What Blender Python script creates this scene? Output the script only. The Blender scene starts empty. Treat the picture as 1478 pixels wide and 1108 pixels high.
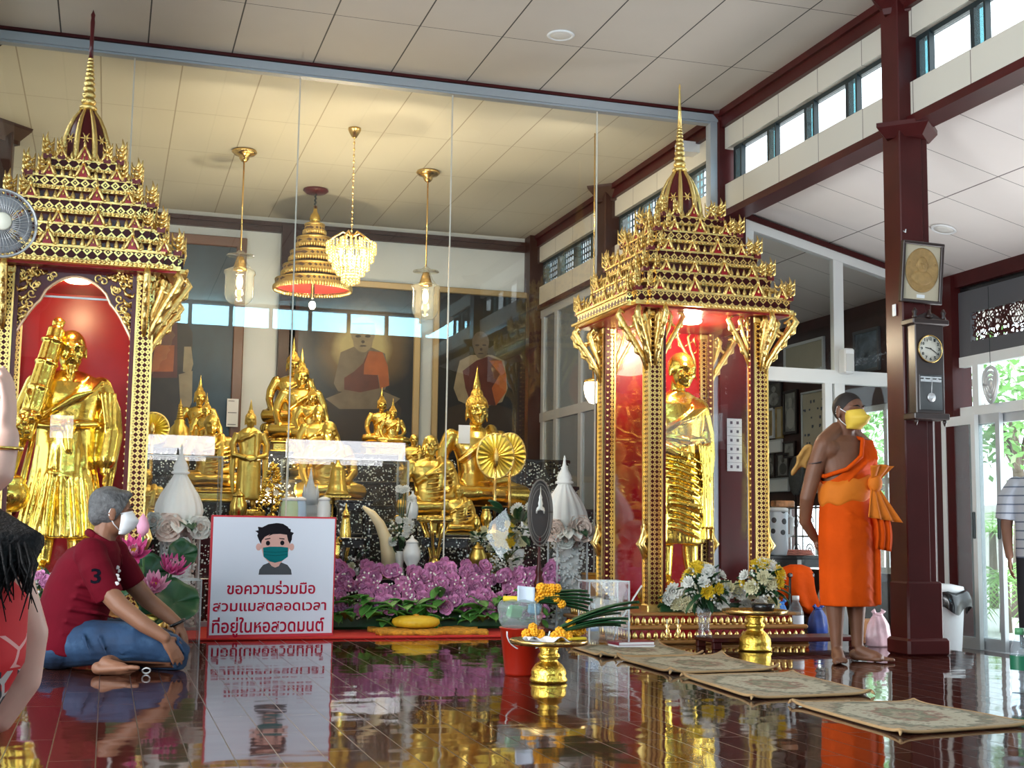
import bpy, bmesh, math, random
from mathutils import Vector, Matrix, Quaternion
PI = math.pi
S = bpy.context.scene
COL = S.collection
rnd = random.Random(7)

# ------------------------------------------------------------------ camera, sky, light, exposure
CAM = Vector((0, 0, 0.75))
YAW, PIT, ROL, FPX = 0.29959, 0.11377, 0.014287, 1870.0
FWD = Vector((math.sin(YAW) * math.cos(PIT), math.cos(YAW) * math.cos(PIT), math.sin(PIT)))
_r = Vector((math.cos(YAW), -math.sin(YAW), 0))
_u = _r.cross(FWD)
RGT = math.cos(ROL) * _r + math.sin(ROL) * _u
UPV = -math.sin(ROL) * _r + math.cos(ROL) * _u
cd = bpy.data.cameras.new('camera')
cd.sensor_width = 36
cd.lens = FPX / 1478 * 36
cd.clip_start = 0.05
cam = bpy.data.objects.new('camera', cd)
COL.objects.link(cam)
cam.matrix_world = Matrix(((RGT.x, UPV.x, -FWD.x, CAM.x), (RGT.y, UPV.y, -FWD.y, CAM.y), (RGT.z, UPV.z, -FWD.z, CAM.z), (0, 0, 0, 1)))
S.camera = cam
S.view_settings.view_transform = 'Standard'
S.view_settings.look = 'None'
S.view_settings.gamma = 1
S.view_settings.use_curve_mapping = False
S.view_settings.exposure = 0.22
S.cycles.use_denoising = True
S.cycles.max_bounces = 10
S.cycles.transparent_max_bounces = 24
S.cycles.sample_clamp_indirect = 6
S.cycles.caustics_reflective = False
S.cycles.caustics_refractive = False

W = bpy.data.worlds.new('sky')
S.world = W
W.use_nodes = True
_bg = W.node_tree.nodes['Background']
_bg.inputs[0].default_value = (0.80, 0.93, 1.0, 1)
_bg.inputs[1].default_value = 3.8


def area(name, loc, size, sizey, energy, color, direction):
    d = bpy.data.lights.new(name, 'AREA')
    d.shape = 'RECTANGLE'
    d.size, d.size_y, d.energy, d.color = size, sizey, energy, color
    o = bpy.data.objects.new(name, d)
    COL.objects.link(o)
    o.location = loc
    o.rotation_euler = Vector(direction).to_track_quat('-Z', 'Z').to_euler()
    return o


# daylight through the open back of the hall, the side doors and the clerestories
area('daylight_rear', (1.9, -1.46, 4.235), 10.0, 0.34, 190, (0.26, 0.76, 1.0), (0, 1, 0))
area('daylight_rear_low', (1.9, -1.46, 2.08), 10.0, 0.31, 75, (0.98, 0.93, 0.98), (0, 1, 0))
area('daylight_left', (-3.3, 2.4, 1.6), 7.0, 2.1, 540, (0.97, 0.98, 1.0), (1, 0.7, 0.6))
area('daylight_clerestory', (-1.02, 4.0, 3.96), 9.5, 0.30, 110, (0.88, 0.97, 1.0), (1, 0, -0.1))
area('daylight_right', (7.08, 7.3, 0.55), 1.3, 1.4, 70, (0.97, 0.98, 1.0), (-1, -0.2, 0.7))
area('daylight_right_rear', (7.08, -0.45, 0.95), 1.5, 2.2, 60, (0.80, 0.93, 1.0), (-1, 0.9, 0.3))


def point(name, loc, energy, color, r=0.05):
    d = bpy.data.lights.new(name, 'POINT')
    d.energy, d.color, d.shadow_soft_size = energy, color, r
    o = bpy.data.objects.new(name, d)
    COL.objects.link(o)
    o.location = loc
    return o


# ------------------------------------------------------------------ helpers
def ray(px, py):
    return FWD + (px - 739) / FPX * RGT - (py - 554) / FPX * UPV


def onY(px, py, Y):
    d = ray(px, py)
    return CAM + d * (Y / d.y)


def onX(px, py, X):
    d = ray(px, py)
    return CAM + d * (X / d.x)


def onZ(px, py, z=0.0):
    d = ray(px, py)
    return CAM + d * ((z - CAM.z) / d.z)


def ppm(P):
    """pixels per metre at a point"""
    return FPX / (Vector(P) - CAM).dot(FWD)


def fr(o):
    return Vector(o)


class MB:
    """collects shapes into one mesh"""

    def __init__(self):
        self.v, self.f, self.m, self.s = [], [], [], []
        self.M = None
        self.mi = 0
        self.nb = 0

    def add(self, vs, fs, smooth=False):
        o = len(self.v)
        if self.M is not None:
            vs = [self.M @ Vector(p) for p in vs]
        self.v += [tuple(p) for p in vs]
        self.f += [tuple(i + o for i in f) for f in fs]
        self.m += [self.mi] * len(fs)
        self.s += [smooth] * len(fs)
        return self

    def box(self, a, b, bev=0.0):
        x0, y0, z0 = min(a[0], b[0]), min(a[1], b[1]), min(a[2], b[2])
        x1, y1, z1 = max(a[0], b[0]), max(a[1], b[1]), max(a[2], b[2])
        e = 0.00022 * (self.nb % 6)
        self.nb += 1
        x0, y0, z0, x1, y1, z1 = x0 - e, y0 - e, z0, x1 + e, y1 + e, z1 + e
        c = min(bev, (x1 - x0) / 2.2, (y1 - y0) / 2.2, (z1 - z0) / 2.2)
        if c <= 0:
            vs = [(x, y, z) for z in (z0, z1) for x, y in ((x0, y0), (x1, y0), (x1, y1), (x0, y1))]
            return self.add(vs, [(3, 2, 1, 0), (4, 5, 6, 7), (0, 1, 5, 4), (1, 2, 6, 5), (2, 3, 7, 6), (3, 0, 4, 7)])
        rings = []
        for z, i in ((z0, c), (z0 + c, 0), (z1 - c, 0), (z1, c)):
            k = c - i if i else c
            X0, X1, Y0, Y1 = x0 + i, x1 - i, y0 + i, y1 - i
            e = c if not i else c * 0.4
            rings.append([(X0 + e, Y0, z), (X1 - e, Y0, z), (X1, Y0 + e, z), (X1, Y1 - e, z), (X1 - e, Y1, z), (X0 + e, Y1, z), (X0, Y1 - e, z), (X0, Y0 + e, z)])
        return self.loft(rings, True, False)

    def cbox(self, c, s, bev=0.0):
        return self.box([c[i] - s[i] / 2 for i in range(3)], [c[i] + s[i] / 2 for i in range(3)], bev)

    def loft(self, rings, cap=True, smooth=True, closed=True):
        n = len(rings[0])
        vs = [p for r in rings for p in r]
        fs = []
        for i in range(len(rings) - 1):
            for j in range(n if closed else n - 1):
                k = (j + 1) % n
                fs.append((i * n + j, i * n + k, (i + 1) * n + k, (i + 1) * n + j))
        if cap and closed:
            fs.append(tuple(range(n))[::-1])
            b = (len(rings) - 1) * n
            fs.append(tuple(b + j for j in range(n)))
        return self.add(vs, fs, smooth)

    def lathe(self, prof, c=(0, 0, 0), n=20, smooth=True, sx=1, sy=1, flute=0, fl=0.0, cap=True):
        rings = []
        for r, z in prof:
            ring = []
            for j in range(n):
                a = 2 * PI * j / n
                q = r * (1 + (fl * math.cos(flute * a) if flute else 0))
                ring.append((c[0] + q * math.cos(a) * sx, c[1] + q * math.sin(a) * sy, c[2] + z))
            rings.append(ring)
        return self.loft(rings, cap, smooth)

    def tube(self, pts, r, n=10, smooth=True, flat=None):
        """tapered tube through pts; r number or list; flat=(axis, k) squashes along an axis"""
        pts = [Vector(p) for p in pts]
        if not isinstance(r, (list, tuple)):
            r = [r] * len(pts)
        rings = []
        prev = None
        for i, p in enumerate(pts):
            t = (pts[min(i + 1, len(pts) - 1)] - pts[max(i - 1, 0)])
            t = t.normalized() if t.length > 1e-9 else Vector((0, 0, 1))
            if prev is None:
                a = Vector((0, 0, 1)) if abs(t.z) < 0.9 else Vector((1, 0, 0))
                u = t.cross(a).normalized()
            else:
                u = (prev - t * prev.dot(t))
                u = u.normalized() if u.length > 1e-6 else t.orthogonal().normalized()
            prev = u
            w = t.cross(u)
            ring = []
            for j in range(n):
                a = 2 * PI * j / n
                d = u * math.cos(a) + w * math.sin(a)
                if flat:
                    ax = Vector(flat[0])
                    d = d - ax * d.dot(ax) * (1 - flat[1])
                ring.append(p + d * max(r[i], 1e-4))
            rings.append(ring)
        return self.loft(rings, True, smooth)

    def limb(self, pts, r, n=12):
        """tube with ball ends"""
        self.tube(pts, r, n)
        self.ell(pts[0], (r[0],) * 3, 12, 9)
        return self.ell(pts[-1], (r[-1],) * 3, 10, 7)

    def capsule(self, a, b, ra, rb, n=12):
        """tube with rounded ends"""
        a, b = Vector(a), Vector(b)
        d = (b - a)
        L = d.length
        t = d / L if L > 1e-6 else Vector((0, 0, 1))
        pts, rs = [], []
        for k in (0.0, 0.35, 0.7):
            q = math.cos(k * PI / 2 + 0.0)
            pts.append(a - t * ra * math.cos(k * PI / 2))
            rs.append(max(ra * math.sin(k * PI / 2), 0.05 * ra))
        pts.append(a)
        rs.append(ra)
        pts.append(b)
        rs.append(rb)
        for k in (0.7, 0.35, 0.0):
            pts.append(b + t * rb * math.cos(k * PI / 2))
            rs.append(max(rb * math.sin(k * PI / 2), 0.05 * rb))
        return self.tube(pts, rs, n)

    def ell(self, c, s, n=14, m=9, rot=None):
        rings = []
        R = rot if rot is not None else Matrix.Identity(3)
        for i in range(m + 1):
            t = PI * i / m
            q = max(math.sin(t), 0.02)
            rings.append([Vector(c) + R @ Vector((s[0] * q * math.cos(2 * PI * j / n), s[1] * q * math.sin(2 * PI * j / n), -s[2] * math.cos(t))) for j in range(n)])
        return self.loft(rings, True, True)

    def prism(self, poly, a, b, axis='z', smooth=False):
        """extrude a 2-D outline between a and b along an axis (x: (y,z), y: (x,z), z: (x,y))"""
        def P(p, h):
            return (h, p[0], p[1]) if axis == 'x' else (p[0], h, p[1]) if axis == 'y' else (p[0], p[1], h)
        n = len(poly)
        vs = [P(p, a) for p in poly] + [P(p, b) for p in poly]
        fs = [tuple(range(n))[::-1], tuple(range(n, 2 * n))] + [(j, (j + 1) % n, n + (j + 1) % n, n + j) for j in range(n)]
        return self.add(vs, fs, smooth)

    def quad(self, a, b, c, d):
        return self.add([a, b, c, d], [(0, 1, 2, 3)])

    def sheet(self, fn, nu, nv, th=0.0, smooth=True):
        """grid fn(u,v)->point; th>0 gives it thickness along its normal"""
        P = [[Vector(fn(i / nu, j / nv)) for j in range(nv + 1)] for i in range(nu + 1)]
        idx = lambda i, j: i * (nv + 1) + j
        vs = [p for r in P for p in r]
        fs = [(idx(i, j), idx(i + 1, j), idx(i + 1, j + 1), idx(i, j + 1)) for i in range(nu) for j in range(nv)]
        if th:
            N = []
            for i in range(nu + 1):
                for j in range(nv + 1):
                    du = P[min(i + 1, nu)][j] - P[max(i - 1, 0)][j]
                    dv = P[i][min(j + 1, nv)] - P[i][max(j - 1, 0)]
                    q = du.cross(dv)
                    N.append(q.normalized() if q.length > 1e-12 else Vector((0, 0, 1)))
            o = len(vs)
            vs = vs + [p - q * th for p, q in zip(vs, N)]
            fs2 = [tuple(k + o for k in f[::-1]) for f in fs]
            edge = [idx(i, 0) for i in range(nu)] + [idx(nu, j) for j in range(nv)] + [idx(i, nv) for i in range(nu, 0, -1)] + [idx(0, j) for j in range(nv, 0, -1)]
            fs3 = [(edge[k], edge[k] + o, edge[(k + 1) % len(edge)] + o, edge[(k + 1) % len(edge)]) for k in range(len(edge))]
            fs = fs + fs2 + fs3
        return self.add(vs, fs, smooth)

    def mesh(self, name, mats):
        me = bpy.data.meshes.new(name)
        me.from_pydata(self.v, [], self.f)
        for m in (mats if isinstance(mats, (list, tuple)) else [mats]):
            me.materials.append(m)
        me.polygons.foreach_set('material_index', self.m)
        me.polygons.foreach_set('use_smooth', self.s)
        bm = bmesh.new()
        bm.from_mesh(me)
        bmesh.ops.recalc_face_normals(bm, faces=bm.faces)
        bm.to_mesh(me)
        bm.free()
        me.update()
        return me

    def build(self, name, mats, parent=None, loc=None, rot=None, scale=None):
        return link(name, self.mesh(name, mats), parent, loc, rot, scale)


def link(name, data, parent=None, loc=None, rot=None, scale=None):
    o = bpy.data.objects.new(name, data)
    COL.objects.link(o)
    if parent is not None:
        o.parent = parent
    if loc is not None:
        o.location = loc
    if rot is not None:
        o.rotation_euler = rot
    if scale is not None:
        o.scale = scale if isinstance(scale, (tuple, list, Vector)) else (scale,) * 3
    return o


def tag(o, label, cat, group=None, kind=None):
    o['label'], o['category'] = label, cat
    if group:
        o['group'] = group
    if kind:
        o['kind'] = kind
    return o


def thing(name, label, cat, loc=(0, 0, 0), rz=0.0, group=None, scale=None):
    o = link(name, None, None, loc, (0, 0, rz), scale)
    o.empty_display_size = 0.1
    return tag(o, label, cat, group)


def struct(name, mb, mats, parent=None):
    o = mb.build(name, mats, parent)
    if parent is None:
        o['kind'] = 'structure'
    return o


def plabel(o, t):
    o['label'] = t
    return o


def dup(o, label=None, loc=None, rz=None, scale=None, parent=None):
    c = o.copy()
    COL.objects.link(c)
    c.parent = parent
    for ch in o.children:
        dup(ch, parent=c)
    if label:
        c['label'] = label
    if loc is not None:
        c.location = loc
    if rz is not None:
        c.rotation_euler = (0, 0, rz)
    if scale is not None:
        c.scale = scale if isinstance(scale, (tuple, list, Vector)) else (scale,) * 3
    return c


def remesh(mb, name, mats, vox, parent=None, smooth=4, loc=None, rot=None, scale=None, decim=None, factor=0.5):
    """fuse all shapes of an MB into one continuous skin"""
    me = bpy.data.meshes.new(name + '_src')
    me.from_pydata(mb.v, [], mb.f)
    t = bpy.data.objects.new(name + '_tmp', me)
    COL.objects.link(t)
    r = t.modifiers.new('r', 'REMESH')
    r.mode = 'VOXEL'
    r.voxel_size = vox
    r.use_smooth_shade = True
    if smooth:
        s = t.modifiers.new('s', 'SMOOTH')
        s.iterations = smooth
        s.factor = factor
    if decim:
        d = t.modifiers.new('d', 'DECIMATE')
        d.ratio = decim
    dg = bpy.context.evaluated_depsgraph_get()
    dg.update()
    out = bpy.data.meshes.new_from_object(t.evaluated_get(dg))
    out.name = name
    bpy.data.objects.remove(t)
    bpy.data.meshes.remove(me)
    out.materials.clear()
    for m in (mats if isinstance(mats, (list, tuple)) else [mats]):
        out.materials.append(m)
    out.polygons.foreach_set('use_smooth', [True] * len(out.polygons))
    return link(name, out, parent, loc, rot, scale)


# ------------------------------------------------------------------ materials
MATS = {}


class NT:
    def __init__(self, name):
        self.m = bpy.data.materials.new(name)
        self.m.use_nodes = True
        self.t = self.m.node_tree
        self.b = self.t.nodes['Principled BSDF']
        self.out = self.t.nodes['Material Output']

    def n(self, typ, **kw):
        x = self.t.nodes.new(typ)
        for k, v in kw.items():
            if k.startswith('i_'):
                x.inputs[int(k[2:]) if k[2:].isdigit() else k[2:]].default_value = v
            else:
                setattr(x, k, v)
        return x

    def l(self, a, b):
        self.t.links.new(a, b)

    def coord(self, scale=(1, 1, 1), gen=False):
        c = self.n('ShaderNodeTexCoord')
        mp = self.n('ShaderNodeMapping')
        mp.inputs['Scale'].default_value = scale
        self.l(c.outputs['Object'], mp.inputs[0])
        return mp.outputs[0]

    def ramp(self, src, stops, interp='LINEAR'):
        r = self.n('ShaderNodeValToRGB')
        r.color_ramp.interpolation = interp
        e = r.color_ramp.elements
        while len(e) < len(stops):
            e.new(0.5)
        for k, (p, c) in enumerate(stops):
            e[k].position = p
            e[k].color = (*c, 1) if len(c) == 3 else c
        self.l(src, r.inputs[0])
        return r.outputs[0]

    def math(self, op, a, b=None, c=None):
        x = self.n('ShaderNodeMath', operation=op)
        for k, q in enumerate((a, b, c)):
            if q is None:
                continue
            if isinstance(q, (int, float)):
                x.inputs[k].default_value = q
            else:
                self.l(q, x.inputs[k])
        return x.outputs[0]

    def mix(self, fac, a, b):
        x = self.n('ShaderNodeMix', data_type='RGBA')
        for k, q in ((0, fac), (6, a), (7, b)):
            if isinstance(q, (int, float)):
                x.inputs[k].default_value = q
            elif isinstance(q, tuple):
                x.inputs[k].default_value = (*q, 1)
            else:
                self.l(q, x.inputs[k])
        return x.outputs[2]

    def bump(self, h, s=0.3, d=0.02):
        x = self.n('ShaderNodeBump')
        x.inputs['Strength'].default_value = s
        x.inputs['Distance'].default_value = d
        self.l(h, x.inputs['Height'])
        self.l(x.outputs[0], self.b.inputs['Normal'])
        return x


def mat(name, col, rough=0.5, metal=0.0, var=0.0, vs=6.0, bump=0.0, bs=40.0, emit=None, es=1.0, coat=0.0, alpha=None, spec=None, trans=0.0, bd=0.01, sub=0.0, petal=0.0):
    n = NT(name)
    b = n.b
    b.inputs['Base Color'].default_value = (*col, 1)
    b.inputs['Roughness'].default_value = rough
    b.inputs['Metallic'].default_value = metal
    if petal:
        tl = n.n('ShaderNodeBsdfTranslucent')
        tl.inputs[0].default_value = (*col, 1)
        mx = n.n('ShaderNodeMixShader')
        mx.inputs[0].default_value = petal
        n.l(b.outputs[0], mx.inputs[1])
        n.l(tl.outputs[0], mx.inputs[2])
        n.l(mx.outputs[0], n.out.inputs[0])
    if coat:
        b.inputs['Coat Weight'].default_value = coat
        b.inputs['Coat Roughness'].default_value = 0.08
    if spec is not None:
        b.inputs['Specular IOR Level'].default_value = spec
    if trans:
        b.inputs['Transmission Weight'].default_value = trans
    if sub:
        b.inputs['Subsurface Weight'].default_value = sub
        b.inputs['Subsurface Radius'].default_value = (0.02, 0.01, 0.005)
    co = None
    if var or bump:
        co = n.coord()
    if var:
        z = n.n('ShaderNodeTexNoise', i_Scale=vs, i_Detail=5.0)
        n.l(co, z.inputs['Vector'])
        lo = tuple(max(c * (1 - var), 0) for c in col)
        hi = tuple(min(c * (1 + var), 1) for c in col)
        n.l(n.ramp(z.outputs[0], [(0.3, lo), (0.7, hi)]), b.inputs['Base Color'])
    if bump:
        z = n.n('ShaderNodeTexNoise', i_Scale=bs, i_Detail=3.0)
        n.l(co, z.inputs['Vector'])
        n.bump(z.outputs[0], bump, bd)
    if emit:
        b.inputs['Emission Color'].default_value = (*emit, 1)
        b.inputs['Emission Strength'].default_value = es
    MATS[name] = n.m
    return n.m


def glass(name, tint=(1, 1, 1), haze=0.0, ior=1.5, rough=0.0, gloss=1.0):
    n = NT(name)
    tr = n.n('ShaderNodeBsdfTransparent')
    tr.inputs[0].default_value = (*tint, 1)
    gl = n.n('ShaderNodeBsdfGlossy')
    gl.inputs['Roughness'].default_value = rough
    ge = n.n('ShaderNodeNewGeometry')
    dt = n.n('ShaderNodeVectorMath', operation='DOT_PRODUCT')
    n.l(ge.outputs['Normal'], dt.inputs[0])
    n.l(ge.outputs['Incoming'], dt.inputs[1])
    f0 = ((ior - 1) / (ior + 1)) ** 2
    c5 = n.math('POWER', n.math('SUBTRACT', 1.0, n.math('ABSOLUTE', dt.outputs['Value'])), 5.0)
    k = n.math('MULTIPLY', n.math('ADD', n.math('MULTIPLY', c5, 1 - f0), f0), gloss)
    a = n.n('ShaderNodeMixShader')
    n.l(k, a.inputs[0])
    n.l(tr.outputs[0], a.inputs[1])
    n.l(gl.outputs[0], a.inputs[2])
    o = a
    if haze:
        df = n.n('ShaderNodeBsdfDiffuse')
        df.inputs[0].default_value = (0.8, 0.85, 0.88, 1)
        o = n.n('ShaderNodeMixShader')
        o.inputs[0].default_value = haze
        n.l(a.outputs[0], o.inputs[1])
        n.l(df.outputs[0], o.inputs[2])
    n.l(o.outputs[0], n.out.inputs[0])
    MATS[name] = n.m
    return n.m


def gold_mat(name, col, rough, bump=0.0, bs=30.0, metal=1.0, var=0.12):
    return mat(name, col, rough, metal, var, 9.0, bump, bs)


M_gold = gold_mat('gold', (0.78, 0.54, 0.13), 0.24, 0.10, 26)
M_goldb = gold_mat('gold_bright', (1.0, 0.65, 0.12), 0.21, 0.3, 20, 0.95)
M_goldd = gold_mat('gold_aged', (0.66, 0.46, 0.11), 0.32, 0.25, 30)
M_leaf = gold_mat('gold_leaf', (0.92, 0.66, 0.24), 0.33, 0.5, 70)
M_brass = gold_mat('brass', (0.75, 0.50, 0.18), 0.25)
M_red = mat('red_lacquer', (0.30, 0.012, 0.014), 0.30, 0, 0.1)
M_redpanel = mat('red_panel', (0.36, 0.007, 0.012), 0.30, 0, 0.08)
M_maroon = mat('maroon_paint', (0.060, 0.008, 0.008), 0.34, 0, 0.2, 3, spec=0.25)
M_brown = mat('brown_paint', (0.050, 0.020, 0.014), 0.38, 0, 0.2, 3, spec=0.25)
M_black = mat('black_lacquer', (0.012, 0.011, 0.012), 0.25)
M_white = mat('white_paint', (0.78, 0.79, 0.78), 0.45)
M_alu = mat('aluminium', (0.62, 0.64, 0.66), 0.38, 0.35)
M_alug = mat('grey_aluminium', (0.40, 0.43, 0.47), 0.40, 0.3)
M_dark = mat('dark_frame', (0.012, 0.022, 0.026), 0.4)
M_plast = mat('white_plastic', (0.82, 0.83, 0.84), 0.35)
M_glass = glass('clear_glass')
M_glass2 = glass('thin_glass', (0.97, 0.98, 0.98), 0.0, 1.35)
M_teal = glass('tinted_glass', (0.30, 0.52, 0.55), 0.10)
M_acryl = glass('acrylic', (0.98, 0.98, 0.97), 0.02, 1.45)
M_haze = glass('aisle_glass', (0.75, 0.78, 0.78), 0.10, 1.5)
M_beam = mat('beam_panel', (0.66, 0.61, 0.53), 0.6, 0, 0.05)
M_wall = mat('wall_plaster', (0.74, 0.79, 0.81), 0.7, 0, 0.05, 2)


def ceiling_mat(name, col, ox, oy, wx, wy, seam):
    n = NT(name)
    co = n.coord()
    sp = n.n('ShaderNodeSeparateXYZ')
    n.l(co, sp.inputs[0])
    ds = []
    for out, o, w, t in ((0, ox, wx, 0.0055), (1, oy, wy, 0.0035)):
        a = n.math('DIVIDE', n.math('SUBTRACT', sp.outputs[out], o), w)
        f = n.math('FRACT', n.math('ADD', a, 100.5))
        ds.append(n.math('LESS_THAN', n.math('ABSOLUTE', n.math('SUBTRACT', f, 0.5)), t / w))
    k = n.math('MAXIMUM', ds[0], ds[1])
    z = n.n('ShaderNodeTexNoise', i_Scale=1.3, i_Detail=6.0)
    n.l(co, z.inputs['Vector'])
    base = n.ramp(z.outputs[0], [(0.3, tuple(c * 0.93 for c in col)), (0.7, col)])
    n.l(n.mix(k, base, seam), n.b.inputs['Base Color'])
    n.b.inputs['Roughness'].default_value = 0.65
    return n.m


M_ceil = ceiling_mat('ceiling_boards', (0.63, 0.58, 0.52), -0.509, 9.02, 0.636, 1.22, (0.05, 0.045, 0.04))
M_ceila = ceiling_mat('altar_ceiling_boards', (0.72, 0.68, 0.56), 0.408, 12.89, 0.632, 1.23, (0.42, 0.36, 0.26))
M_ceils = ceiling_mat('aisle_ceiling_boards', (0.84, 0.78, 0.74), 6.1, 9.02, 1.22, 0.62, (0.16, 0.13, 0.12))


def floor_mat():
    n = NT('polished_floor')
    co = n.coord()
    br = n.n('ShaderNodeTexBrick')
    br.offset = 0.5
    br.inputs['Scale'].default_value = 1.0
    br.inputs['Brick Width'].default_value = 0.90
    br.inputs['Row Height'].default_value = 0.145
    br.inputs['Mortar Size'].default_value = 0.0022
    br.inputs['Mortar Smooth'].default_value = 0.1
    br.inputs['Color1'].default_value = (0.045, 0.011, 0.007, 1)
    br.inputs['Color2'].default_value = (0.075, 0.020, 0.011, 1)
    br.inputs['Mortar'].default_value = (0.010, 0.006, 0.005, 1)
    mp = n.n('ShaderNodeMapping')
    mp.inputs['Rotation'].default_value = (0, 0, PI / 2)
    n.l(co, mp.inputs[0])
    n.l(mp.outputs[0], br.inputs['Vector'])
    z = n.n('ShaderNodeTexNoise', i_Scale=5.0, i_Detail=4.0)
    n.l(co, z.inputs['Vector'])
    n.l(n.mix(n.math('MULTIPLY', z.outputs[0], 0.5), br.outputs['Color'], (0.03, 0.012, 0.010)), n.b.inputs['Base Color'])
    n.l(n.math('ADD', n.math('MULTIPLY', br.outputs['Fac'], 0.3), 0.05), n.b.inputs['Roughness'])
    n.b.inputs['Specular IOR Level'].default_value = 0.62
    # gentle waviness of old polish, longer across the hall than along it
    c2 = n.coord((2.6, 3.8, 1))
    w = n.n('ShaderNodeTexNoise', i_Scale=1.0, i_Detail=1.5)
    n.l(c2, w.inputs['Vector'])
    h = n.math('ADD', n.math('MULTIPLY', w.outputs[0], 1.0), n.math('MULTIPLY', br.outputs['Fac'], -0.10))
    n.bump(h, 0.15, 0.016)
    return n.m


M_floor = floor_mat()


def pattern_mat(name, base, gold, sx, thick=0.32, kind='diamond', rough=0.35):
    """gilded lattice over lacquer, drawn by the face's own run (x+y) and height"""
    n = NT(name)
    co = n.coord()
    sp = n.n('ShaderNodeSeparateXYZ')
    n.l(co, sp.inputs[0])
    u = n.math('ADD', sp.outputs[0], sp.outputs[1])
    v = sp.outputs[2]
    f1 = n.math('ABSOLUTE', n.math('SUBTRACT', n.math('FRACT', n.math('ADD', n.math('DIVIDE', u, sx), 100.0)), 0.5))
    f2 = n.math('ABSOLUTE', n.math('SUBTRACT', n.math('FRACT', n.math('ADD', n.math('DIVIDE', v, sx), 100.0)), 0.5))
    s = n.math('ADD', f1, f2)
    ring = n.math('ABSOLUTE', n.math('SUBTRACT', s, 0.36))
    k = n.math('LESS_THAN', ring, thick * 0.36)
    dot = n.math('LESS_THAN', s, 0.10)
    k = n.math('MAXIMUM', k, dot)
    n.l(n.mix(k, base, gold), n.b.inputs['Base Color'])
    n.l(k, n.b.inputs['Metallic'])
    n.b.inputs['Roughness'].default_value = rough
    n.b.inputs['Specular IOR Level'].default_value = 0.2
    n.bump(k, 0.6, 0.006)
    return n.m


M_lat = pattern_mat('gilded_lattice', (0.05, 0.004, 0.004), (0.95, 0.68, 0.24), 0.062)
M_lats = pattern_mat('gilded_lattice_column', (0.07, 0.010, 0.006), (0.90, 0.64, 0.22), 0.034, 0.50)


def carved_mat(name, deep, gold, scale, edge=0.5):
    n = NT(name)
    co = n.coord()
    v = n.n('ShaderNodeTexVoronoi', feature='DISTANCE_TO_EDGE')
    v.inputs['Scale'].default_value = scale
    n.l(co, v.inputs['Vector'])
    k = n.ramp(v.outputs[0], [(edge * 0.2, (0, 0, 0)), (edge * 0.4, (1, 1, 1))])
    n.l(n.mix(k, deep, gold), n.b.inputs['Base Color'])
    n.l(k, n.b.inputs['Metallic'])
    n.b.inputs['Roughness'].default_value = 0.33
    n.bump(k, 0.8, 0.01)
    return n.m


M_carve = carved_mat('gilded_carving', (0.08, 0.010, 0.008), (0.92, 0.66, 0.24), 22, 0.62)
M_carvef = carved_mat('fine_gilded_carving', (0.16, 0.05, 0.02), (0.92, 0.66, 0.24), 48, 0.3)


def inlay_mat():
    n = NT('mother_of_pearl_inlay')
    co = n.coord()
    v = n.n('ShaderNodeTexVoronoi', feature='F1')
    v.inputs['Scale'].default_value = 42
    n.l(co, v.inputs['Vector'])
    z = n.n('ShaderNodeTexNoise', i_Scale=9.0)
    n.l(co, z.inputs['Vector'])
    k = n.math('LESS_THAN', v.outputs['Distance'], n.math('MULTIPLY', z.outputs[0], 0.62))
    n.l(n.mix(k, (0.012, 0.012, 0.014), (0.72, 0.78, 0.72)), n.b.inputs['Base Color'])
    n.b.inputs['Roughness'].default_value = 0.2
    return n.m


M_inlay = inlay_mat()

# ------------------------------------------------------------------ the building
ZC, XR, XL, YG, YB, XW, YR = 4.456, 5.05, -1.05, 10.1, 15.4, 7.24, -1.35


def aisle_z(x):
    return 4.87 - 0.245 * x


b = MB()
b.box((-3.4, YR - 0.15, -0.3), (5.5, 15.6, 0))
struct('floor', b, M_floor)
b = MB()
b.box((5.5, YR - 0.15, -0.4), (7.4, 15.6, -0.19))
struct('floor_aisle', b, M_floor)
b = MB()
b.box((XL - 0.2, YR - 0.15, ZC), (XR + 0.2, YG, ZC + 0.1))
struct('ceiling', b, M_ceil)
b = MB()
b.box((XL - 0.3, YG, ZC), (XR + 0.2, YB + 0.2, ZC + 0.1))
struct('ceiling_altar', b, M_ceila)
b = MB()
b.prism([(XR + 0.03, aisle_z(XR)), (8.3, aisle_z(8.3)), (8.3, aisle_z(8.3) + 0.12), (XR + 0.03, aisle_z(XR) + 0.12)], YR - 0.15, YB + 0.2, 'y')
struct('ceiling_aisle', b, M_ceils)
b = MB()
b.box((-3.5, YR - 0.15, 3.0), (XL - 0.1, YG, 3.1))
struct('ceiling_left', b, M_ceils)

# back wall of the altar room
b = MB()
b.box((-3.4, YB, -0.2), (XW, YB + 0.2, ZC + 0.1))
struct('wall_back', b, M_wall)
b = MB()
b.box((XL, YB - 0.05, 4.27), (XR, YB, 4.39))
b.box((XL, YB - 0.08, 4.34), (XR, YB - 0.05, 4.39))
struct('trim_1', b, M_brown)
b = MB()
b.box((1.83, YB - 0.12, 0), (2.06, YB, 4.36))
struct('trim_2', b, M_brown)
b = MB()
b.box((4.90, YB - 0.22, 0), (5.12, YB, ZC))
struct('trim_3', b, M_brown)
b = MB()
b.box((XL - 0.32, YG + 0.1, 0), (XL - 0.2, YB, ZC))
struct('wall_altar_left', b, M_wall)

# rear wall behind the camera: bright clerestory strip and a lower transom strip

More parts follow.
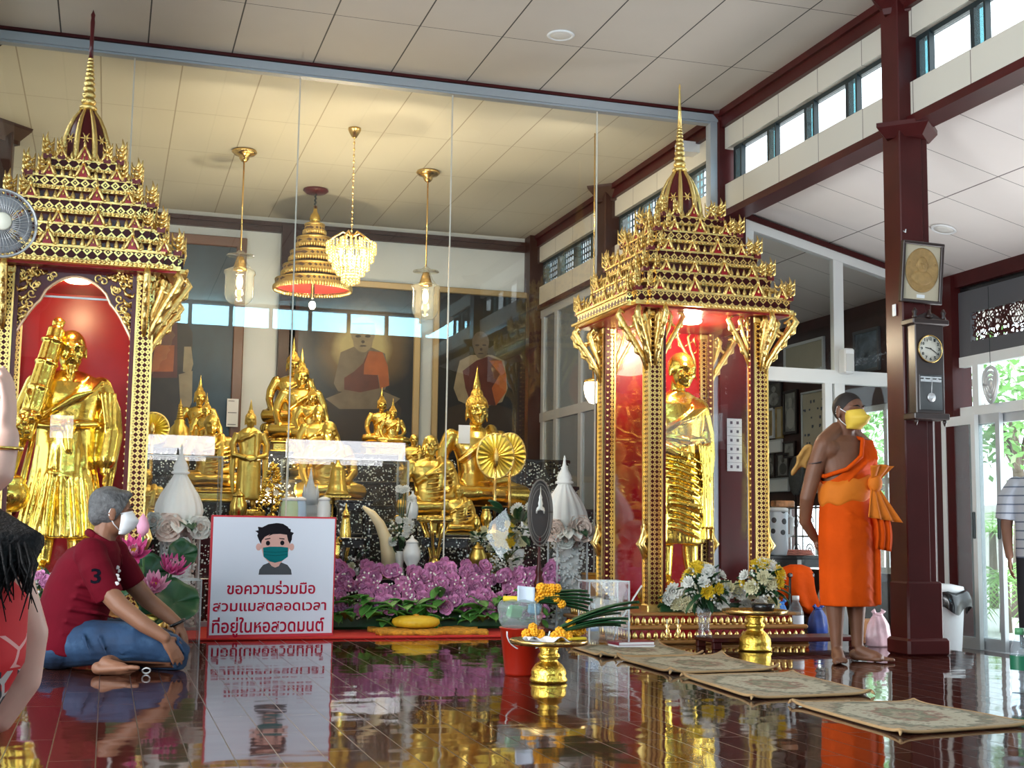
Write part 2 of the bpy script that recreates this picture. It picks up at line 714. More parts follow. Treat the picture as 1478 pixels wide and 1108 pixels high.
b = MB()
b.box((-3.5, YR - 0.15, -0.2), (XW, YR, 1.92))
b.box((-3.5, YR - 0.15, 2.24), (XW, YR, 4.06))
b.box((-3.5, YR - 0.15, 4.41), (XW, YR, 4.6))
struct('wall_rear', b, mat('rear_wall_wood', (0.022, 0.012, 0.010), 0.7))
b = MB()
for k in range(17):
    x = -3.45 + 0.655 * k
    b.box((x - 0.03, YR - 0.1, 4.05), (x + 0.03, YR - 0.02, 4.42))
for x0, x1 in ((-3.5, -0.8), (-0.5, 0.45), (1.62, 2.76), (4.80, XW)):
    b.box((x0, YR - 0.1, 1.9), (x1, YR - 0.02, 2.26))
struct('window_1', b, M_dark)
b = MB()
b.box((-3.6, YR - 0.15, -0.2), (-3.4, YB + 0.2, 0.5))
b.box((-3.6, YR - 0.15, 2.7), (-3.4, YB + 0.2, 3.3))
b.box((-3.6, YG, -0.2), (-3.4, YB + 0.2, 3.3))
struct('wall_left', b, M_wall)
b = MB()
b.box((XL - 0.1, YR - 0.15, 3.0), (XL + 0.05, YG, 3.80))
b.box((XL - 0.1, YR - 0.15, 4.12), (XL + 0.05, YG, ZC + 0.05))
struct('wall_clerestory_left', b, M_beam)

# right clerestory: panels, strip of sliding windows, dark red rails
def seam_mat():
    n = NT('beam_boards')
    co = n.coord()
    sp = n.n('ShaderNodeSeparateXYZ')
    n.l(co, sp.inputs[0])
    f = n.math('FRACT', n.math('ADD', n.math('DIVIDE', sp.outputs[1], 0.61), 50.11))
    k = n.math('LESS_THAN', f, 0.012)
    n.l(n.mix(k, (0.64, 0.60, 0.52), (0.16, 0.13, 0.11)), n.b.inputs['Base Color'])
    n.b.inputs['Roughness'].default_value = 0.6
    return n.m


M_seam = seam_mat()
b = MB()
b.box((XR - 0.02, YR - 0.15, 3.55), (XR + 0.12, YB, 3.80))
b.box((XR - 0.02, YR - 0.15, 4.12), (XR + 0.12, YB, 4.34))
struct('wall_clerestory_right', b, M_seam)
b = MB()
b.box((XR - 0.06, YR - 0.15, 4.31), (XR + 0.1, YB, ZC))
b.box((XR - 0.09, YR - 0.15, 4.40), (XR + 0.1, YB, ZC))
struct('trim_4', b, M_maroon)
b = MB()
b.box((XR - 0.05, YR - 0.15, 3.50), (XR + 0.14, YB, 3.56))
struct('trim_5', b, M_maroon)

wn = 2


def clerestory_bay(y0, y1, n, grille):
    global wn
    f = MB()
    f.box((XR + 0.025, y0, 3.785), (XR + 0.075, y1, 3.825))
    f.box((XR + 0.025, y0, 4.085), (XR + 0.075, y1, 4.13))
    w = (y1 - y0) / n
    for k in range(n + 1):
        f.box((XR + 0.028, y0 + k * w - 0.02, 3.80), (XR + 0.07, y0 + k * w + 0.02, 4.12))
        if k < n and not grille:
            f.box((XR + 0.01, y0 + (k + 0.75) * w - 0.01, 3.81), (XR + 0.05, y0 + (k + 0.75) * w + 0.01, 4.1))
    if grille:
        for k in range(n * 8):
            yy = y0 + (k + 0.5) * w / 8
            f.box((XR + 0.06, yy - 0.006, 3.82), (XR + 0.075, yy + 0.006, 4.09))
        for z in (3.88, 3.95, 4.02):
            f.box((XR + 0.06, y0, z - 0.006), (XR + 0.075, y1, z + 0.006))
    fo = struct('window_%d' % wn, f, M_dark)
    wn += 1
    g = MB()
    t = MB()
    for k in range(n):
        a = y0 + k * w + 0.03
        g.box((XR + 0.045, a, 3.83), (XR + 0.051, a + w - 0.06, 4.08))
        q = a + w * (0.71 if not grille else 0.5)
        t.box((XR + 0.026, q, 3.83), (XR + 0.032, a + w - 0.05, 4.08))
    struct('glass_pane', g, M_glass2, fo)
    plabel(struct('sliding_pane', t, M_teal, fo), 'teal tinted pane')


clerestory_bay(0.6, 2.1, 3, False)
clerestory_bay(2.3, 4.75, 4, False)
clerestory_bay(4.95, 7.26, 4, False)
clerestory_bay(7.54, 9.95, 4, False)
clerestory_bay(10.25, 12.62, 4, True)
clerestory_bay(12.9, 15.2, 4, True)


def pillar(x, y, m, low):
    b = MB()
    if low:
        b.box((x - 0.115, y - 0.10, 0), (x + 0.06, y + 0.10, ZC), 0.008)
        b.lathe([(0.13, 0), (0.14, 0.04), (0.25, 0.13), (0.26, 0.16)], (x - 0.02, y, ZC - 0.16), 4, False)
        b.box((x - 0.115, y - 0.085, 0.3), (x + 0.115, y + 0.075, 3.44), 0.008)
        b.lathe([(0.17, 0), (0.24, 0.07), (0.24, 0.10)], (x + 0.01, y - 0.01, 3.42), 4, False)
        b.box((x - 0.13, y - 0.115, 0), (x + 0.135, y + 0.09, 0.47), 0.012)
        b.box((x - 0.15, y - 0.145, 0), (x + 0.165, y + 0.11, 0.11), 0.016)
    else:
        b.box((x - 0.135, y - 0.12, 0), (x + 0.135, y + 0.13, ZC), 0.012)
        b.lathe([(0.19, 0), (0.19, 0.04), (0.29, 0.14), (0.30, 0.17)], (x, y, ZC - 0.17), 4, False)
    return struct('pillar', b, m)


for y in (2.2, 4.85):
    pillar(XR, y, M_maroon, True)
pillar(5.05, 7.385, M_maroon, True)
pillar(5.10, YG + 0.06, M_maroon, False)
pillar(XR, 12.76, M_brown, False)
for y in (10.16, 12.68):
    pillar(-1.14, y, M_brown, False)

# aluminium-framed glass partition in front of the altar
b = MB()
b.box((XL - 0.2, YG - 0.03, 4.345), (XR - 0.06, YG + 0.05, 4.44))
b.box((XL - 0.2, YG - 0.05, 4.36), (XR - 0.06, YG - 0.03, 4.425))
b.box((4.90, YG - 0.04, 0), (4.975, YG + 0.05, 4.36))
b.box((XL - 0.2, YG - 0.03, 0), (XR - 0.06, YG + 0.04, 0.05))
fo = struct('window_%d' % wn, b, M_alug)
wn += 1
b = MB()
b.box((XL - 0.2, YG - 0.06, 4.432), (XR, YG + 0.06, ZC))
struct('trim_6', b, M_maroon)
jx = [-1.23, 0.035, 1.31, 2.57, 3.851, 4.90]
M_joint = mat('clear_joint', (0.62, 0.60, 0.52), 0.3)
for i in range(5):
    g = MB()
    g.box((jx[i] + 0.006, YG, 0.05), (jx[i + 1] - 0.006, YG + 0.010, 4.35))
    struct('glass_pane', g, M_glass, fo)
b = MB()
for x in jx[1:5]:
    b.box((x - 0.005, YG + 0.001, 0.05), (x + 0.005, YG + 0.009, 4.35))
struct('glass_joint', b, M_joint, fo)

# right side of the altar room: grey glazed doors under the beam
b = MB()
for y in (10.3, 11.2, 12.1, 12.95, 13.75, 14.6, 15.1):
    b.box((XR, y - 0.045, 0), (XR + 0.05, y + 0.045, 3.5))
for z in (0.05, 2.16, 3.46):
    b.box((XR, 10.2, z - 0.055), (XR + 0.05, 15.2, z + 0.055))
fo = struct('window_%d' % wn, b, M_alu)
wn += 1
g = MB()
g.box((XR + 0.02, 10.2, 0.1), (XR + 0.028, 15.2, 3.46))
struct('glass_pane', g, M_haze, fo)

# white-framed partition across the side aisle
YP = YG
b = MB()
b.prism([(5.16, aisle_z(5.16) - 0.02), (XW, aisle_z(XW) - 0.02), (XW, aisle_z(XW) - 0.07), (5.16, aisle_z(5.16) - 0.07)], YP - 0.05, YP + 0.05, 'y')
struct('trim_7', b, M_maroon)
b = MB()
b.prism([(5.18, aisle_z(5.18) - 0.07), (XW, aisle_z(XW) - 0.07), (XW, aisle_z(XW) - 0.15), (5.18, aisle_z(5.18) - 0.15)], YP - 0.036, YP + 0.036, 'y')
for x, z in ((5.27, 3.5), (6.16, 3.3)):
    b.box((x - 0.05, YP - 0.03, -0.19 if x > 5.4 else 0), (x + 0.05, YP + 0.03, z))
b.box((5.22, YP - 0.035, 2.10), (XW, YP + 0.035, 2.22))
for x in (6.05, 7.1):
    b.box((x - 0.035, YP - 0.025, -0.19), (x + 0.035, YP + 0.025, 2.12))
fo = struct('window_%d' % wn, b, M_white)
wn += 1
g = MB()
g.prism([(5.32, 2.22), (6.11, 2.22), (6.11, aisle_z(6.11) - 0.15), (5.32, aisle_z(5.32) - 0.15)], YP, YP + 0.008, 'y')
g.prism([(6.21, 2.22), (XW, 2.22), (XW, aisle_z(XW) - 0.15), (6.21, aisle_z(6.21) - 0.15)], YP, YP + 0.008, 'y')
g.box((6.21, YP, -0.19), (7.06, YP + 0.008, 2.1))
struct('glass_pane', g, M_glass2, fo)

# right outer wall: red beam, carved transom, glazing, sliding doors
b = MB()
zt = aisle_z(XW)
b.box((XW - 0.06, YR - 0.15, zt - 0.11), (XW + 0.1, YG, zt + 0.02))
b.box((XW - 0.10, YG - 0.30, -0.19), (XW + 0.1, YG - 0.02, zt))
struct('trim_8', b, M_maroon)
b = MB()
b.box((XW + 0.0, YR - 0.15, 2.93), (XW + 0.1, YG, zt - 0.05))
struct('wall_right_upper', b, M_black)
b = MB()
b.box((XW + 0.03, 0.35, -0.2), (XW + 0.1, 6.6, 1.85))  # added unseen panel keeping side daylight off the pillar and shrine pane
struct('right_light_block', b, M_brown)
b = MB()
b.box((XW, YG + 0.05, -0.2), (XW + 0.15, YB, 0.40))
b.box((XW, YG + 0.05, 2.06), (XW + 0.15, YB, 3.3))
b.box((XW, 11.68, 0.36), (XW + 0.15, 11.85, 2.1))
b.box((XW, 13.05, 0.36), (XW + 0.15, YB, 2.1))
b.box((XW, 11.8, 1.08), (XW + 0.15, 13.1, 2.1))
b.box((XW, YG + 0.05, 0.36), (XW + 0.15, 10.42, 2.1))
struct('wall_right', b, mat('dark_wood_wall', (0.055, 0.02, 0.016), 0.4, 0, 0.25))
b = MB()
for y in (10.45, 11.05, 11.65):
    b.box((XW + 0.02, y - 0.03, 0.40), (XW + 0.07, y + 0.03, 2.06))
for z in (0.43, 1.30, 2.03):
    b.box((XW + 0.022, 10.42, z - 0.03), (XW + 0.068, 11.68, z + 0.03))
fo = struct('window_%d' % wn, b, M_white)
wn += 1
g = MB()
g.box((XW + 0.04, 10.42, 0.4), (XW + 0.048, 11.68, 2.06))
struct('glass_pane', g, M_glass2, fo)


def carved_panel_mat():
    n = NT('pierced_panel')
    co = n.coord()
    v = n.n('ShaderNodeTexVoronoi', feature='DISTANCE_TO_EDGE')
    v.inputs['Scale'].default_value = 19
    n.l(co, v.inputs['Vector'])
    z = n.n('ShaderNodeTexNoise', i_Scale=4.0)
    n.l(co, z.inputs['Vector'])
    k = n.math('GREATER_THAN', v.outputs[0], n.math('MULTIPLY', z.outputs[0], 0.24))
    tr = n.n('ShaderNodeBsdfTransparent')
    ms = n.n('ShaderNodeMixShader')
    n.l(k, ms.inputs[0])
    n.b.inputs['Base Color'].default_value = (0.06, 0.012, 0.012, 1)
    n.l(n.b.outputs[0], ms.inputs[1])
    n.l(tr.outputs[0], ms.inputs[2])
    n.l(ms.outputs[0], n.out.inputs[0])
    return n.m


M_pierce = carved_panel_mat()
M_tgrey = mat('grey_lattice_frame', (0.10, 0.10, 0.11), 0.5)
b = MB()
b.box((XW - 0.02, 0, 2.33), (XW + 0.04, YG - 0.3, 2.48))
b.box((XW - 0.02, 0, 2.74), (XW + 0.04, YG - 0.3, 2.94))
for y in (2.4, 4.9, 7.4, 9.72):
    b.box((XW - 0.02, y - 0.08, 2.33), (XW + 0.04, y + 0.08, 2.94))
fo = struct('window_%d' % wn, b, M_tgrey)
wn += 1
g = MB()
g.box((XW + 0.0, 0, 2.48), (XW + 0.02, YG - 0.3, 2.74))
plabel(struct('pierced_panel', g, M_pierce, fo), 'dark red fretwork panel')
b = MB()
for z in (2.31, 1.86):
    b.box((XW - 0.03, 0, z - 0.045), (XW + 0.03, YG - 0.05, z + 0.045))
for y in (9.9, 9.58, 8.2, 6.8, 5.4, 4.0, 2.6):
    b.box((XW - 0.03, y - 0.04, 1.8), (XW + 0.03, y + 0.04, 2.33))
fo = struct('window_%d' % wn, b, M_white)
wn += 1
g = MB()
g.box((XW - 0.004, 0, 1.9), (XW + 0.004, YG - 0.1, 2.27))
struct('glass_pane', g, M_glass2, fo)


def sliding_door(n, x, y0, y1, m, tint):
    b = MB()
    w = 0.055
    b.box((x - 0.02, y0, -0.19), (x + 0.02, y0 + w, 1.82))
    b.box((x - 0.02, y1 - w, -0.19), (x + 0.02, y1, 1.82))
    b.box((x - 0.02, y0, -0.19), (x + 0.02, y1, -0.09))
    b.box((x - 0.02, y0, 1.74), (x + 0.02, y1, 1.82))
    o = struct('door_%d' % n, b, m)
    g = MB()
    g.box((x - 0.004, y0 + w, -0.09), (x + 0.004, y1 - w, 1.74))
    struct('glass_pane', g, tint, o)
    h = MB()
    h.box((x - 0.04, y0 + 0.015, 0.75), (x - 0.02, y0 + 0.04, 0.98), 0.005)
    struct('door_handle', h, M_dark, o)
    return o


sliding_door(1, XW - 0.03, 9.25, 9.66, M_alu, M_haze)
sliding_door(2, XW + 0.03, 8.10, 9.66, M_alu, M_glass2)
sliding_door(3, XW - 0.09, 9.50, 9.97, M_white, M_haze)
b = MB()
b.box((XW - 0.12, -3, -0.2), (XW + 0.2, YG, -0.185))
struct('trim_9', b, M_alu)

# recessed round ceiling lights
M_down = mat('downlight_lens', (0.72, 0.70, 0.66), 0.5)
for i, (x, y, lab) in enumerate(((3.07, 8.83, 'round white recessed ceiling light in the front ceiling, at the cross seam'), (6.47, 8.95, 'round white recessed light in the sloped side aisle ceiling'), (6.25, 12.6, 'round recessed light in the aisle ceiling behind the white framed glass'))):
    z = ZC if i == 0 else aisle_z(x)
    t = thing('ceiling_light', lab, 'ceiling light', (x, y, z))
    if i:
        t.rotation_euler = (0, math.atan(0.245), 0)
    b = MB()
    b.lathe([(0.095, 0.0), (0.105, -0.008), (0.095, -0.016), (0.08, -0.012), (0.08, 0)], (0, 0, 0.001), 28)
    b.build('rim', M_plast, t)
    b = MB()
    b.lathe([(0.08, -0.004), (0.08, -0.010), (0.04, -0.012), (0.001, -0.012)], (0, 0, 0), 24)
    b.build('diffuser', M_down, t)
b = MB()
b.box((-0.10, -0.05, -0.10), (0.10, 0.10, 0))
t = thing('junction_box', 'white box high on the altar clerestory beam, right of the tall spire', 'box', (XR - 0.1, 10.6, 4.33))
b.build('housing', M_plast, t)

# ------------------------------------------------------------------ the two gilded shrines
def redent(a, k=0.10, inset=0.0):
    """square footprint with stepped corners, half-width a"""
    a -= inset
    c = k * (a + inset)
    p = [(a - 2 * c, a), (a - 2 * c, a - c * 0.0), (a - c, a - c * 0.55), (a - c * 0.55, a - c), (a, a - 2 * c)]
    p = [(a - 2 * c, a), (a - 1.9 * c, a - 0.6 * c), (a - 0.6 * c, a - 0.6 * c), (a - 0.6 * c, a - 1.9 * c), (a, a - 2 * c)]
    out = []
    for s in range(4):
        for x, y in p:
            for _ in range(s):
                x, y = y, -x
            out.append((x, y))
    return out[::1]


def gable_mesh(w, h):
    b = MB()
    b.mi = 1
    b.prism([(-w * 0.62, 0), (w * 0.62, 0), (0, h * 0.72)], -0.012, 0.004, 'y')
    b.mi = 0
    for s in (-1, 1):
        b.tube([(s * w, -0.008, -0.005), (s * w * 0.74, -0.012, h * 0.22), (s * w * 0.42, -0.014, h * 0.50), (0, -0.014, h * 0.84)], [0.009, 0.011, 0.010, 0.006], 6)
        b.tube([(s * w, -0.01, 0), (s * w * 1.22, -0.014, h * 0.05), (s * w * 1.25, -0.014, h * 0.22)], [0.010, 0.009, 0.002], 5)
    b.tube([(0, -0.013, h * 0.76), (0, -0.013, h * 0.95), (0, -0.01, h * 1.28)], [0.013, 0.010, 0.001], 6)
    b.ell((0, -0.018, h * 0.30), (w * 0.16, 0.010, h * 0.13), 8, 5)
    return b.mesh('gable', [M_leaf, M_redpanel])


def finial_mesh(h):
    b = MB()
    b.mi = 1
    b.box((-0.026, -0.026, -0.01), (0.026, 0.026, h * 0.14))
    b.mi = 0
    for k in range(3):
        z = h * (0.12 + 0.24 * k)
        r = 0.030 - 0.006 * k
        b.ell((0.004 * k, -0.004 * k, z), (r, r, h * 0.10), 8, 5)
        for s in (-1, 1):
            b.tube([(s * 0.012, -s * 0.012, z), (s * 0.030, -s * 0.030, z + 0.02), (s * 0.034, -s * 0.034, z + 0.055)], [0.010, 0.009, 0.002], 5)
    b.tube([(0, 0, h * 0.60), (0.012, -0.012, h * 0.82), (0.004, -0.004, h * 1.12)], [0.016, 0.011, 0.001], 6)
    return b.mesh('finial', [M_leaf, M_finred])


M_finred = mat('finial_red', (0.14, 0.006, 0.008), 0.4)
GABLE_A, GABLE_B = gable_mesh(0.047, 0.112), gable_mesh(0.035, 0.088)
FINIAL = finial_mesh(0.155)


def roof_tier(a, z0, z1, n_petal, parent, first):
    zh = z1 - z0
    b = MB()
    b.prism(redent(a, 0.10), z0 + zh * 0.24, z1 - zh * 0.14, 'z')
    t = b.build('roof_tier', M_lat, parent)
    c = MB()
    c.prism(redent(a + 0.020, 0.10), z0, z0 + zh * 0.26, 'z')
    c.prism(redent(a + 0.010, 0.10), z1 - zh * 0.14, z1, 'z')
    st = 0.030
    n = int(2 * a / st)
    for s in range(4):
        R = Matrix.Rotation(s * PI / 2, 4, 'Z')
        c.M = R
        for k in range(n):
            x = -a * 0.90 + 1.80 * a * (k + 0.5) / n
            c.ell((x, -a - 0.022, z0 + zh * 0.13), (st * 0.44 * 0.9, 0.012, zh * 0.12), 6, 4)
    c.M = None
    c.build('cornice', M_leaf, t)
    p = MB()
    p.box((-a * 0.86, -a + 0.014, z1 - 0.002), (a * 0.86, -a + 0.026, z1 + 0.006))
    for k in range(n_petal):
        x = -a * 0.86 + 1.72 * a * (k + 0.5) / n_petal
        p.lathe([(0.013, 0), (0.017, 0.018), (0.010, 0.036), (0.001, 0.058)], (x, -a + 0.02, z1), 6, True, 1, 0.6)
    me = p.mesh('antefix_row', M_leaf)
    for s in range(4):
        link('antefix_row', me, t, None, (0, 0, s * PI / 2))
    for s in range(4):
        R = Matrix.Rotation(s * PI / 2, 4, 'Z')
        xs = [(-0.58, 1), (0, 0), (0.58, 1)] if a < 0.4 else [(-0.66, 1), (-0.24, 1), (0.20, 0), (0.62, 1)] if a < 0.6 else [(-0.70, 1), (-0.28, 0), (0.14, 1), (0.50, 0), (0.80, 1)]
        for x, big in xs:
            link('gable', GABLE_B if big else GABLE_A, t, R @ Vector((x * a, -a + 0.005, z1)), (0, 0, s * PI / 2))
        for x in (-0.93, ):
            link('corner_finial', FINIAL, t, R @ Vector((x * a, -0.93 * a, z1)), (0, 0, s * PI / 2 - PI / 2), 1.0)
            link('corner_finial', FINIAL, t, R @ Vector((x * a + 0.085, -0.97 * a, z1)), (0, 0, s * PI / 2 - PI / 2), 0.86)
            link('corner_finial', FINIAL, t, R @ Vector((-0.97 * a, -0.93 * a + 0.085, z1)), (0, 0, s * PI / 2 - PI / 2), 0.86)
    return t


def bracket_mesh():
    """curling flame bracket that climbs outward along +x, from the column (z 0) to the eave (z 0.42)"""
    b = MB()
    b.tube([(0, 0, 0), (0.035, 0, 0.10), (0.10, 0, 0.20), (0.17, 0, 0.30), (0.225, 0, 0.385), (0.205, 0, 0.42), (0.175, 0, 0.405)], [0.012, 0.022, 0.024, 0.022, 0.024, 0.018, 0.008], 8)
    b.tube([(0.0, 0, 0.06), (0.02, 0, 0.18), (0.07, 0, 0.28), (0.10, 0, 0.38), (0.075, 0, 0.42), (0.055, 0, 0.40)], [0.010, 0.018, 0.018, 0.020, 0.014, 0.006], 8)
    for x, z, q in ((0.055, 0.11, 1), (0.12, 0.20, 1), (0.18, 0.29, 1), (0.03, 0.24, -1), (0.08, 0.33, -1), (0.135, 0.30, -1)):
        b.tube([(x, 0, z), (x + q * 0.030, 0, z + 0.015), (x + q * 0.036, 0, z + 0.055), (x + q * 0.018, 0, z + 0.066)], [0.013, 0.014, 0.010, 0.003], 6)
    b.tube([(0, 0, 0.30), (0.03, 0, 0.36), (0.015, 0, 0.42)], [0.014, 0.016, 0.01], 6)
    return b.mesh('bracket', M_leaf)


BRACKET = bracket_mesh()
M_lens = mat('lamp_lens', (1, 0.9, 0.7), 0.4, emit=(1.0, 0.80, 0.45), es=14)
M_lensw = mat('lamp_lens_white', (1, 0.95, 0.9), 0.4, emit=(1.0, 0.90, 0.72), es=12)
M_domered = mat('dome_red', (0.085, 0.004, 0.006), 0.3)
M_twist = carved_mat('gilded_twist', (0.14, 0.03, 0.015), (0.92, 0.66, 0.24), 36, 0.3)


def spire(parent, top_red):
    """bell, ringed neck and needle"""
    d = MB()
    prof = [(0.150, 3.14), (0.152, 3.17), (0.150, 3.24), (0.138, 3.32), (0.115, 3.40), (0.085, 3.47), (0.052, 3.52), (0.045, 3.54)]
    d.lathe(prof, (0, 0, 0), 24)
    dome = d.build('dome', M_domered, parent)
    r = MB()
    for k in range(8):
        a = k * PI / 4 + PI / 8
        r.tube([(math.cos(a) * (q + 0.004), math.sin(a) * (q + 0.004), z) for q, z in prof], [0.022, 0.022, 0.021, 0.020, 0.017, 0.014, 0.010, 0.008], 6)
        a = k * PI / 4
        q, z = 0.138, 3.31
        c = Vector((math.cos(a) * q, math.sin(a) * q, z))
        t = Vector((-math.sin(a), math.cos(a), 0))
        for e in range(6):
            b2 = e * PI / 3
            r.tube([c, c + (t * math.cos(b2) + Vector((0, 0, 1)) * math.sin(b2)) * 0.040], [0.008, 0.003], 5)
        r.tube([c + Vector((0, 0, -0.15)) + t * 0.035, c + Vector((0, 0, -0.04)), c + Vector((0, 0, -0.15)) - t * 0.035], [0.009, 0.007, 0.009], 5)
    r.lathe([(0.158, 3.13), (0.165, 3.145), (0.158, 3.165)], (0, 0, 0), 24)
    r.build('dome_rib', M_leaf, dome)
    n = MB()
    n.lathe([(0.046, 3.535), (0.058, 3.55), (0.058, 3.562), (0.044, 3.575)], (0, 0, 0), 16)
    z, q = 3.575, 0.046
    pr = []
    zt = 3.90
    while z < zt:
        h = 0.020 + 0.030 * (zt - z) / 0.33
        pr += [(q * 0.80, z), (q * 1.06, z + h * 0.35), (q * 1.06, z + h * 0.65), (q * 0.78, z + h)]
        z += h
        q = 0.046 - 0.030 * (z - 3.575) / 0.33
    n.lathe(pr, (0, 0, 0), 14)
    n.build('spire_rings', M_leaf, parent)
    m = MB()
    m.lathe([(0.016, 3.89), (0.013, 4.00), (0.015, 4.04), (0.012, 4.06), (0.015, 4.16), (0.012, 4.19), (0.015, 4.215), (0.006, 4.235), (0.001, 4.25)] if top_red else [(0.017, 3.89), (0.012, 4.05), (0.007, 4.20), (0.009, 4.215), (0.006, 4.235), (0.001, 4.25)], (0, 0, 0), 10)
    o = m.build('spire_needle', M_domered if top_red else M_leaf, parent)
    if top_red:
        plabel(o, 'dark red needle')


def shrine(cx, cy, label, arch):
    t = thing('gilded_shrine', label, 'shrine', (cx, cy, 0))
    HB = 0.66
    # stepped base with rows of gilded lotus petals
    b = MB()
    b.box((-HB, -HB, 0), (HB, HB, 0.105))
    b.box((-HB + 0.03, -HB + 0.03, 0.10), (HB - 0.03, HB - 0.03, 0.20))
    base = b.build('base', M_redpanel, t)
    b = MB()
    b.box((-HB - 0.03, -HB - 0.03, 0), (HB + 0.03, HB + 0.03, 0.028), 0.008)
    b.box((-HB - 0.025, -HB - 0.025, 0.098), (HB + 0.025, HB + 0.025, 0.128), 0.010)
    b.box((-HB + 0.012, -HB + 0.012, 0.19), (HB - 0.012, HB - 0.012, 0.212), 0.006)
    plabel(b.build('moulding', mat('gilt_brown', (0.42, 0.20, 0.06), 0.35, 0.5), base), 'bronze brown moulding')
    for z, h, a, n in ((0.030, 0.062, HB + 0.006, 26), (0.130, 0.058, HB - 0.024, 26)):
        p = MB()
        p.box((-a, -a, z), (a, -a + 0.01, z + 0.008))
        for k in range(n):
            x = -a + 2 * a * (k + 0.5) / n
            p.lathe([(0.012, 0), (0.021, h * 0.35), (0.016, h * 0.68), (0.001, h)], (x, -a, z), 6, True, 1, 0.45)
        me = p.mesh('lotus_petal_row', M_leaf)
        for s in range(4):
            link('lotus_petal_row', me, base, None, (0, 0, s * PI / 2))
    # columns with a raised edge strip, foot flame and flame brackets
    bx, by = 0.42, 0.455
    for i, (sx, sy) in enumerate(((-1, -1), (1, -1), (1, 1), (-1, 1))):
        c = MB()
        c.box((-0.047, -0.047, 0.205), (0.047, 0.047, 2.37))
        col = c.build('column', M_lats, t, (sx * bx, sy * by, 0))
        e = MB()
        for ex in (-1, 1):
            for ey in (-1, 1):
                e.box((ex * 0.050 - 0.006, ey * 0.050 - 0.006, 0.2), (ex * 0.050 + 0.006, ey * 0.050 + 0.006, 2.37))
        e.box((-0.062, -0.062, 0.20), (0.062, 0.062, 0.26), 0.008)
        e.box((-0.058, -0.058, 2.30), (0.058, 0.058, 2.35), 0.008)
        e.build('edge_strip', M_leaf, col)
        tw = MB()
        for k in range(46):
            z = 0.27 + k * 0.0455
            tw.tube([(-sx * 0.052, sy * 0.03, z), (-sx * 0.083, sy * 0.03, z + 0.03)], [0.011, 0.011], 6)
            tw.tube([(sx * 0.02, -sy * 0.052, z), (sx * 0.02, -sy * 0.083, z + 0.03)], [0.011, 0.011], 6)
        tw.mi = 1
        tw.box((-sx * 0.05, sy * 0.012, 0.21), (-sx * 0.082, sy * 0.046, 2.36))
        tw.box((sx * 0.0, -sy * 0.05, 0.21), (sx * 0.04, -sy * 0.082, 2.36))
        tw.build('twisted_jamb', [M_leaf, M_domered], col)
        ang = {(-1, -1): PI, (1, -1): 0, (1, 1): 0, (-1, 1): PI}[(sx, sy)]
        link('bracket', BRACKET, t, (sx * (bx + 0.045), sy * by, 1.92), (0, 0, 0 if sx > 0 else PI), (1.0, 1, 1.0))
        link('bracket', BRACKET, t, (sx * bx, sy * (by + 0.045), 1.95), (0, 0, PI / 2 if sy > 0 else -PI / 2), (0.85, 1, 0.95))
        link('bracket', BRACKET, t, (sx * (bx + 0.03), sy * (by + 0.03), 1.92), (0, 0, math.atan2(sy, sx)), (1.1, 1, 1.0))
        if not arch:
            link('bracket', BRACKET, t, (sx * (bx - 0.07), sy * by, 1.98), (0, 0, PI if sx > 0 else 0), (0.75, 1, 0.9))
        f = MB()
        for q in (-1, 0, 1):
            f.tube([(sx * 0.055, q * 0.03, 0.58 + 0.05 * abs(q)), (sx * 0.095, q * 0.036, 0.68), (sx * 0.060, q * 0.03, 0.80 - 0.06 * abs(q)), (sx * 0.075, q * 0.03, 0.87 - 0.06 * abs(q))], [0.018, 0.020, 0.013, 0.002], 6)
        f.build('foot_flame', M_leaf, col)
    # red back panel, ceiling, floor, acrylic panes
    b = MB()
    b.box((-bx, by - 0.01, 0.21), (bx, by + 0.012, 2.37))
    plabel(b.build('back_panel', M_redpanel, t), 'red lacquered back panel')
    b = MB()
    b.box((-0.60, -0.60, 2.352), (0.60, 0.60, 2.372))
    plabel(b.build('soffit', M_red, t), 'dark red underside of the roof')
    for nm, a, c in (('front_pane', (-bx + 0.05, -by - 0.004, 0.21), (bx - 0.05, -by + 0.004, 2.35)), ('side_pane', (-bx - 0.004, -by + 0.05, 0.21), (-bx + 0.004, by - 0.05, 2.35)), ('side_pane', (bx - 0.004, -by + 0.05, 0.21), (bx + 0.004, by - 0.05, 2.35))):
        b = MB()
        b.box(a, c)
        b.build(nm, M_glass2, t)
    lm = MB()
    lm.lathe([(0.085, 2.350), (0.085, 2.335), (0.07, 2.325), (0.001, 2.322)], (0, -0.19, 0), 20)
    plabel(lm.build('lamp', M_lens if arch else M_lensw, t), 'glowing ceiling lamp')
    # five shrinking roof tiers
    e = roof_tier(0.645, 2.365, 2.475, 22, t, True)
    core = MB()
    for a, z0, z1 in ((0.50, 2.47, 2.56), (0.43, 2.60, 2.72), (0.33, 2.78, 2.90), (0.22, 2.96, 3.06), (0.16, 3.10, 3.16)):
        core.prism(redent(a, 0.10), z0, z1, 'z')
    plabel(core.build('roof_core', M_domered, t), 'dark red recesses between the roof tiers')
    for a, z0, z1, n in ((0.535, 2.545, 2.638, 18), (0.46, 2.715, 2.812, 15), (0.357, 2.890, 2.985, 12), (0.245, 3.052, 3.128, 8)):
        roof_tier(a, z0, z1, n, t, False)
    spire(t, arch)
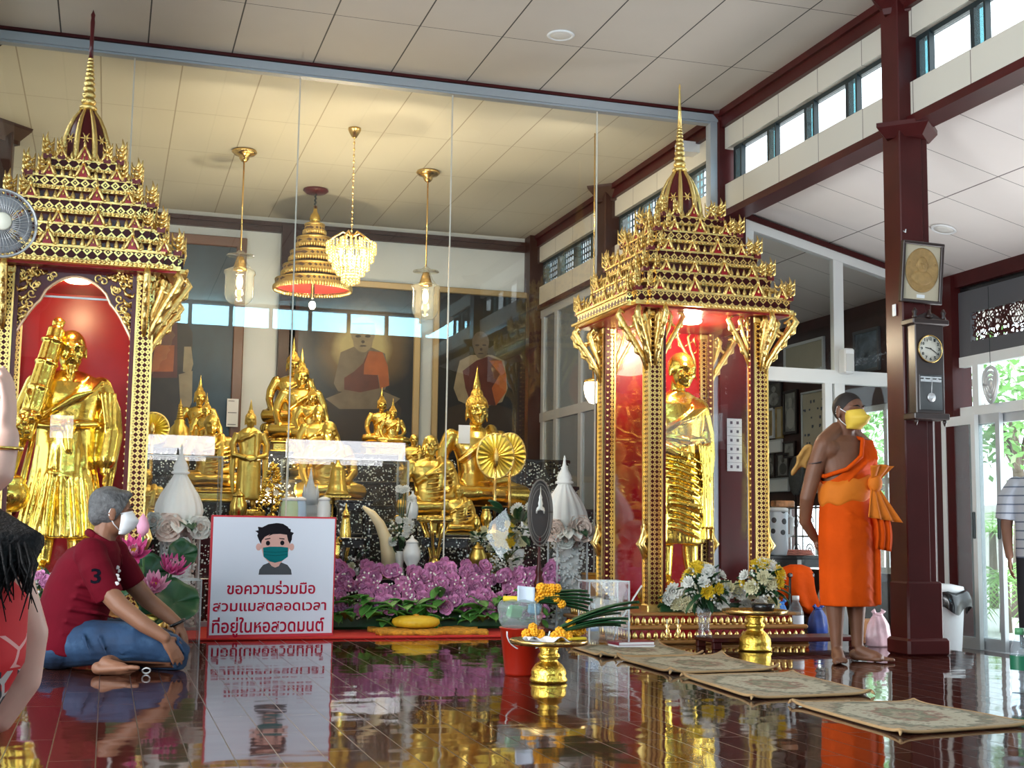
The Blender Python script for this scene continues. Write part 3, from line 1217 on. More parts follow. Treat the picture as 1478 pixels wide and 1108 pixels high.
    if arch:
        # cusped arch with carved spandrels between the front columns
        n = 24
        pts = []
        for k in range(n + 1):
            x = -0.36 + 0.72 * k / n
            u = abs(x) / 0.36
            z = 2.31 - 0.10 * (u / 0.50) ** 2 if u < 0.50 else 2.185 - 0.02 - 0.27 * ((u - 0.50) / 0.50) ** 1.5 if u > 0.56 else 2.185
            pts.append((x, z))
        b = MB()
        for k in range(n):
            (x0, z0), (x1, z1) = pts[k], pts[k + 1]
            b.prism([(x0, z0), (x1, z1), (x1, 2.36), (x0, 2.36)], -by - 0.03, -by + 0.0, 'y')
        ar = b.build('arch_spandrel', M_domered, t)
        b = MB()
        b.tube([(x, -by - 0.032, z) for x, z in pts], 0.010, 6)
        b.build('arch_rim', mat('arch_rim', (0.85, 0.55, 0.35), 0.35, 0.6), ar)
        for s in (-1, 1):
            b = MB()
            for k in range(9):
                u = 0.50 + 0.05 * k
                x = s * 0.36 * u
                z = 2.33 - 0.20 * max(0, u - 0.55) * (k % 3) * 0.8
                b.tube([(x, -by - 0.03, z), (x + s * 0.02, -by - 0.05, z - 0.02), (x + s * 0.03, -by - 0.045, z + 0.01)], [0.012, 0.010, 0.003], 5)
            rs = random.Random(5)
            for k in range(46):
                x, z = rs.uniform(0.05, 0.35), rs.uniform(1.92, 2.345)
                u = x / 0.36
                zc = 2.31 - 0.10 * (u / 0.50) ** 2 if u < 0.5 else 2.165 - 0.27 * ((u - 0.5) / 0.5) ** 1.5
                if z < zc + 0.02:
                    continue
                p0, sg = rs.uniform(0, 6), rs.choice((-1, 1))
                q = rs.uniform(0.022, 0.032)
                b.tube([(s * x + q * (1 - i / 15) * math.cos(p0 + sg * i * 0.55), -by - 0.034, z + q * (1 - i / 15) * math.sin(p0 + sg * i * 0.55)) for i in range(13)], [0.005 + 0.003 * i / 12 for i in range(13)], 6)
            for k in range(5):
                z = 2.26 - 0.06 * k
                b.tube([(s * 0.335, -by - 0.03, z), (s * 0.30, -by - 0.05, z + 0.015), (s * 0.285, -by - 0.045, z + 0.045)], [0.014, 0.012, 0.003], 5)
            b.build('scrollwork', M_leaf, ar)
        b = MB()
        b.box((-0.21, -by + 0.01, 2.175), (0.21, -by + 0.02, 2.187))
        b.build('glazing_bar', M_alu, t)
    point('shrine_lamp', (cx, cy - 0.20, 2.27), 11 if arch else 42, (1.0, 0.72, 0.38) if arch else (1.0, 0.84, 0.58), 0.06)
    return t


SH1 = (-0.255, 8.98)
SH2 = (4.11, 8.98)
shrine(*SH1, 'gilded spired shrine with a cusped arch front, behind the seated man in red', True)
shrine(*SH2, 'gilded spired shrine on slim open columns beside the standing monk in orange', False)

# ------------------------------------------------------------------ shapes for figures
def head_shapes(b, M, s, buddha=False, beard=False, ears=True, hair=0.0):
    """head of height s facing -Y, M places its centre"""
    old = b.M
    b.M = (old if old is not None else Matrix.Identity(4)) @ M @ Matrix.Scale(s, 4)
    b.ell((0, 0.05, 0.10), (0.335 + hair, 0.405 + hair, 0.385 + hair), 20, 14)
    b.ell((0, -0.045, -0.17), (0.265, 0.29, 0.31), 18, 12)
    b.ell((0, -0.21, -0.36), (0.13, 0.13, 0.10), 12, 8)
    for q in (-1, 1):
        b.ell((q * 0.165, -0.21, -0.10), (0.11, 0.12, 0.12), 10, 7)
        b.tube([(q * 0.25, -0.24, 0.10), (q * 0.13, -0.335, 0.125), (q * 0.03, -0.345, 0.085)], [0.03, 0.045, 0.035], 8)
        b.ell((q * 0.125, -0.285, 0.035), (0.075, 0.055, 0.036), 10, 7)
        b.ell((q * 0.05, -0.375, -0.105), (0.045, 0.045, 0.036), 8, 6)
        if ears:
            b.ell((q * 0.335, 0.06, -0.02 - (0.09 if buddha else 0)), (0.038, 0.085, 0.165 + (0.11 if buddha else 0)), 10, 8)
            b.ell((q * 0.345, 0.04, -0.14 - (0.14 if buddha else 0)), (0.032, 0.05, 0.05), 8, 6)
    b.tube([(0, -0.335, 0.09), (0, -0.375, 0.0), (0, -0.425, -0.095), (0, -0.385, -0.135)], [0.036, 0.042, 0.056, 0.03], 10)
    b.ell((0, -0.305, -0.215), (0.115, 0.055, 0.030), 12, 7)
    b.ell((0, -0.295, -0.268), (0.095, 0.055, 0.034), 12, 7)
    if beard:
        b.ell((0, -0.30, -0.47), (0.10, 0.07, 0.16), 10, 7)
        b.tube([(0, -0.30, -0.45), (0, -0.33, -0.68)], [0.085, 0.03], 8)
        for q in (-1, 1):
            b.tube([(q * 0.03, -0.37, -0.17), (q * 0.12, -0.32, -0.24), (q * 0.15, -0.28, -0.33)], [0.03, 0.035, 0.02], 7)
    b.tube([(0, 0.10, -0.22), (0, 0.13, -0.50), (0, 0.15, -0.80)], [0.215, 0.205, 0.24], 14)
    b.M = old


def hand_shapes(b, wrist, fdir, back, s=0.185, curl=0.3, side=1, spread=0.08):
    """hand of length s. fdir: finger direction, back: normal of the back of the hand, side: +1 puts the thumb to fdir x back"""
    f = Vector(fdir).normalized()
    k = Vector(back)
    k = (k - f * k.dot(f)).normalized()
    w = f.cross(k) * side
    p0 = Vector(wrist)
    R = Matrix((w, f, k)).transposed()
    b.ell(p0 + f * 0.26 * s, (0.20 * s, 0.30 * s, 0.085 * s), 12, 8, R)
    for q in (-1, 1):
        b.tube([p0 + w * q * 0.06 * s - f * 0.05 * s, p0 + w * q * 0.10 * s + f * 0.3 * s, p0 + w * q * 0.12 * s + f * 0.48 * s], [0.085 * s, 0.085 * s, 0.055 * s], 9)
    Ls = (0.43, 0.49, 0.45, 0.36)
    for i in range(4):
        o = (1.5 - i) * 0.098 * s
        a = curl * (0.35 + 0.05 * i)
        p = p0 + f * (0.47 - 0.02 * abs(i - 1)) * s + w * o
        pts = [p - f * 0.06 * s, p]
        d = (f + w * (1.5 - i) * spread * 0.5).normalized()
        ang = 0
        for seg in (0.44, 0.32, 0.24):
            ang += a * 1.25
            v = d * math.cos(ang) - k * math.sin(ang)
            p = p + v * Ls[i] * seg * s
            pts.append(p)
        b.tube(pts, [0.052 * s, 0.052 * s, 0.047 * s, 0.043 * s, 0.030 * s], 8)
    p = p0 + f * 0.10 * s + w * 0.14 * s
    v1 = (w * 0.8 + f * 0.75 - k * 0.25 * (1 + curl)).normalized()
    v2 = (w * (0.45 - 0.4 * curl) + f * 0.9 - k * 0.3 * curl).normalized()
    b.tube([p - w * 0.05 * s, p + v1 * 0.19 * s, p + v1 * 0.19 * s + v2 * 0.16 * s, p + v1 * 0.19 * s + v2 * 0.27 * s], [0.075 * s, 0.058 * s, 0.050 * s, 0.030 * s], 8)


def foot_shapes(b, ankle, fwd, s=0.25, up=(0, 0, 1), big=1, flat_z=None):
    """foot of length s from the ankle forwards; big: +1/-1 side of the big toe"""
    f = Vector(fwd).normalized()
    u = Vector(up)
    u = (u - f * u.dot(f)).normalized()
    w = f.cross(u) * big
    a = Vector(ankle)
    h = 0.26 * s
    sole = a - u * h
    b.ell(sole + u * 0.13 * s - f * 0.08 * s, (0.13 * s, 0.13 * s, 0.135 * s), 12, 8)
    b.tube([a - f * 0.02 * s + u * 0.02 * s, sole + f * 0.20 * s + u * 0.17 * s, sole + f * 0.45 * s + u * 0.105 * s, sole + f * 0.60 * s + u * 0.075 * s], [0.14 * s, 0.145 * s, 0.135 * s, 0.08 * s], 12)
    for q in (-1, 0, 1):
        b.tube([sole - f * 0.05 * s + u * 0.075 * s + w * q * 0.03 * s, sole + f * 0.30 * s + u * 0.07 * s + w * q * 0.07 * s, sole + f * 0.62 * s + u * 0.065 * s + w * q * 0.115 * s], [0.085 * s, 0.075 * s, 0.065 * s], 9)
    for i in range(5):
        o = (0.155 - 0.075 * i) * s
        L = (0.215, 0.20, 0.175, 0.145, 0.115)[i] * s
        r = (0.058, 0.038, 0.036, 0.034, 0.032)[i] * s
        p = sole + f * (0.64 - 0.025 * i * i * 0.5) * s + w * o
        b.capsule(p + u * 0.055 * s, p + f * L * 0.8 + u * 0.042 * s, r, r * 0.9, 8)


def T(x, y, z, rx=0.0, ry=0.0, rz=0.0):
    return Matrix.Translation((x, y, z)) @ Matrix.Rotation(rz, 4, 'Z') @ Matrix.Rotation(ry, 4, 'Y') @ Matrix.Rotation(rx, 4, 'X')


def rings(b, rows, n=40, folds=0, amp=0.0, ph=0.0, cap=True, twist=0.0):
    """loft of ellipses: rows (z, cx, cy, rx, ry[, fold amplitude])"""
    R = []
    for i, r in enumerate(rows):
        z, cx, cy, rx, ry = r[:5]
        am = r[5] if len(r) > 5 else amp
        ring = []
        for j in range(n):
            a = 2 * PI * j / n
            k = 1 + am * (math.cos(folds * a + ph + twist * i) + 0.5 * math.cos((folds * 0.6 // 1) * a + 1.3 + i * twist * 1.7)) if folds else 1
            ring.append((cx + rx * k * math.cos(a), cy + ry * k * math.sin(a), z))
        R.append(ring)
    b.loft(R, cap, True)


# ------------------------------------------------------------------ statues (unit figures, facing -Y)
def seated_body(b, monk=False):
    """crossed legs, hands in the earth-touching pose; about 1 high from seat to crown"""
    b.ell((0, -0.04, 0.06), (0.36, 0.25, 0.085), 24, 10)
    for q in (-1, 1):
        b.tube([(q * 0.10, 0.04, 0.10), (q * 0.28, -0.08, 0.105), (q * 0.385, -0.13, 0.085)], [0.12, 0.105, 0.085], 14)
        b.tube([(q * 0.385, -0.13, 0.085), (q * 0.18, -0.27, 0.085), (-q * 0.06, -0.30, 0.095)], [0.085, 0.075, 0.055], 12)
        b.tube([(-q * 0.06, -0.30, 0.105), (-q * 0.20, -0.27, 0.125)], [0.05, 0.032], 10)
    w = 1.12 if monk else 1.0
    rings(b, [(0.05, 0, 0.03, 0.23, 0.17), (0.16, 0, 0.03, 0.18 * w, 0.135), (0.27, 0, 0.03, 0.15 * w, 0.115), (0.38, 0, 0.03, 0.165 * w, 0.12), (0.48, 0, 0.03, 0.20 * w, 0.13), (0.56, 0, 0.035, 0.215 * w, 0.12), (0.62, 0, 0.04, 0.17, 0.095), (0.655, 0, 0.05, 0.09, 0.075)], 28)
    # right arm to the knee, left arm in the lap
    b.limb([(-0.215, 0.04, 0.575), (-0.285, 0.03, 0.44), (-0.305, 0.0, 0.32), (-0.30, -0.12, 0.22), (-0.285, -0.215, 0.165)], [0.070, 0.062, 0.052, 0.044, 0.034], 12)
    hand_shapes(b, (-0.285, -0.215, 0.165), (0.02, -0.30, -1), (-0.1, -1, 0.3), 0.15, 0.2, -1)
    b.limb([(0.215, 0.04, 0.575), (0.285, 0.03, 0.43), (0.30, -0.02, 0.31), (0.20, -0.15, 0.215), (0.08, -0.215, 0.19)], [0.070 * w, 0.064 * w, 0.056 * w, 0.048, 0.036], 12)
    hand_shapes(b, (0.08, -0.215, 0.19), (-1, -0.2, -0.05), (0, -0.1, -1), 0.15, 0.15, 1)
    # robe edge across the chest and the folded cloth on the left shoulder
    b.tube([(-0.17, -0.05, 0.36), (-0.06, -0.105, 0.45), (0.06, -0.11, 0.53), (0.15, -0.06, 0.60)], [0.022, 0.024, 0.024, 0.03], 8)
    b.tube([(0.12, 0.12, 0.60), (0.13, 0.02, 0.645), (0.13, -0.085, 0.57), (0.115, -0.125, 0.44), (0.10, -0.125, 0.31)], [0.05, 0.052, 0.05, 0.046, 0.04], 10, True, ((0, 1, 0), 0.5))
    if monk:
        for k in range(7):
            z = 0.16 + 0.055 * k
            b.tube([(0.30, 0.0, z + 0.05), (0.20, -0.11, z + 0.02), (0.05, -0.135, z - 0.01), (-0.10, -0.12, z - 0.03)], [0.012, 0.014, 0.013, 0.006], 6)


def lotus_base(w, d, h, m=None):
    b = MB()
    b.box((-w * 1.0, -d, 0), (w * 1.0, d, h * 0.18), 0.01)
    b.box((-w * 0.90, -d * 0.90, h * 0.15), (w * 0.90, d * 0.90, h * 0.62), 0.01)
    b.box((-w * 0.98, -d * 0.98, h * 0.60), (w * 0.98, d * 0.98, h * 0.72), 0.01)
    n = 18
    for k in range(n):
        a = 2 * PI * k / n
        b.ell((w * 0.86 * math.cos(a), d * 0.84 * math.sin(a), h * 0.84), (w * 0.15, d * 0.15, h * 0.16), 8, 6)
    b.lathe([(w * 0.88, h * 0.70), (w * 0.92, h * 0.86), (w * 0.86, h)], (0, 0, 0), 24, True, 1, d / w)
    return b.mesh('pedestal', m or M_goldd)


def make_buddha(name, m, monk=False, base_h=0.16, cap=True):
    root = link(name, None)
    b = MB()
    seated_body(b, monk)
    head_shapes(b, T(0, 0.0, 0.80, 0.05), 0.27, not monk, False)
    o = remesh(b, 'body', m, 0.0105, root, 3, (0, 0, base_h))
    if not monk:
        h = MB()
        h.M = T(0, 0.0, 0.80, 0.05) @ Matrix.Scale(0.27, 4)
        h.ell((0, 0.085, 0.185), (0.355, 0.40, 0.345), 20, 12)
        h.ell((0, 0.10, 0.52), (0.20, 0.21, 0.20), 14, 9)
        h.tube([(-0.32, -0.10, 0.10), (-0.22, -0.27, 0.24), (0, -0.36, 0.235), (0.22, -0.27, 0.24), (0.32, -0.10, 0.10)], 0.04, 8)
        h.M = None
        hm = remesh(h, 'curled_hair', MATS['gold_curls'], 0.010, root, 1, (0, 0, base_h))
        f = MB()
        f.M = T(0, 0.028, 0.985, 0.05)
        f.lathe([(0.030, -0.02), (0.036, 0.01), (0.030, 0.05), (0.016, 0.10), (0.006, 0.16), (0.001, 0.20)], (0, 0, 0), 10)
        f.M = None
        f.build('flame_finial', m, root, (0, 0, base_h))
    if base_h:
        link('pedestal', lotus_base(0.42, 0.33, base_h, m), root, (0, -0.05, 0))
    return root


def curls_mat():
    n = NT('gold_curls')
    co = n.coord()
    v = n.n('ShaderNodeTexVoronoi', feature='F1')
    v.inputs['Scale'].default_value = 46
    n.l(co, v.inputs['Vector'])
    n.b.inputs['Base Color'].default_value = (0.80, 0.52, 0.11, 1)
    n.b.inputs['Metallic'].default_value = 1
    n.b.inputs['Roughness'].default_value = 0.32
    n.bump(n.math('SUBTRACT', 1.0, v.outputs['Distance']), 0.9, 0.02)
    MATS['gold_curls'] = n.m
    return n.m


curls_mat()


def fold_lines(b, cx, cy, z0, z1, r0, r1, n, a0, a1, rad=0.012, lean=0.0, cyk=1.0):
    """raised folds running down a skirt"""
    for k in range(n):
        a = a0 + (a1 - a0) * (k + 0.5) / n
        pts = []
        for i in range(6):
            t = i / 5
            r = r0 + (r1 - r0) * t
            aa = a + lean * t + 0.05 * math.sin(3 * t + k)
            pts.append((cx + r * math.cos(aa), cy + r * cyk * math.sin(aa), z0 + (z1 - z0) * t))
        b.tube(pts, [rad * 0.5, rad, rad, rad * 1.1, rad * 1.1, rad * 0.8], 7)


# --- pilgrim monk with staff bundle and bowl, in the left shrine (1.55 m)
def pilgrim():
    root = thing('monk_statue', 'bright gold standing monk statue with staff bundle and bowl inside the arched shrine', 'statue', (SH1[0] - 0.03, SH1[1] + 0.02, 0.21), 0.10)
    p = MB()
    p.lathe([(0.36, 0), (0.37, 0.04), (0.33, 0.08), (0.31, 0.16), (0.34, 0.20), (0.34, 0.22)], (0, 0, 0), 28)
    p.build('pedestal', M_goldd, root)
    b = MB()
    z0 = 0.22
    for q in (-1, 1):
        foot_shapes(b, (q * 0.10, 0.0, z0 + 0.075), (q * 0.15, -1, 0), 0.25, (0, 0, 1), -q)
        b.tube([(q * 0.10, 0.0, z0 + 0.07), (q * 0.095, 0.01, z0 + 0.25), (q * 0.09, 0.01, z0 + 0.5)], [0.045, 0.062, 0.07], 12)
    # flared skirt
    rings(b, [(z0 + 0.24, 0.0, 0.01, 0.285, 0.20, 0.05), (z0 + 0.30, 0, 0.01, 0.275, 0.195, 0.05), (z0 + 0.50, 0, 0.01, 0.235, 0.165, 0.045), (z0 + 0.70, 0.0, 0.01, 0.20, 0.15, 0.03), (z0 + 0.86, 0, 0.01, 0.185, 0.14, 0.015), (z0 + 0.96, 0, 0.01, 0.185, 0.138, 0.01)], 60, 15, 0.03, 0.4, True, 0.12)
    fold_lines(b, 0, 0.01, z0 + 0.72, z0 + 0.25, 0.19, 0.285, 9, -PI * 0.95, -PI * 0.10, 0.017, 0.0, 0.72)
    # torso, shoulders
    rings(b, [(z0 + 0.84, 0, 0.01, 0.19, 0.14), (z0 + 0.96, 0, 0.01, 0.185, 0.14), (z0 + 1.08, 0, 0.01, 0.205, 0.145), (z0 + 1.18, 0, 0.015, 0.225, 0.14), (z0 + 1.26, 0, 0.02, 0.225, 0.12), (z0 + 1.31, 0, 0.03, 0.16, 0.09), (z0 + 1.34, 0, 0.03, 0.09, 0.075)], 36)
    # robe bands over the left shoulder
    for k in range(6):
        o = 0.035 * k
        b.tube([(-0.205 + o * 0.4, -0.03, z0 + 0.98 + o * 0.3), (-0.10 + o * 0.6, -0.125, z0 + 1.06 + o * 0.3), (0.03 + o * 0.6, -0.135, z0 + 1.16 + o * 0.2), (0.12 + o * 0.45, -0.06, z0 + 1.295 - o * 0.15), (0.13 + o * 0.4, 0.06, z0 + 1.28 - o * 0.15)], 0.016, 8)
    b.tube([(-0.20, 0.0, z0 + 0.98), (-0.10, -0.125, z0 + 0.965), (0.06, -0.135, z0 + 0.975), (0.19, -0.04, z0 + 0.99)], 0.026, 10)
    b.ell((0.0, -0.15, z0 + 0.955), (0.045, 0.035, 0.05), 10, 8)
    b.tube([(0.0, -0.155, z0 + 0.94), (0.01, -0.165, z0 + 0.80)], [0.03, 0.02], 8)
    # belt sash ends, hem band at the knee
    b.tube([(-0.19, -0.02, z0 + 0.70), (-0.08, -0.135, z0 + 0.66), (0.05, -0.14, z0 + 0.63), (0.19, -0.04, z0 + 0.66)], 0.014, 8)
    # left arm hanging with the sleeve of the robe
    b.limb([(0.205, 0.03, z0 + 1.24), (0.265, 0.03, z0 + 1.08), (0.275, 0.0, z0 + 0.92), (0.255, -0.04, z0 + 0.76)], [0.075, 0.080, 0.085, 0.075], 12)
    b.tube([(0.275, 0.0, z0 + 0.95), (0.285, 0.02, z0 + 0.72), (0.275, 0.03, z0 + 0.52)], [0.06, 0.05, 0.03], 10, True, ((0, 1, 0), 0.6))
    b.tube([(0.255, -0.04, z0 + 0.78), (0.25, -0.06, z0 + 0.66)], [0.045, 0.035], 10)
    hand_shapes(b, (0.25, -0.06, z0 + 0.66), (0, -0.15, -1), (1, 0, 0), 0.17, 0.5, 1)
    for k in range(4):
        b.tube([(0.20 + 0.03 * k, -0.07, z0 + 1.20), (0.235 + 0.02 * k, -0.07, z0 + 1.0), (0.25 + 0.012 * k, -0.05, z0 + 0.80)], 0.013, 6)
    # right arm up to the bundle
    b.limb([(-0.205, 0.03, z0 + 1.24), (-0.285, -0.03, z0 + 1.05), (-0.265, -0.12, z0 + 0.97), (-0.22, -0.20, z0 + 1.07)], [0.070, 0.058, 0.050, 0.038], 12)
    hand_shapes(b, (-0.22, -0.20, z0 + 1.07), (-0.2, -0.2, 1), (0.4, -1, 0), 0.17, 1.0, 1)
    head_shapes(b, T(0.0, -0.02, z0 + 1.47, 0.10, 0, 0), 0.285, False, True)
    remesh(b, 'body', M_goldb, 0.008, root, 4)
    # the long umbrella bundle
    u = MB()
    p0, p1 = Vector((-0.27, -0.20, z0 + 0.86)), Vector((-0.10, -0.10, z0 + 1.60))
    d = (p1 - p0)
    for k in range(7):
        a = 2 * PI * k / 7
        o = Vector((math.cos(a), math.sin(a), 0)) * 0.035
        u.tube([p0 + o * 0.7, p0 + d * 0.3 + o * 1.3, p0 + d * 0.85 + o * 1.15, p1 + o * 0.5], [0.022, 0.030, 0.028, 0.018], 8)
    u.tube([p0, p1], 0.055, 12)
    for t in (0.22, 0.45, 0.68, 0.88):
        c = p0 + d * t
        u.tube([c - d * 0.012, c, c + d * 0.012], [0.072, 0.080, 0.072], 14)
    u.ell(p1 + d * 0.04, (0.04, 0.04, 0.05), 10, 8)
    u.tube([p1 + Vector((0, 0, 0.03)), p1 + Vector((0.05, 0.0, 0.05))], [0.018, 0.012], 8)
    for k in range(9):
        u.ell(p0 + d * 0.12 + Vector((rnd.uniform(-.08, .08), rnd.uniform(-.09, 0), rnd.uniform(-.05, .05))), (0.035, 0.035, 0.03), 8, 6)
    remesh(u, 'staff_bundle', M_goldb, 0.008, root, 1)
    s = MB()
    s.tube([p0 + d * 0.1, Vector((-0.33, -0.24, z0 + 0.62)), Vector((-0.37, -0.27, z0 + 0.36))], [0.022, 0.022, 0.018], 10)
    s.tube([p0 + d * 0.05 + Vector((0.05, 0, 0)), Vector((-0.26, -0.25, z0 + 0.62)), Vector((-0.33, -0.27, z0 + 0.40))], [0.016, 0.020, 0.014], 8)
    s.build('staff', M_goldb, root)
    w = MB()
    w.lathe([(0.001, -0.10), (0.06, -0.095), (0.11, -0.06), (0.13, 0.0), (0.12, 0.05), (0.095, 0.085), (0.105, 0.10), (0.08, 0.125), (0.03, 0.145), (0.001, 0.15)], (-0.34, -0.22, z0 + 0.50), 22)
    w.build('alms_bowl', M_goldb, root)
    return root


pilgrim()


# --- slender standing monk in the right shrine (1.8 m)
def elder():
    root = thing('monk_statue', 'bright gold standing monk statue in a draped robe inside the open columned shrine', 'statue', (SH2[0] + 0.0, SH2[1] + 0.02, 0.21), 0.12)
    p = MB()
    p.box((-0.27, -0.24, 0), (0.27, 0.24, 0.05), 0.01)
    p.box((-0.24, -0.21, 0.05), (0.24, 0.21, 0.14), 0.012)
    p.build('pedestal', M_goldb, root)
    b = MB()
    z0 = 0.14
    for q in (-1, 1):
        foot_shapes(b, (q * 0.115, 0.0, z0 + 0.08), (q * 0.2, -1, 0), 0.26, (0, 0, 1), -q)
        b.tube([(q * 0.115, 0.0, z0 + 0.07), (q * 0.11, 0.02, z0 + 0.26), (q * 0.10, 0.01, z0 + 0.5)], [0.045, 0.064, 0.07], 12)
    rings(b, [(z0 + 0.33, 0.0, 0.01, 0.205, 0.16, 0.03), (z0 + 0.36, 0, 0.01, 0.21, 0.165, 0.03), (z0 + 0.55, 0.0, 0.01, 0.20, 0.16, 0.03), (z0 + 0.62, 0.0, 0.01, 0.215, 0.17, 0.03), (z0 + 0.80, 0, 0.01, 0.195, 0.155, 0.02), (z0 + 0.98, 0, 0.01, 0.18, 0.14, 0.012), (z0 + 1.05, 0, 0.01, 0.175, 0.135, 0.01)], 60, 13, 0.03, 0.2, True, 0.2)
    b.tube([(-0.20, -0.0, z0 + 0.66), (-0.10, -0.155, z0 + 0.63), (0.06, -0.165, z0 + 0.60), (0.20, -0.04, z0 + 0.60)], 0.020, 8)
    for k in range(10):
        zz = z0 + 0.42 + 0.062 * k
        b.tube([(-0.20, -0.02, zz + 0.06), (-0.10, -0.145, zz + 0.03), (0.03, -0.16, zz - 0.015), (0.12, -0.13, zz - 0.05)], [0.010, 0.017, 0.016, 0.006], 7)
    rings(b, [(z0 + 0.96, 0, 0.01, 0.18, 0.14), (z0 + 1.12, 0, 0.01, 0.185, 0.14), (z0 + 1.26, 0, 0.015, 0.21, 0.14), (z0 + 1.38, 0, 0.02, 0.225, 0.12), (z0 + 1.44, 0, 0.02, 0.17, 0.09), (z0 + 1.48, 0, 0.01, 0.085, 0.075)], 36)
    b.tube([(-0.19, -0.03, z0 + 1.13), (0.0, -0.15, z0 + 1.10), (0.19, -0.04, z0 + 1.12)], 0.024, 10)
    for k in range(8):
        o = 0.032 * k
        b.tube([(-0.19 + o * 0.5, -0.05, z0 + 1.16 + o * 0.4), (-0.07 + o * 0.6, -0.135, z0 + 1.24 + o * 0.2), (0.05 + o * 0.5, -0.13, z0 + 1.33 + o * 0.1), (0.10 + o * 0.4, -0.04, z0 + 1.44 - o * 0.12), (0.11 + o * 0.4, 0.07, z0 + 1.41 - o * 0.12)], 0.014, 7)
    # arms: the right one close to the body under the robe, the left hanging
    b.limb([(-0.20, 0.03, z0 + 1.36), (-0.225, 0.02, z0 + 1.18), (-0.20, -0.06, z0 + 1.05), (-0.10, -0.15, z0 + 1.0)], [0.068, 0.06, 0.055, 0.04], 12)
    hand_shapes(b, (-0.10, -0.16, z0 + 1.0), (1, -0.1, -0.2), (0, -1, 0.2), 0.17, 0.6, -1)
    b.limb([(0.205, 0.03, z0 + 1.36), (0.25, 0.03, z0 + 1.18), (0.245, 0.0, z0 + 1.0), (0.235, -0.03, z0 + 0.86)], [0.075, 0.075, 0.07, 0.05], 12)
    hand_shapes(b, (0.235, -0.03, z0 + 0.86), (0, -0.1, -1), (1, 0, 0), 0.18, 0.4, 1)
    # cloth hanging from the left forearm to the hem
    rings(b, [(z0 + 0.36, 0.235, 0.03, 0.05, 0.10, 0.1), (z0 + 0.42, 0.235, 0.03, 0.055, 0.105, 0.1), (z0 + 0.70, 0.235, 0.03, 0.052, 0.09, 0.08), (z0 + 1.0, 0.24, 0.02, 0.05, 0.08, 0.05), (z0 + 1.2, 0.235, 0.03, 0.05, 0.07)], 28, 6, 0.08, 0, True, 0.3)
    for k in range(5):
        b.tube([(0.10 + 0.03 * k, -0.13 + 0.018 * k, z0 + 1.08), (0.13 + 0.03 * k, -0.145 + 0.02 * k, z0 + 0.80), (0.13 + 0.03 * k, -0.15 + 0.02 * k, z0 + 0.45)], 0.013, 7)
    head_shapes(b, T(0.01, -0.03, z0 + 1.64, 0.12, 0, 0.12), 0.29, False, False)
    remesh(b, 'body', M_goldb, 0.008, root, 4)
    return root


elder()

# ------------------------------------------------------------------ the altar behind the glass
TIERS = [(10.40, 11.02, 0.36), (11.02, 11.85, 0.72), (11.85, 12.42, 0.98), (12.42, 12.70, 1.22), (12.70, 14.4, 1.50)]
names = ['lowest', 'second', 'middle', 'fourth', 'topmost']
for (y0, y1, z), nm in zip(TIERS, names):
    t = thing('altar_table', 'black altar step with pale shell inlay, %s of the five steps behind the glass' % nm, 'altar', (2.3, y0, 0), 0, 'altar steps')
    b = MB()
    b.box((-2.2, 0.0, 0), (2.25, y1 - y0, z - 0.03))
    b.build('front', M_inlay, t)
    b = MB()
    b.box((-2.22, -0.004, z - 0.035), (2.27, y1 - y0, z), 0.006)
    b.build('top', M_black, t)


def tier_z(y):
    for y0, y1, z in TIERS:
        if y0 <= y < y1:
            return z
    return 0.0


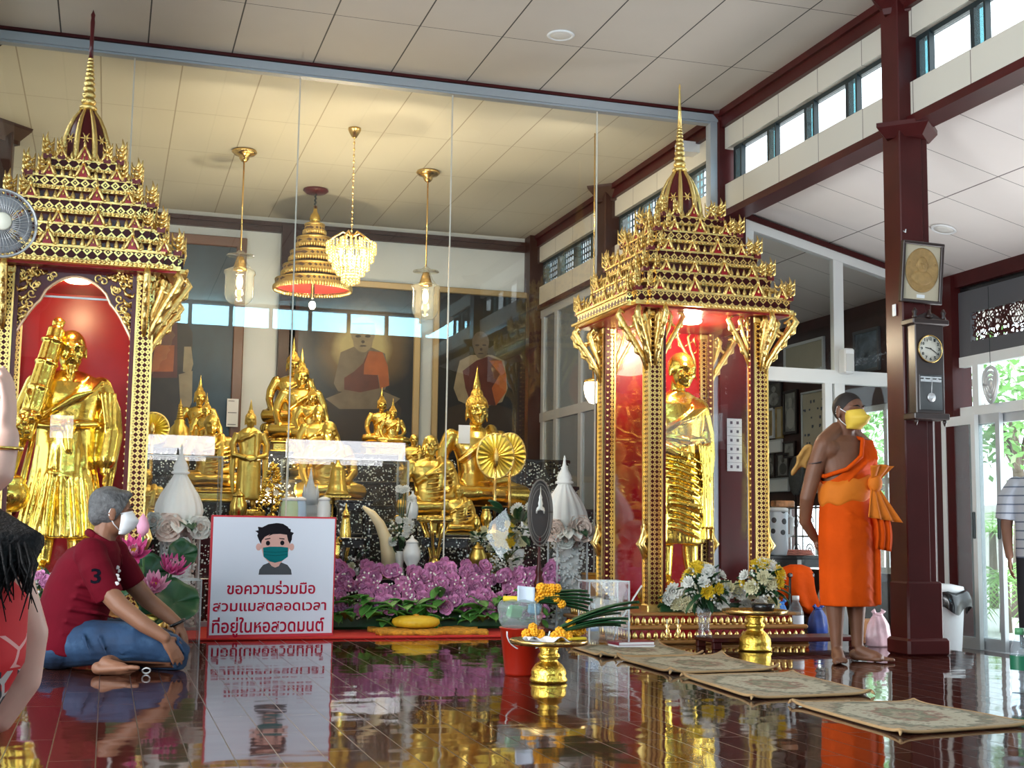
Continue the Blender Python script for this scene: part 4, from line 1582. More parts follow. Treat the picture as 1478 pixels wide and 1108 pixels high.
def standing_proto():
    root = link('buddha_statue', None)
    b = MB()
    for q in (-1, 1):
        foot_shapes(b, (q * 0.055, 0, 0.045), (q * 0.1, -1, 0), 0.14, (0, 0, 1), -q)
        b.tube([(q * 0.055, 0, 0.04), (q * 0.052, 0.0, 0.22)], [0.030, 0.036], 10)
    rings(b, [(0.10, 0, 0, 0.125, 0.085), (0.11, 0, 0, 0.13, 0.09), (0.30, 0, 0, 0.125, 0.085), (0.50, 0, 0, 0.12, 0.085), (0.62, 0, 0, 0.105, 0.075), (0.74, 0, 0, 0.125, 0.08), (0.80, 0, 0, 0.13, 0.072), (0.835, 0, 0.005, 0.09, 0.055), (0.86, 0, 0.01, 0.05, 0.045)], 32)
    for q in (-1, 1):
        b.tube([(q * 0.13, 0.01, 0.795), (q * 0.175, 0.01, 0.68), (q * 0.165, -0.03, 0.57), (q * 0.05, -0.10, 0.535)], [0.040, 0.038, 0.034, 0.026], 10)
        hand_shapes(b, (q * 0.05, -0.10, 0.535), (-q, -0.1, -0.35), (0, -1, 0.1), 0.10, 0.2, q)
        b.tube([(q * 0.165, 0.0, 0.60), (q * 0.175, 0.01, 0.40), (q * 0.155, 0.01, 0.16)], [0.035, 0.032, 0.018], 8, True, ((0, 1, 0), 0.5))
    b.tube([(-0.11, -0.05, 0.72), (-0.02, -0.085, 0.76), (0.07, -0.06, 0.815)], 0.016, 7)
    b.tube([(0.06, -0.075, 0.80), (0.06, -0.09, 0.66), (0.055, -0.095, 0.56)], [0.025, 0.025, 0.02], 8)
    head_shapes(b, T(0, -0.005, 0.935, 0.05), 0.165, True)
    remesh(b, 'body', M_goldd, 0.0075, root, 2, (0, 0, 0.12))
    h = MB()
    h.M = T(0, -0.005, 0.935, 0.05) @ Matrix.Scale(0.165, 4)
    h.ell((0, 0.085, 0.185), (0.355, 0.40, 0.345), 18, 11)
    h.ell((0, 0.10, 0.52), (0.20, 0.21, 0.20), 12, 8)
    h.M = None
    remesh(h, 'curled_hair', MATS['gold_curls'], 0.008, root, 1, (0, 0, 0.12))
    f = MB()
    f.lathe([(0.018, 1.03), (0.022, 1.05), (0.016, 1.08), (0.008, 1.12), (0.001, 1.16)], (0, 0.012, 0), 9)
    f.build('flame_finial', M_goldd, root, (0, 0, 0.12))
    link('pedestal', lotus_base(0.19, 0.17, 0.12, M_goldd), root)
    return root


PROTO = {'b': make_buddha('buddha_statue', M_gold), 'm': make_buddha('monk_statue', M_goldd, True), 's': standing_proto()}
FIG = {'b': (1.185, 0.16), 'm': (0.935, 0.16), 's': (1.16, 0.12)}
_used = set()


def statue(kind, px, ytop, Y, s, label, rz=0.0, group='gold statues on the altar'):
    P = onY(px, ytop, Y)
    zb = tier_z(Y)
    H = P.z - zb - FIG[kind][0] * s
    root = PROTO[kind] if kind not in _used else dup(PROTO[kind])
    root.location = (P.x, P.y, zb)
    root.scale = (s, s, s)
    root.rotation_euler = (0, 0, rz)
    bh = FIG[kind][1]
    for c in root.children:
        if c.name.startswith('pedestal'):
            c.scale = (1, 1, max(H, 0.02) / (s * bh))
        else:
            c.location = (0, 0, max(H, 0.02) / s)
    _used.add(kind)
    tag(root, label, 'statue', group)
    return root


statue('b', 425, 486, 13.95, 0.80, 'gold seated Buddha, rearmost of the cluster left of the middle painting')
statue('b', 437, 501, 13.30, 0.80, 'gold seated Buddha with a broad chest, front of the tall pair by the middle painting')
statue('b', 452, 546, 12.88, 0.50, 'small gold seated Buddha below the tall pair, left of the middle painting')
statue('m', 461, 584, 12.57, 0.62, 'aged gold seated monk statue behind the left edge of the wide glass case', 0.1)
statue('m', 476, 607, 12.10, 0.78, 'aged gold seated monk statue just behind the wide glass case', 0.05)
statue('b', 552, 558, 13.25, 0.50, 'gold seated Buddha in front of the middle painting, rear of the small pair')
statue('b', 568, 574, 12.86, 0.40, 'small gold seated Buddha in front of the middle painting, front of the small pair')
statue('m', 598, 626, 12.56, 0.44, 'small gold monk statue peeping from behind the monk at the glass joint')
statue('b', 690, 533, 12.03, 1.14, 'large gold seated Buddha in front of the right painting')
statue('m', 622, 627, 11.45, 0.78, 'gold seated monk statue directly behind the glass joint, left of the big Buddha')
statue('b', 290, 541, 13.3, 0.60, 'gold seated Buddha in front of the blue painting, rearmost there')
statue('b', 299, 574, 12.92, 0.46, 'smaller gold seated Buddha in front of the blue painting')
statue('m', 306, 597, 12.12, 0.72, 'aged gold seated monk statue behind the left glass case')
statue('s', 363, 576, 11.6, 0.84, 'gold standing Buddha with joined hands between the two glass cases', 0.05)
statue('m', 212, 676, 11.64, 0.52, 'gold seated monk statue half hidden by the arched shrine')
statue('m', 662, 700, 11.2, 0.46, 'dark bronze seated monk statue below the big gold Buddha')

# lamps and canopies hanging from the altar ceiling
M_bulb = mat('warm_bulb', (1, 0.8, 0.5), 0.4, emit=(1.0, 0.74, 0.34), es=26)
M_lantern = glass('lantern_glass', (0.97, 0.96, 0.90), 0.05, 1.45)
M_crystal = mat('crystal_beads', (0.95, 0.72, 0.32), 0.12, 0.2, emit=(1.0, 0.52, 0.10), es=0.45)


def pendant(px, py, ytop, ybot, label):
    c = onZ(px, py, ZC)
    t = thing('pendant_lantern', label, 'lamp', (c.x, c.y, ZC), 0, 'glass pendant lanterns')
    zt, zb = onY(px, ytop, c.y).z - ZC, onY(px, ybot, c.y).z - ZC
    b = MB()
    b.lathe([(0.115, 0.0), (0.125, -0.02), (0.10, -0.045), (0.05, -0.06), (0.048, -0.085), (0.03, -0.11), (0.012, -0.12)], (0, 0, 0), 24)
    b.build('ceiling_rose', M_brass, t)
    b = MB()
    b.tube([(0, 0, -0.11), (0, 0, zt)], 0.008, 8)
    b.build('rod', M_brass, t)
    H = zt - zb
    b = MB()
    b.lathe([(0.02, zt), (0.05, zt - 0.03), (0.135, zt - 0.055), (0.13, zt - 0.045)], (0, 0, 0), 24)
    for k in range(3):
        a = 2 * PI * k / 3
        b.tube([(0.02 * math.cos(a), 0.02 * math.sin(a), zt - 0.02), (0.07 * math.cos(a), 0.07 * math.sin(a), zt - 0.13), (0.13 * math.cos(a), 0.13 * math.sin(a), zt - 0.20)], 0.006, 6)
    b.build('hood', M_lantern, t)
    b = MB()
    b.lathe([(0.03, zt - 0.06), (0.045, zt - 0.10), (0.065, zt - 0.17), (0.07, zt - 0.20), (0.03, zt - 0.21)], (0, 0, 0), 16)
    b.build('socket', M_brass, t)
    g = MB()
    g.lathe([(0.075, zt - 0.17), (0.145, zt - 0.20), (0.15, zt - 0.23), (0.135, zt - 0.25), (0.137, zb + 0.10), (0.12, zb + 0.05), (0.08, zb + 0.012), (0.001, zb)], (0, 0, 0), 24, True, 1, 1, 12, 0.02)
    g.build('glass_shade', M_lantern, t)
    l = MB()
    l.ell((0, 0, zt - 0.31), (0.030, 0.030, 0.075), 12, 8)
    plabel(l.build('bulb', M_bulb, t), 'glowing warm bulb')
    point('lantern_glow', (c.x, c.y, ZC + zt - 0.31), 14, (1.0, 0.82, 0.50), 0.05)


pendant(353, 217, 362, 441, 'glass pendant lantern hanging left of the tiered canopy')
pendant(618, 247, 385, 462, 'glass pendant lantern hanging right of the crystal chandelier')

c = onZ(512, 185, ZC)
t = thing('chandelier', 'crystal bead chandelier on a chain, glowing yellow', 'chandelier', (c.x, c.y, ZC))
b = MB()
b.lathe([(0.06, 0), (0.06, -0.02), (0.045, -0.05), (0.02, -0.09), (0.004, -0.10)], (0, 0, 0), 20)
b.build('ceiling_rose', M_brass, t)
b = MB()
for k in range(30):
    b.ell((0, 0, -0.11 - 0.030 * k), (0.010 if k % 2 else 0.004, 0.004 if k % 2 else 0.010, 0.018), 8, 5)
b.build('chain', M_brass, t)
zc = onY(512, 345, c.y).z - ZC
fr_ = MB()
fr_.tube([(0, 0, -1.0), (0, 0, zc - 0.1)], 0.014, 8)
for k in range(6):
    a = k * PI / 3
    fr_.tube([(0, 0, zc + 0.02), (0.08 * math.cos(a), 0.08 * math.sin(a), zc + 0.06), (0.17 * math.cos(a), 0.17 * math.sin(a), zc + 0.0), (0.22 * math.cos(a), 0.22 * math.sin(a), zc - 0.05)], 0.008, 6)
fr_.build('frame', M_brass, t)
b = MB()
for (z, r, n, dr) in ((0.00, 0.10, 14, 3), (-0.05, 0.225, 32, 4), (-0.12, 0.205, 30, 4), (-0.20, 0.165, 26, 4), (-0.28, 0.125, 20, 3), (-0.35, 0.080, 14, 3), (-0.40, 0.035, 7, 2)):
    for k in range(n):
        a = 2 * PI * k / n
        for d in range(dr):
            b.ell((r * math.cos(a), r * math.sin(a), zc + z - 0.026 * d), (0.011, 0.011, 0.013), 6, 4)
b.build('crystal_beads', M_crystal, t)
for q, (x, y, z) in enumerate(((-0.11, -0.06, -0.14), (0.11, -0.04, -0.13), (0.0, -0.08, -0.26), (0.0, 0.10, -0.13))):
    l = MB()
    l.ell((x, y, zc + z), (0.022, 0.022, 0.035), 10, 7)
    plabel(l.build('bulb', M_bulb, t), 'glowing warm bulb')
point('chandelier_glow', (c.x, c.y - 0.05, ZC + zc - 0.2), 30, (1.0, 0.82, 0.50), 0.12)

# five-tiered ceremonial umbrella
c = onZ(456, 273, ZC)
t = thing('tiered_umbrella', 'gold five-tiered hanging canopy with a red underside behind the chandelier', 'canopy', (c.x, c.y, ZC))
b = MB()
b.lathe([(0.13, 0), (0.14, -0.02), (0.11, -0.045), (0.02, -0.05)], (0, 0, 0), 20)
plabel(b.build('ceiling_rose', M_domered, t), 'dark red ceiling rose')
b = MB()
for k in range(6):
    b.ell((0.004 * (-1) ** k, 0, -0.06 - 0.022 * k), (0.012, 0.006, 0.016), 8, 5)
b.build('hook_chain', M_dark, t)
zt, zb = onY(456, 298, c.y).z - ZC, onY(456, 425, c.y).z - ZC
b = MB()
b.lathe([(0.005, zt + 0.02), (0.02, zt - 0.03), (0.022, zt - 0.06), (0.05, zt - 0.10), (0.062, zt - 0.15), (0.05, zt - 0.19), (0.02, zt - 0.22)], (0, 0, 0), 16)
b.build('finial', M_gold, t)
b = MB()
b.tube([(0, 0, zt), (0, 0, zb - 0.05)], 0.02, 8)
b.build('stem', M_brass, t)
M_band = pattern_mat('canopy_lace', (0.16, 0.09, 0.05), (0.95, 0.68, 0.26), 0.05, 0.75)
z = zt - 0.20
hh = (z - zb) / 5
for k in range(5):
    r0 = (0.105, 0.185, 0.25, 0.325, 0.405)[k]
    r1 = r0 + 0.012
    zz = z - hh * k
    m = MB()
    m.lathe([(r0 * 0.93, zz), (r0, zz - 0.01), (r1, zz - hh * 0.62)], (0, 0, 0), 36, True, 1, 1, 0, 0, False)
    o = m.build('tier', M_band, t)
    m = MB()
    n = int(30 + 14 * k)
    for j in range(n):
        a = 2 * PI * j / n
        m.ell((r1 * math.cos(a), r1 * math.sin(a), zz - hh * 0.62), (0.018, 0.018, 0.030), 6, 4)
    m.lathe([(r0 * 0.94, zz + 0.008), (r0 + 0.008, zz - 0.002), (r0 + 0.008, zz - 0.016)], (0, 0, 0), 36)
    m.build('scalloped_edge', M_leaf, o)
    m = MB()
    rn = (0.105, 0.185, 0.25, 0.325, 0.405)[min(k + 1, 4)]
    m.lathe([(r0 * 0.55, zz - 0.005), (r0 * 0.94, zz - 0.005), (r0 * 0.86, zz - hh)] if k < 4 else [(0.01, zz - 0.03), (r0 * 0.98, zz - hh * 0.5)], (0, 0, 0), 30, True, 1, 1, 0, 0, False)
    plabel(m.build('lining', mat('canopy_lining', (0.50, 0.03, 0.02), 0.6) if k == 4 else M_brown, o), 'red lining' if k == 4 else 'dark lining')
l = MB()
l.ell((0, 0, zb - 0.12), (0.035, 0.035, 0.045), 12, 8)
plabel(l.build('bulb', mat('bright_bulb', (1, 0.9, 0.7), 0.4, emit=(1, 0.85, 0.6), es=60), t), 'bright glowing bulb')
point('canopy_glow', (c.x, c.y, ZC + zb - 0.19), 22, (1.0, 0.80, 0.5), 0.05)

# small glowing pendant on a cord, seen left of the open shrine
P = onY(856, 563, 11.0)
t = thing('pendant_lamp', 'small glowing pendant lamp on a cord, left of the open shrine', 'lamp', (P.x, P.y, P.z))
b = MB()
b.tube([(0, 0, 0.10), (0, 0, ZC - P.z)], 0.006, 6)
b.build('cord', M_brass, t)
b = MB()
b.lathe([(0.02, 0.115), (0.085, 0.09), (0.09, 0.075), (0.08, 0.07)], (0, 0, 0), 18)
b.build('cap', M_brass, t)
b = MB()
b.lathe([(0.078, 0.07), (0.085, 0.02), (0.07, -0.06), (0.035, -0.115), (0.001, -0.125)], (0, 0, 0), 20)
plabel(b.build('globe', mat('glowing_globe', (1, 0.9, 0.7), 0.4, emit=(1, 0.82, 0.5), es=9), t), 'glowing globe')

# added warm fill under the partition header brightening the statues; an uplight among them
for x in (0.9, 2.3, 3.9):
    area('altar_fill_spot', (x, 10.35, 4.22), 0.20, 0.20, 20, (1.0, 0.86, 0.60), (0.02 * (2.3 - x), 0.62, -1.0))
area('altar_uplight', (1.45, 11.95, 1.02), 0.16, 0.16, 42, (1.0, 0.86, 0.56), (0.12, 0.25, 1.0))
point('altar_fill', (2.2, 12.6, 2.9), 34, (1.0, 0.88, 0.62), 0.5)  # added fill in mid-air to even out the altar, no fixture here

# three large framed paintings on the back wall
M_frame = mat('painting_frame', (0.50, 0.36, 0.18), 0.35, 0.4)
M_framed = mat('dark_painting_frame', (0.16, 0.07, 0.035), 0.3)


def halo_mat(name, dark, mid, glow, cx, cz, r):
    """the painted halo: a pale disc fading into a dark ground, part of the picture itself"""
    n = NT(name)
    c = n.n('ShaderNodeTexCoord')
    v = n.n('ShaderNodeVectorMath', operation='SUBTRACT')
    v.inputs[1].default_value = (cx, 0, cz)
    n.l(c.outputs['Object'], v.inputs[0])
    m = n.n('ShaderNodeVectorMath', operation='MULTIPLY')
    m.inputs[1].default_value = (1, 0, 1)
    n.l(v.outputs[0], m.inputs[0])
    L = n.n('ShaderNodeVectorMath', operation='LENGTH')
    n.l(m.outputs[0], L.inputs[0])
    k = n.math('DIVIDE', L.outputs['Value'], r)
    z = n.n('ShaderNodeTexNoise', i_Scale=3.0)
    n.l(c.outputs['Object'], z.inputs['Vector'])
    k = n.math('ADD', k, n.math('MULTIPLY', n.math('SUBTRACT', z.outputs[0], 0.5), 0.3))
    n.l(n.ramp(k, [(0.0, glow), (0.38, glow), (0.62, mid), (1.0, dark)]), n.b.inputs['Base Color'])
    n.b.inputs['Roughness'].default_value = 0.3
    return n.m


PS = 126.5
YPIC = YB - 0.10


def painting(name, label, x0, y0, x1, y1, canvas, frame_m, fw, parts):
    """x0..y1 in photo pixels on the wall plane; parts: (part name, material, outlines in the same pixels)"""
    A, B = onY(x0, y1, YPIC), onY(x1, y0, YPIC)
    w, h = B.x - A.x, B.z - A.z
    t = thing('painting', label, 'painting', ((A.x + B.x) / 2, YPIC, A.z))
    b = MB()
    b.box((-w / 2, -0.02, 0), (-w / 2 + fw, 0.05, h), 0.01)
    b.box((w / 2 - fw, -0.02, 0), (w / 2, 0.05, h), 0.01)
    b.box((-w / 2, -0.02, 0), (w / 2, 0.05, fw), 0.01)
    b.box((-w / 2, -0.02, h - fw), (w / 2, 0.05, h), 0.01)
    b.build('frame', frame_m, t)
    b = MB()
    b.box((-w / 2 + 0.01, 0.01, 0.01), (w / 2 - 0.01, 0.03, h - 0.01))
    cv = b.build('canvas', canvas, t)
    L = Vector(t.location)
    for i, (nm, m, polys) in enumerate(parts):
        b = MB()
        for k, poly in enumerate(polys):
            if len(poly) == 4 and not isinstance(poly[0], tuple):
                ex, ey, rx, ry = poly
                poly = [(ex + rx * math.cos(2 * PI * j / 24), ey + ry * math.sin(2 * PI * j / 24)) for j in range(24)]
            pts = [onY(px, py, YPIC) - L for px, py in poly]
            b.prism([(p.x, p.z) for p in pts], 0.0095 - 0.0012 * i - 0.0002 * k, 0.0105, 'y')
        b.build(nm, m, cv)
    return t


MP = lambda n, c: mat(n, c, 0.35, 0, 0.25, 5)
P_skin, P_skin2, P_or, P_mar, P_drk, P_face = MP('painted_skin', (0.15, 0.115, 0.075)), MP('painted_skin_light', (0.28, 0.22, 0.13)), MP('painted_orange', (0.34, 0.085, 0.015)), MP('painted_maroon', (0.10, 0.022, 0.012)), MP('painted_brown', (0.030, 0.018, 0.010)), MP('painted_lines', (0.06, 0.045, 0.035))
painting('painting', 'large dark painting of a seated monk in an orange robe with a pale halo', 410, 411, 609, 661, halo_mat('canvas_halo', (0.010, 0.009, 0.009), (0.13, 0.075, 0.018), (0.46, 0.38, 0.16), 0.09, 1.36, 0.62), M_frame, 0.085, [
    ('painted_seat', P_drk, [[(478, 640), (466, 585), (490, 562), (560, 562), (580, 590), (572, 640)]]),
    ('painted_body', P_skin, [[(492, 508), (511, 500), (534, 500), (556, 510), (562, 545), (556, 562), (522, 571), (488, 564), (482, 553), (487, 530)], [(470, 575), (500, 563), (550, 563), (578, 575), (560, 590), (490, 590)]]),
    ('painted_robe', P_mar, [[(497, 545), (511, 536), (524, 524), (531, 508), (540, 506), (548, 560), (520, 566), (497, 562)]]),
    ('painted_sash', P_or, [[(533, 506), (552, 508), (560, 528), (562, 556), (549, 561), (546, 541), (525, 540), (526, 525)]]),
    ('painted_head', P_skin2, [(524, 478, 18, 22), [(508, 480), (540, 480), (537, 500), (528, 508), (520, 508), (511, 500)]]),
    ('painted_face', P_face, [(517, 485, 4, 2), (531, 485, 4, 2), (524, 493, 2.5, 2.2), (524, 499, 5, 1.2), [(508, 466), (540, 466), (540, 468), (508, 468)]]),
])
painting('painting', 'large dark painting of a seated monk in a maroon robe, at the right corner', 621, 423, 770, 690, halo_mat('canvas_dark', (0.008, 0.008, 0.008), (0.022, 0.017, 0.006), (0.06, 0.045, 0.01), 0.02, 1.55, 0.7), M_frame, 0.075, [
    ('painted_seat', P_drk, [[(640, 620), (648, 588), (690, 575), (738, 590), (745, 622)]]),
    ('painted_body', P_skin2, [[(664, 520), (680, 512), (710, 512), (728, 520), (733, 560), (725, 580), (690, 590), (662, 578), (655, 560), (659, 540)]]),
    ('painted_robe', P_mar, [[(672, 560), (668, 535), (688, 520), (705, 514), (722, 520), (726, 560), (715, 585), (680, 582)]]),
    ('painted_sash', P_or, [[(706, 520), (724, 520), (731, 540), (731, 565), (716, 585), (710, 560), (722, 540)]]),
    ('painted_head', P_skin, [(694, 494, 12, 16), [(683, 495), (706, 495), (703, 512), (696, 518), (690, 516), (685, 508)]]),
    ('painted_face', P_face, [(689, 498, 3, 1.5), (699, 498, 3, 1.5), (694.5, 504, 2, 2), (694, 510, 4, 1)]),
])
painting('painting', 'large deep blue painting of a standing monk, behind the arched shrine', 198, 344, 357, 640, mat('canvas_blue', (0.010, 0.028, 0.046), 0.3, 0, 0.45, 2.2), M_framed, 0.12, [
    ('painted_body', P_drk, [[(206, 470), (230, 440), (262, 445), (278, 480), (276, 640), (206, 640)]]),
    ('painted_robe', P_mar, [[(214, 470), (234, 445), (256, 462), (256, 545), (220, 545)]]),
    ('painted_sash', P_or, [[(224, 498), (252, 498), (250, 536), (218, 536)]]),
    ('painted_cloth', P_skin2, [[(266, 500), (276, 500), (279, 525), (275, 540), (264, 536)], [(258, 540), (278, 535), (277, 580), (270, 596), (260, 580)]]),
    ('painted_head', P_skin, [(243, 428, 13, 17)]),
])

# two acrylic display cases
M_edge = glass('acrylic_edge', (0.92, 0.95, 0.94), 0.38, 1.5)


def display_case(x0, x1, yt, yb, Y, d, label):
    A, B = onY(x0, yt, Y), onY(x1, yb, Y)
    w, z0, z1 = B.x - A.x, tier_z(Y), A.z
    t = thing('display_case', label, 'display case', ((A.x + B.x) / 2, Y, z0))
    b = MB()
    H = z1 - z0
    for a, c in (((-w / 2, 0, 0), (w / 2, 0.006, H)), ((-w / 2, 0, 0), (-w / 2 + 0.006, d, H)), ((w / 2 - 0.006, 0, 0), (w / 2, d, H)), ((-w / 2, 0, H - 0.006), (w / 2, d, H))):
        b.box(a, c)
    b.build('panes', M_acryl, t)
    e = MB()
    for x in (-w / 2, w / 2):
        for y in (0, d):
            e.box((x - 0.008, y - 0.008, 0), (x + 0.008, y + 0.008, H))
    for y in (0, d):
        e.box((-w / 2, y - 0.007, H - 0.007), (w / 2, y + 0.007, H + 0.007))
    e.build('edges', M_edge, t)


display_case(205, 318, 656, 742, 11.10, 0.30, 'clear acrylic case beside the arched shrine, left of the standing Buddha')
display_case(416, 587, 660, 770, 11.06, 0.42, 'wide clear acrylic case right of the standing Buddha')

# talipot-style gold fans on stems
M_fan = gold_mat('gold_fan', (1.0, 0.72, 0.14), 0.35)


def round_fan(px, py, Y, r, label, tilt=0.0, partial=1.0):
    P = onY(px, py, Y)
    zb = tier_z(Y)
    t = thing('ceremonial_fan', label, 'fan', (P.x, P.y, zb), 0, 'gold ceremonial fans')
    H = P.z - zb
    b = MB()
    n = 44
    ring = lambda q, off: [(q * math.cos(2 * PI * j / n) * partial, -0.012 * (j % 2) + off, H + q * math.sin(2 * PI * j / n)) for j in range(n)]
    b.loft([ring(0.03, 0), ring(r * 0.55, 0), ring(r, 0), ring(r, 0.012), ring(r * 0.5, 0.012), ring(0.03, 0.012)], True, False)
    b.build('pleated_disc', M_fan, t)
    b = MB()
    b.tube([(r * math.cos(2 * PI * j / 40) * partial, 0.003, H + r * math.sin(2 * PI * j / 40)) for j in range(41)], 0.012, 6)
    b.tube([(0, -0.02, H - r * 0.45), (0, -0.022, H), (0, -0.02, H + r * 0.35)], [0.018, 0.026, 0.012], 8)
    b.build('rim', M_leaf, t)
    b = MB()
    b.tube([(0, 0, 0.03), (0, 0, H - r * 0.4)], [0.018, 0.014], 8)
    b.lathe([(0.10, 0), (0.10, 0.02), (0.04, 0.05), (0.02, 0.10)], (0, 0, 0), 16)
    b.build('stem', M_brass, t)


round_fan(736, 656, 11.62, 0.20, 'gold pleated fan half hidden behind the larger fan by the big Buddha', 0, 0.75)
round_fan(715, 658, 11.48, 0.205, 'large gold pleated fan in front of the big Buddha', 0, 0.85)
round_fan(220, 618, 12.0, 0.14, 'small gold pleated fan beside the arched shrine column')

# small golden stupa before the blue painting
P = onY(261, 575, 13.1)
t = thing('miniature_stupa', 'small dark gold pointed stupa beside the Buddha before the blue painting', 'stupa', (P.x, P.y, 1.50))
H = P.z - 1.5
b = MB()
b.lathe([(0.16, 0), (0.16, 0.04), (0.13, 0.06), (0.13, H * 0.22), (0.10, H * 0.26), (0.09, H * 0.42), (0.05, H * 0.52), (0.055, H * 0.56), (0.03, H * 0.60), (0.02, H * 0.8), (0.001, H)], (0, 0, 0), 18)
b.build('body', M_goldd, t)
b = MB()
for k in range(6):
    z = H * (0.60 + 0.05 * k)
    b.lathe([(0.032 - 0.003 * k, z), (0.036 - 0.003 * k, z + 0.012), (0.028 - 0.003 * k, z + 0.024)], (0, 0, 0), 14)
b.build('spire_rings', M_goldd, t)

# gilded tree
P = onY(395, 668, 11.1)
t = thing('golden_tree', 'small shiny gold leaf tree right of the standing Buddha', 'ornament', (P.x, P.y, 0.72))
H = P.z - 0.72
b = MB()
b.lathe([(0.07, 0), (0.075, 0.03), (0.05, 0.06), (0.03, 0.10), (0.05, 0.13), (0.02, 0.16)], (0, 0, 0), 14)
b.build('pot', M_gold, t)
b = MB()
b.tube([(0, 0, 0.14), (0, 0, H)], [0.012, 0.004], 6)
b.build('stem', M_gold, t)
b = MB()
r2 = random.Random(3)
for k in range(120):
    q = r2.random()
    a = r2.uniform(0, 2 * PI)
    rr = 0.125 * (1 - q) + 0.015
    z = 0.17 + (H - 0.17) * q
    R = Matrix.Rotation(a, 3, 'Z') @ Matrix.Rotation(r2.uniform(-0.9, 0.9), 3, 'Y')
    b.ell((rr * math.cos(a), rr * math.sin(a), z), (0.028, 0.016, 0.010), 6, 4, R)
b.build('leaves', M_goldb, t)

# brass bell on its stand
P = onY(488, 664, 10.92)
t = thing('temple_bell', 'bronze bell on a brass stand behind the sign corner', 'bell', (P.x, P.y, 0.36))
H = P.z - 0.36
b = MB()
b.lathe([(0.012, H), (0.022, H - 0.03), (0.05, H - 0.05), (0.062, H - 0.10), (0.072, H - 0.20), (0.085, H - 0.23), (0.082, H - 0.245), (0.10, H - 0.275), (0.105, H - 0.295), (0.09, H - 0.295)], (0, 0, 0), 24)
b.build('bell', M_goldd, t)
b = MB()
for x in (-0.035, 0.035):
    b.tube([(x, -0.02, 0), (x, -0.02, H - 0.30)], 0.012, 8)
    for k in range(4):
        b.ell((x, -0.02, 0.10 + 0.13 * k), (0.022, 0.022, 0.025), 8, 6)
b.lathe([(0.12, 0), (0.12, 0.03), (0.08, 0.05), (0.06, 0.06)], (0, 0, 0), 18)
b.box((-0.11, -0.05, H - 0.315), (0.11, 0.05, H - 0.298))
b.build('stand', M_gold, t)

# little white stupa and jars inside the wide case
P = onY(449, 682, 11.25)
t = thing('miniature_stupa', 'tiny pale blue and white stupa under a glass dome in the wide case', 'stupa', (P.x, P.y, 0.72))
H = P.z - 0.72 + 0.05
b = MB()
b.box((-0.06, -0.05, 0), (0.06, 0.05, 0.24), 0.005)
b.lathe([(0.062, 0.24), (0.062, 0.30), (0.05, 0.36), (0.02, 0.46), (0.001, H)], (0, 0, 0), 16)
for q in (-1, 1):
    b.lathe([(0.02, 0.24), (0.018, 0.34), (0.001, 0.42)], (q * 0.055, -0.02, 0), 8)
b.build('body', mat('pale_porcelain', (0.72, 0.76, 0.86), 0.35), t)
M_jarw, M_jarb, M_jarg = mat('porcelain_white', (0.80, 0.82, 0.82), 0.25), mat('porcelain_blue', (0.45, 0.58, 0.75), 0.25), mat('pale_green_pack', (0.55, 0.68, 0.42), 0.4)
for px, yt, r, m, lab in ((419, 722, 0.075, M_jarg, 'pale green packet standing behind the sign top'), (434, 722, 0.05, M_jarb, 'pale blue cup behind the sign top'), (468, 722, 0.055, M_jarw, 'white jar behind the sign top, right of the cup')):
    P = onY(px, yt, 10.7)
    t = thing('offering_jar', lab, 'jar', (P.x, P.y, 0.36))
    H = P.z - 0.36
    b = MB()
    b.lathe([(r * 0.7, 0), (r, 0.04), (r, H - 0.05), (r * 0.85, H - 0.01), (r * 0.85, H)], (0, 0, 0), 18)
    b.build('body', m, t)
    b = MB()
    b.lathe([(r * 0.9, H - 0.004), (r * 0.92, H + 0.015), (r * 0.3, H + 0.03)], (0, 0, 0), 18)
    b.build('lid', M_plast, t)

# black shell-inlaid offering tables of rising height
for px0, px1, yt, Y, lab in ((480, 530, 722, 10.95, 'small black table inlaid with shell, right behind the sign corner'), (594, 614, 748, 11.0, 'small black table inlaid with shell, below the monk at the glass joint'), (484, 520, 775, 10.62, 'low black table inlaid with shell, behind the gold pot'), (596, 668, 775, 10.75, 'low black table inlaid with shell, under the tall gold stand')):
    A, B = onY(px0, yt, Y), onY(px1, yt, Y)
    w = B.x - A.x
    H = A.z - 0.36
    d = 0.26
    t = thing('inlaid_table', lab, 'table', ((A.x + B.x) / 2, Y - d / 2, 0.36), 0, 'shell inlaid tables')
    b = MB()
    b.box((-w / 2, -d / 2, H - 0.02), (w / 2, d / 2, H), 0.004)
    b.box((-w / 2 + 0.02, -d / 2 + 0.015, H - 0.08), (w / 2 - 0.02, d / 2 - 0.015, H - 0.02))
    b.build('top', M_inlay, t)
    for sx in (-1, 1):
        for sy in (-1, 1):
            b = MB()
            x, y = sx * (w / 2 - 0.03), sy * (d / 2 - 0.03)
            b.tube([(x, y, H - 0.06), (x + sx * 0.012, y, H * 0.55), (x, y, 0.05), (x + sx * 0.012, y, 0.0)], [0.026, 0.022, 0.016, 0.02], 8)
            b.build('leg', M_inlay, t)

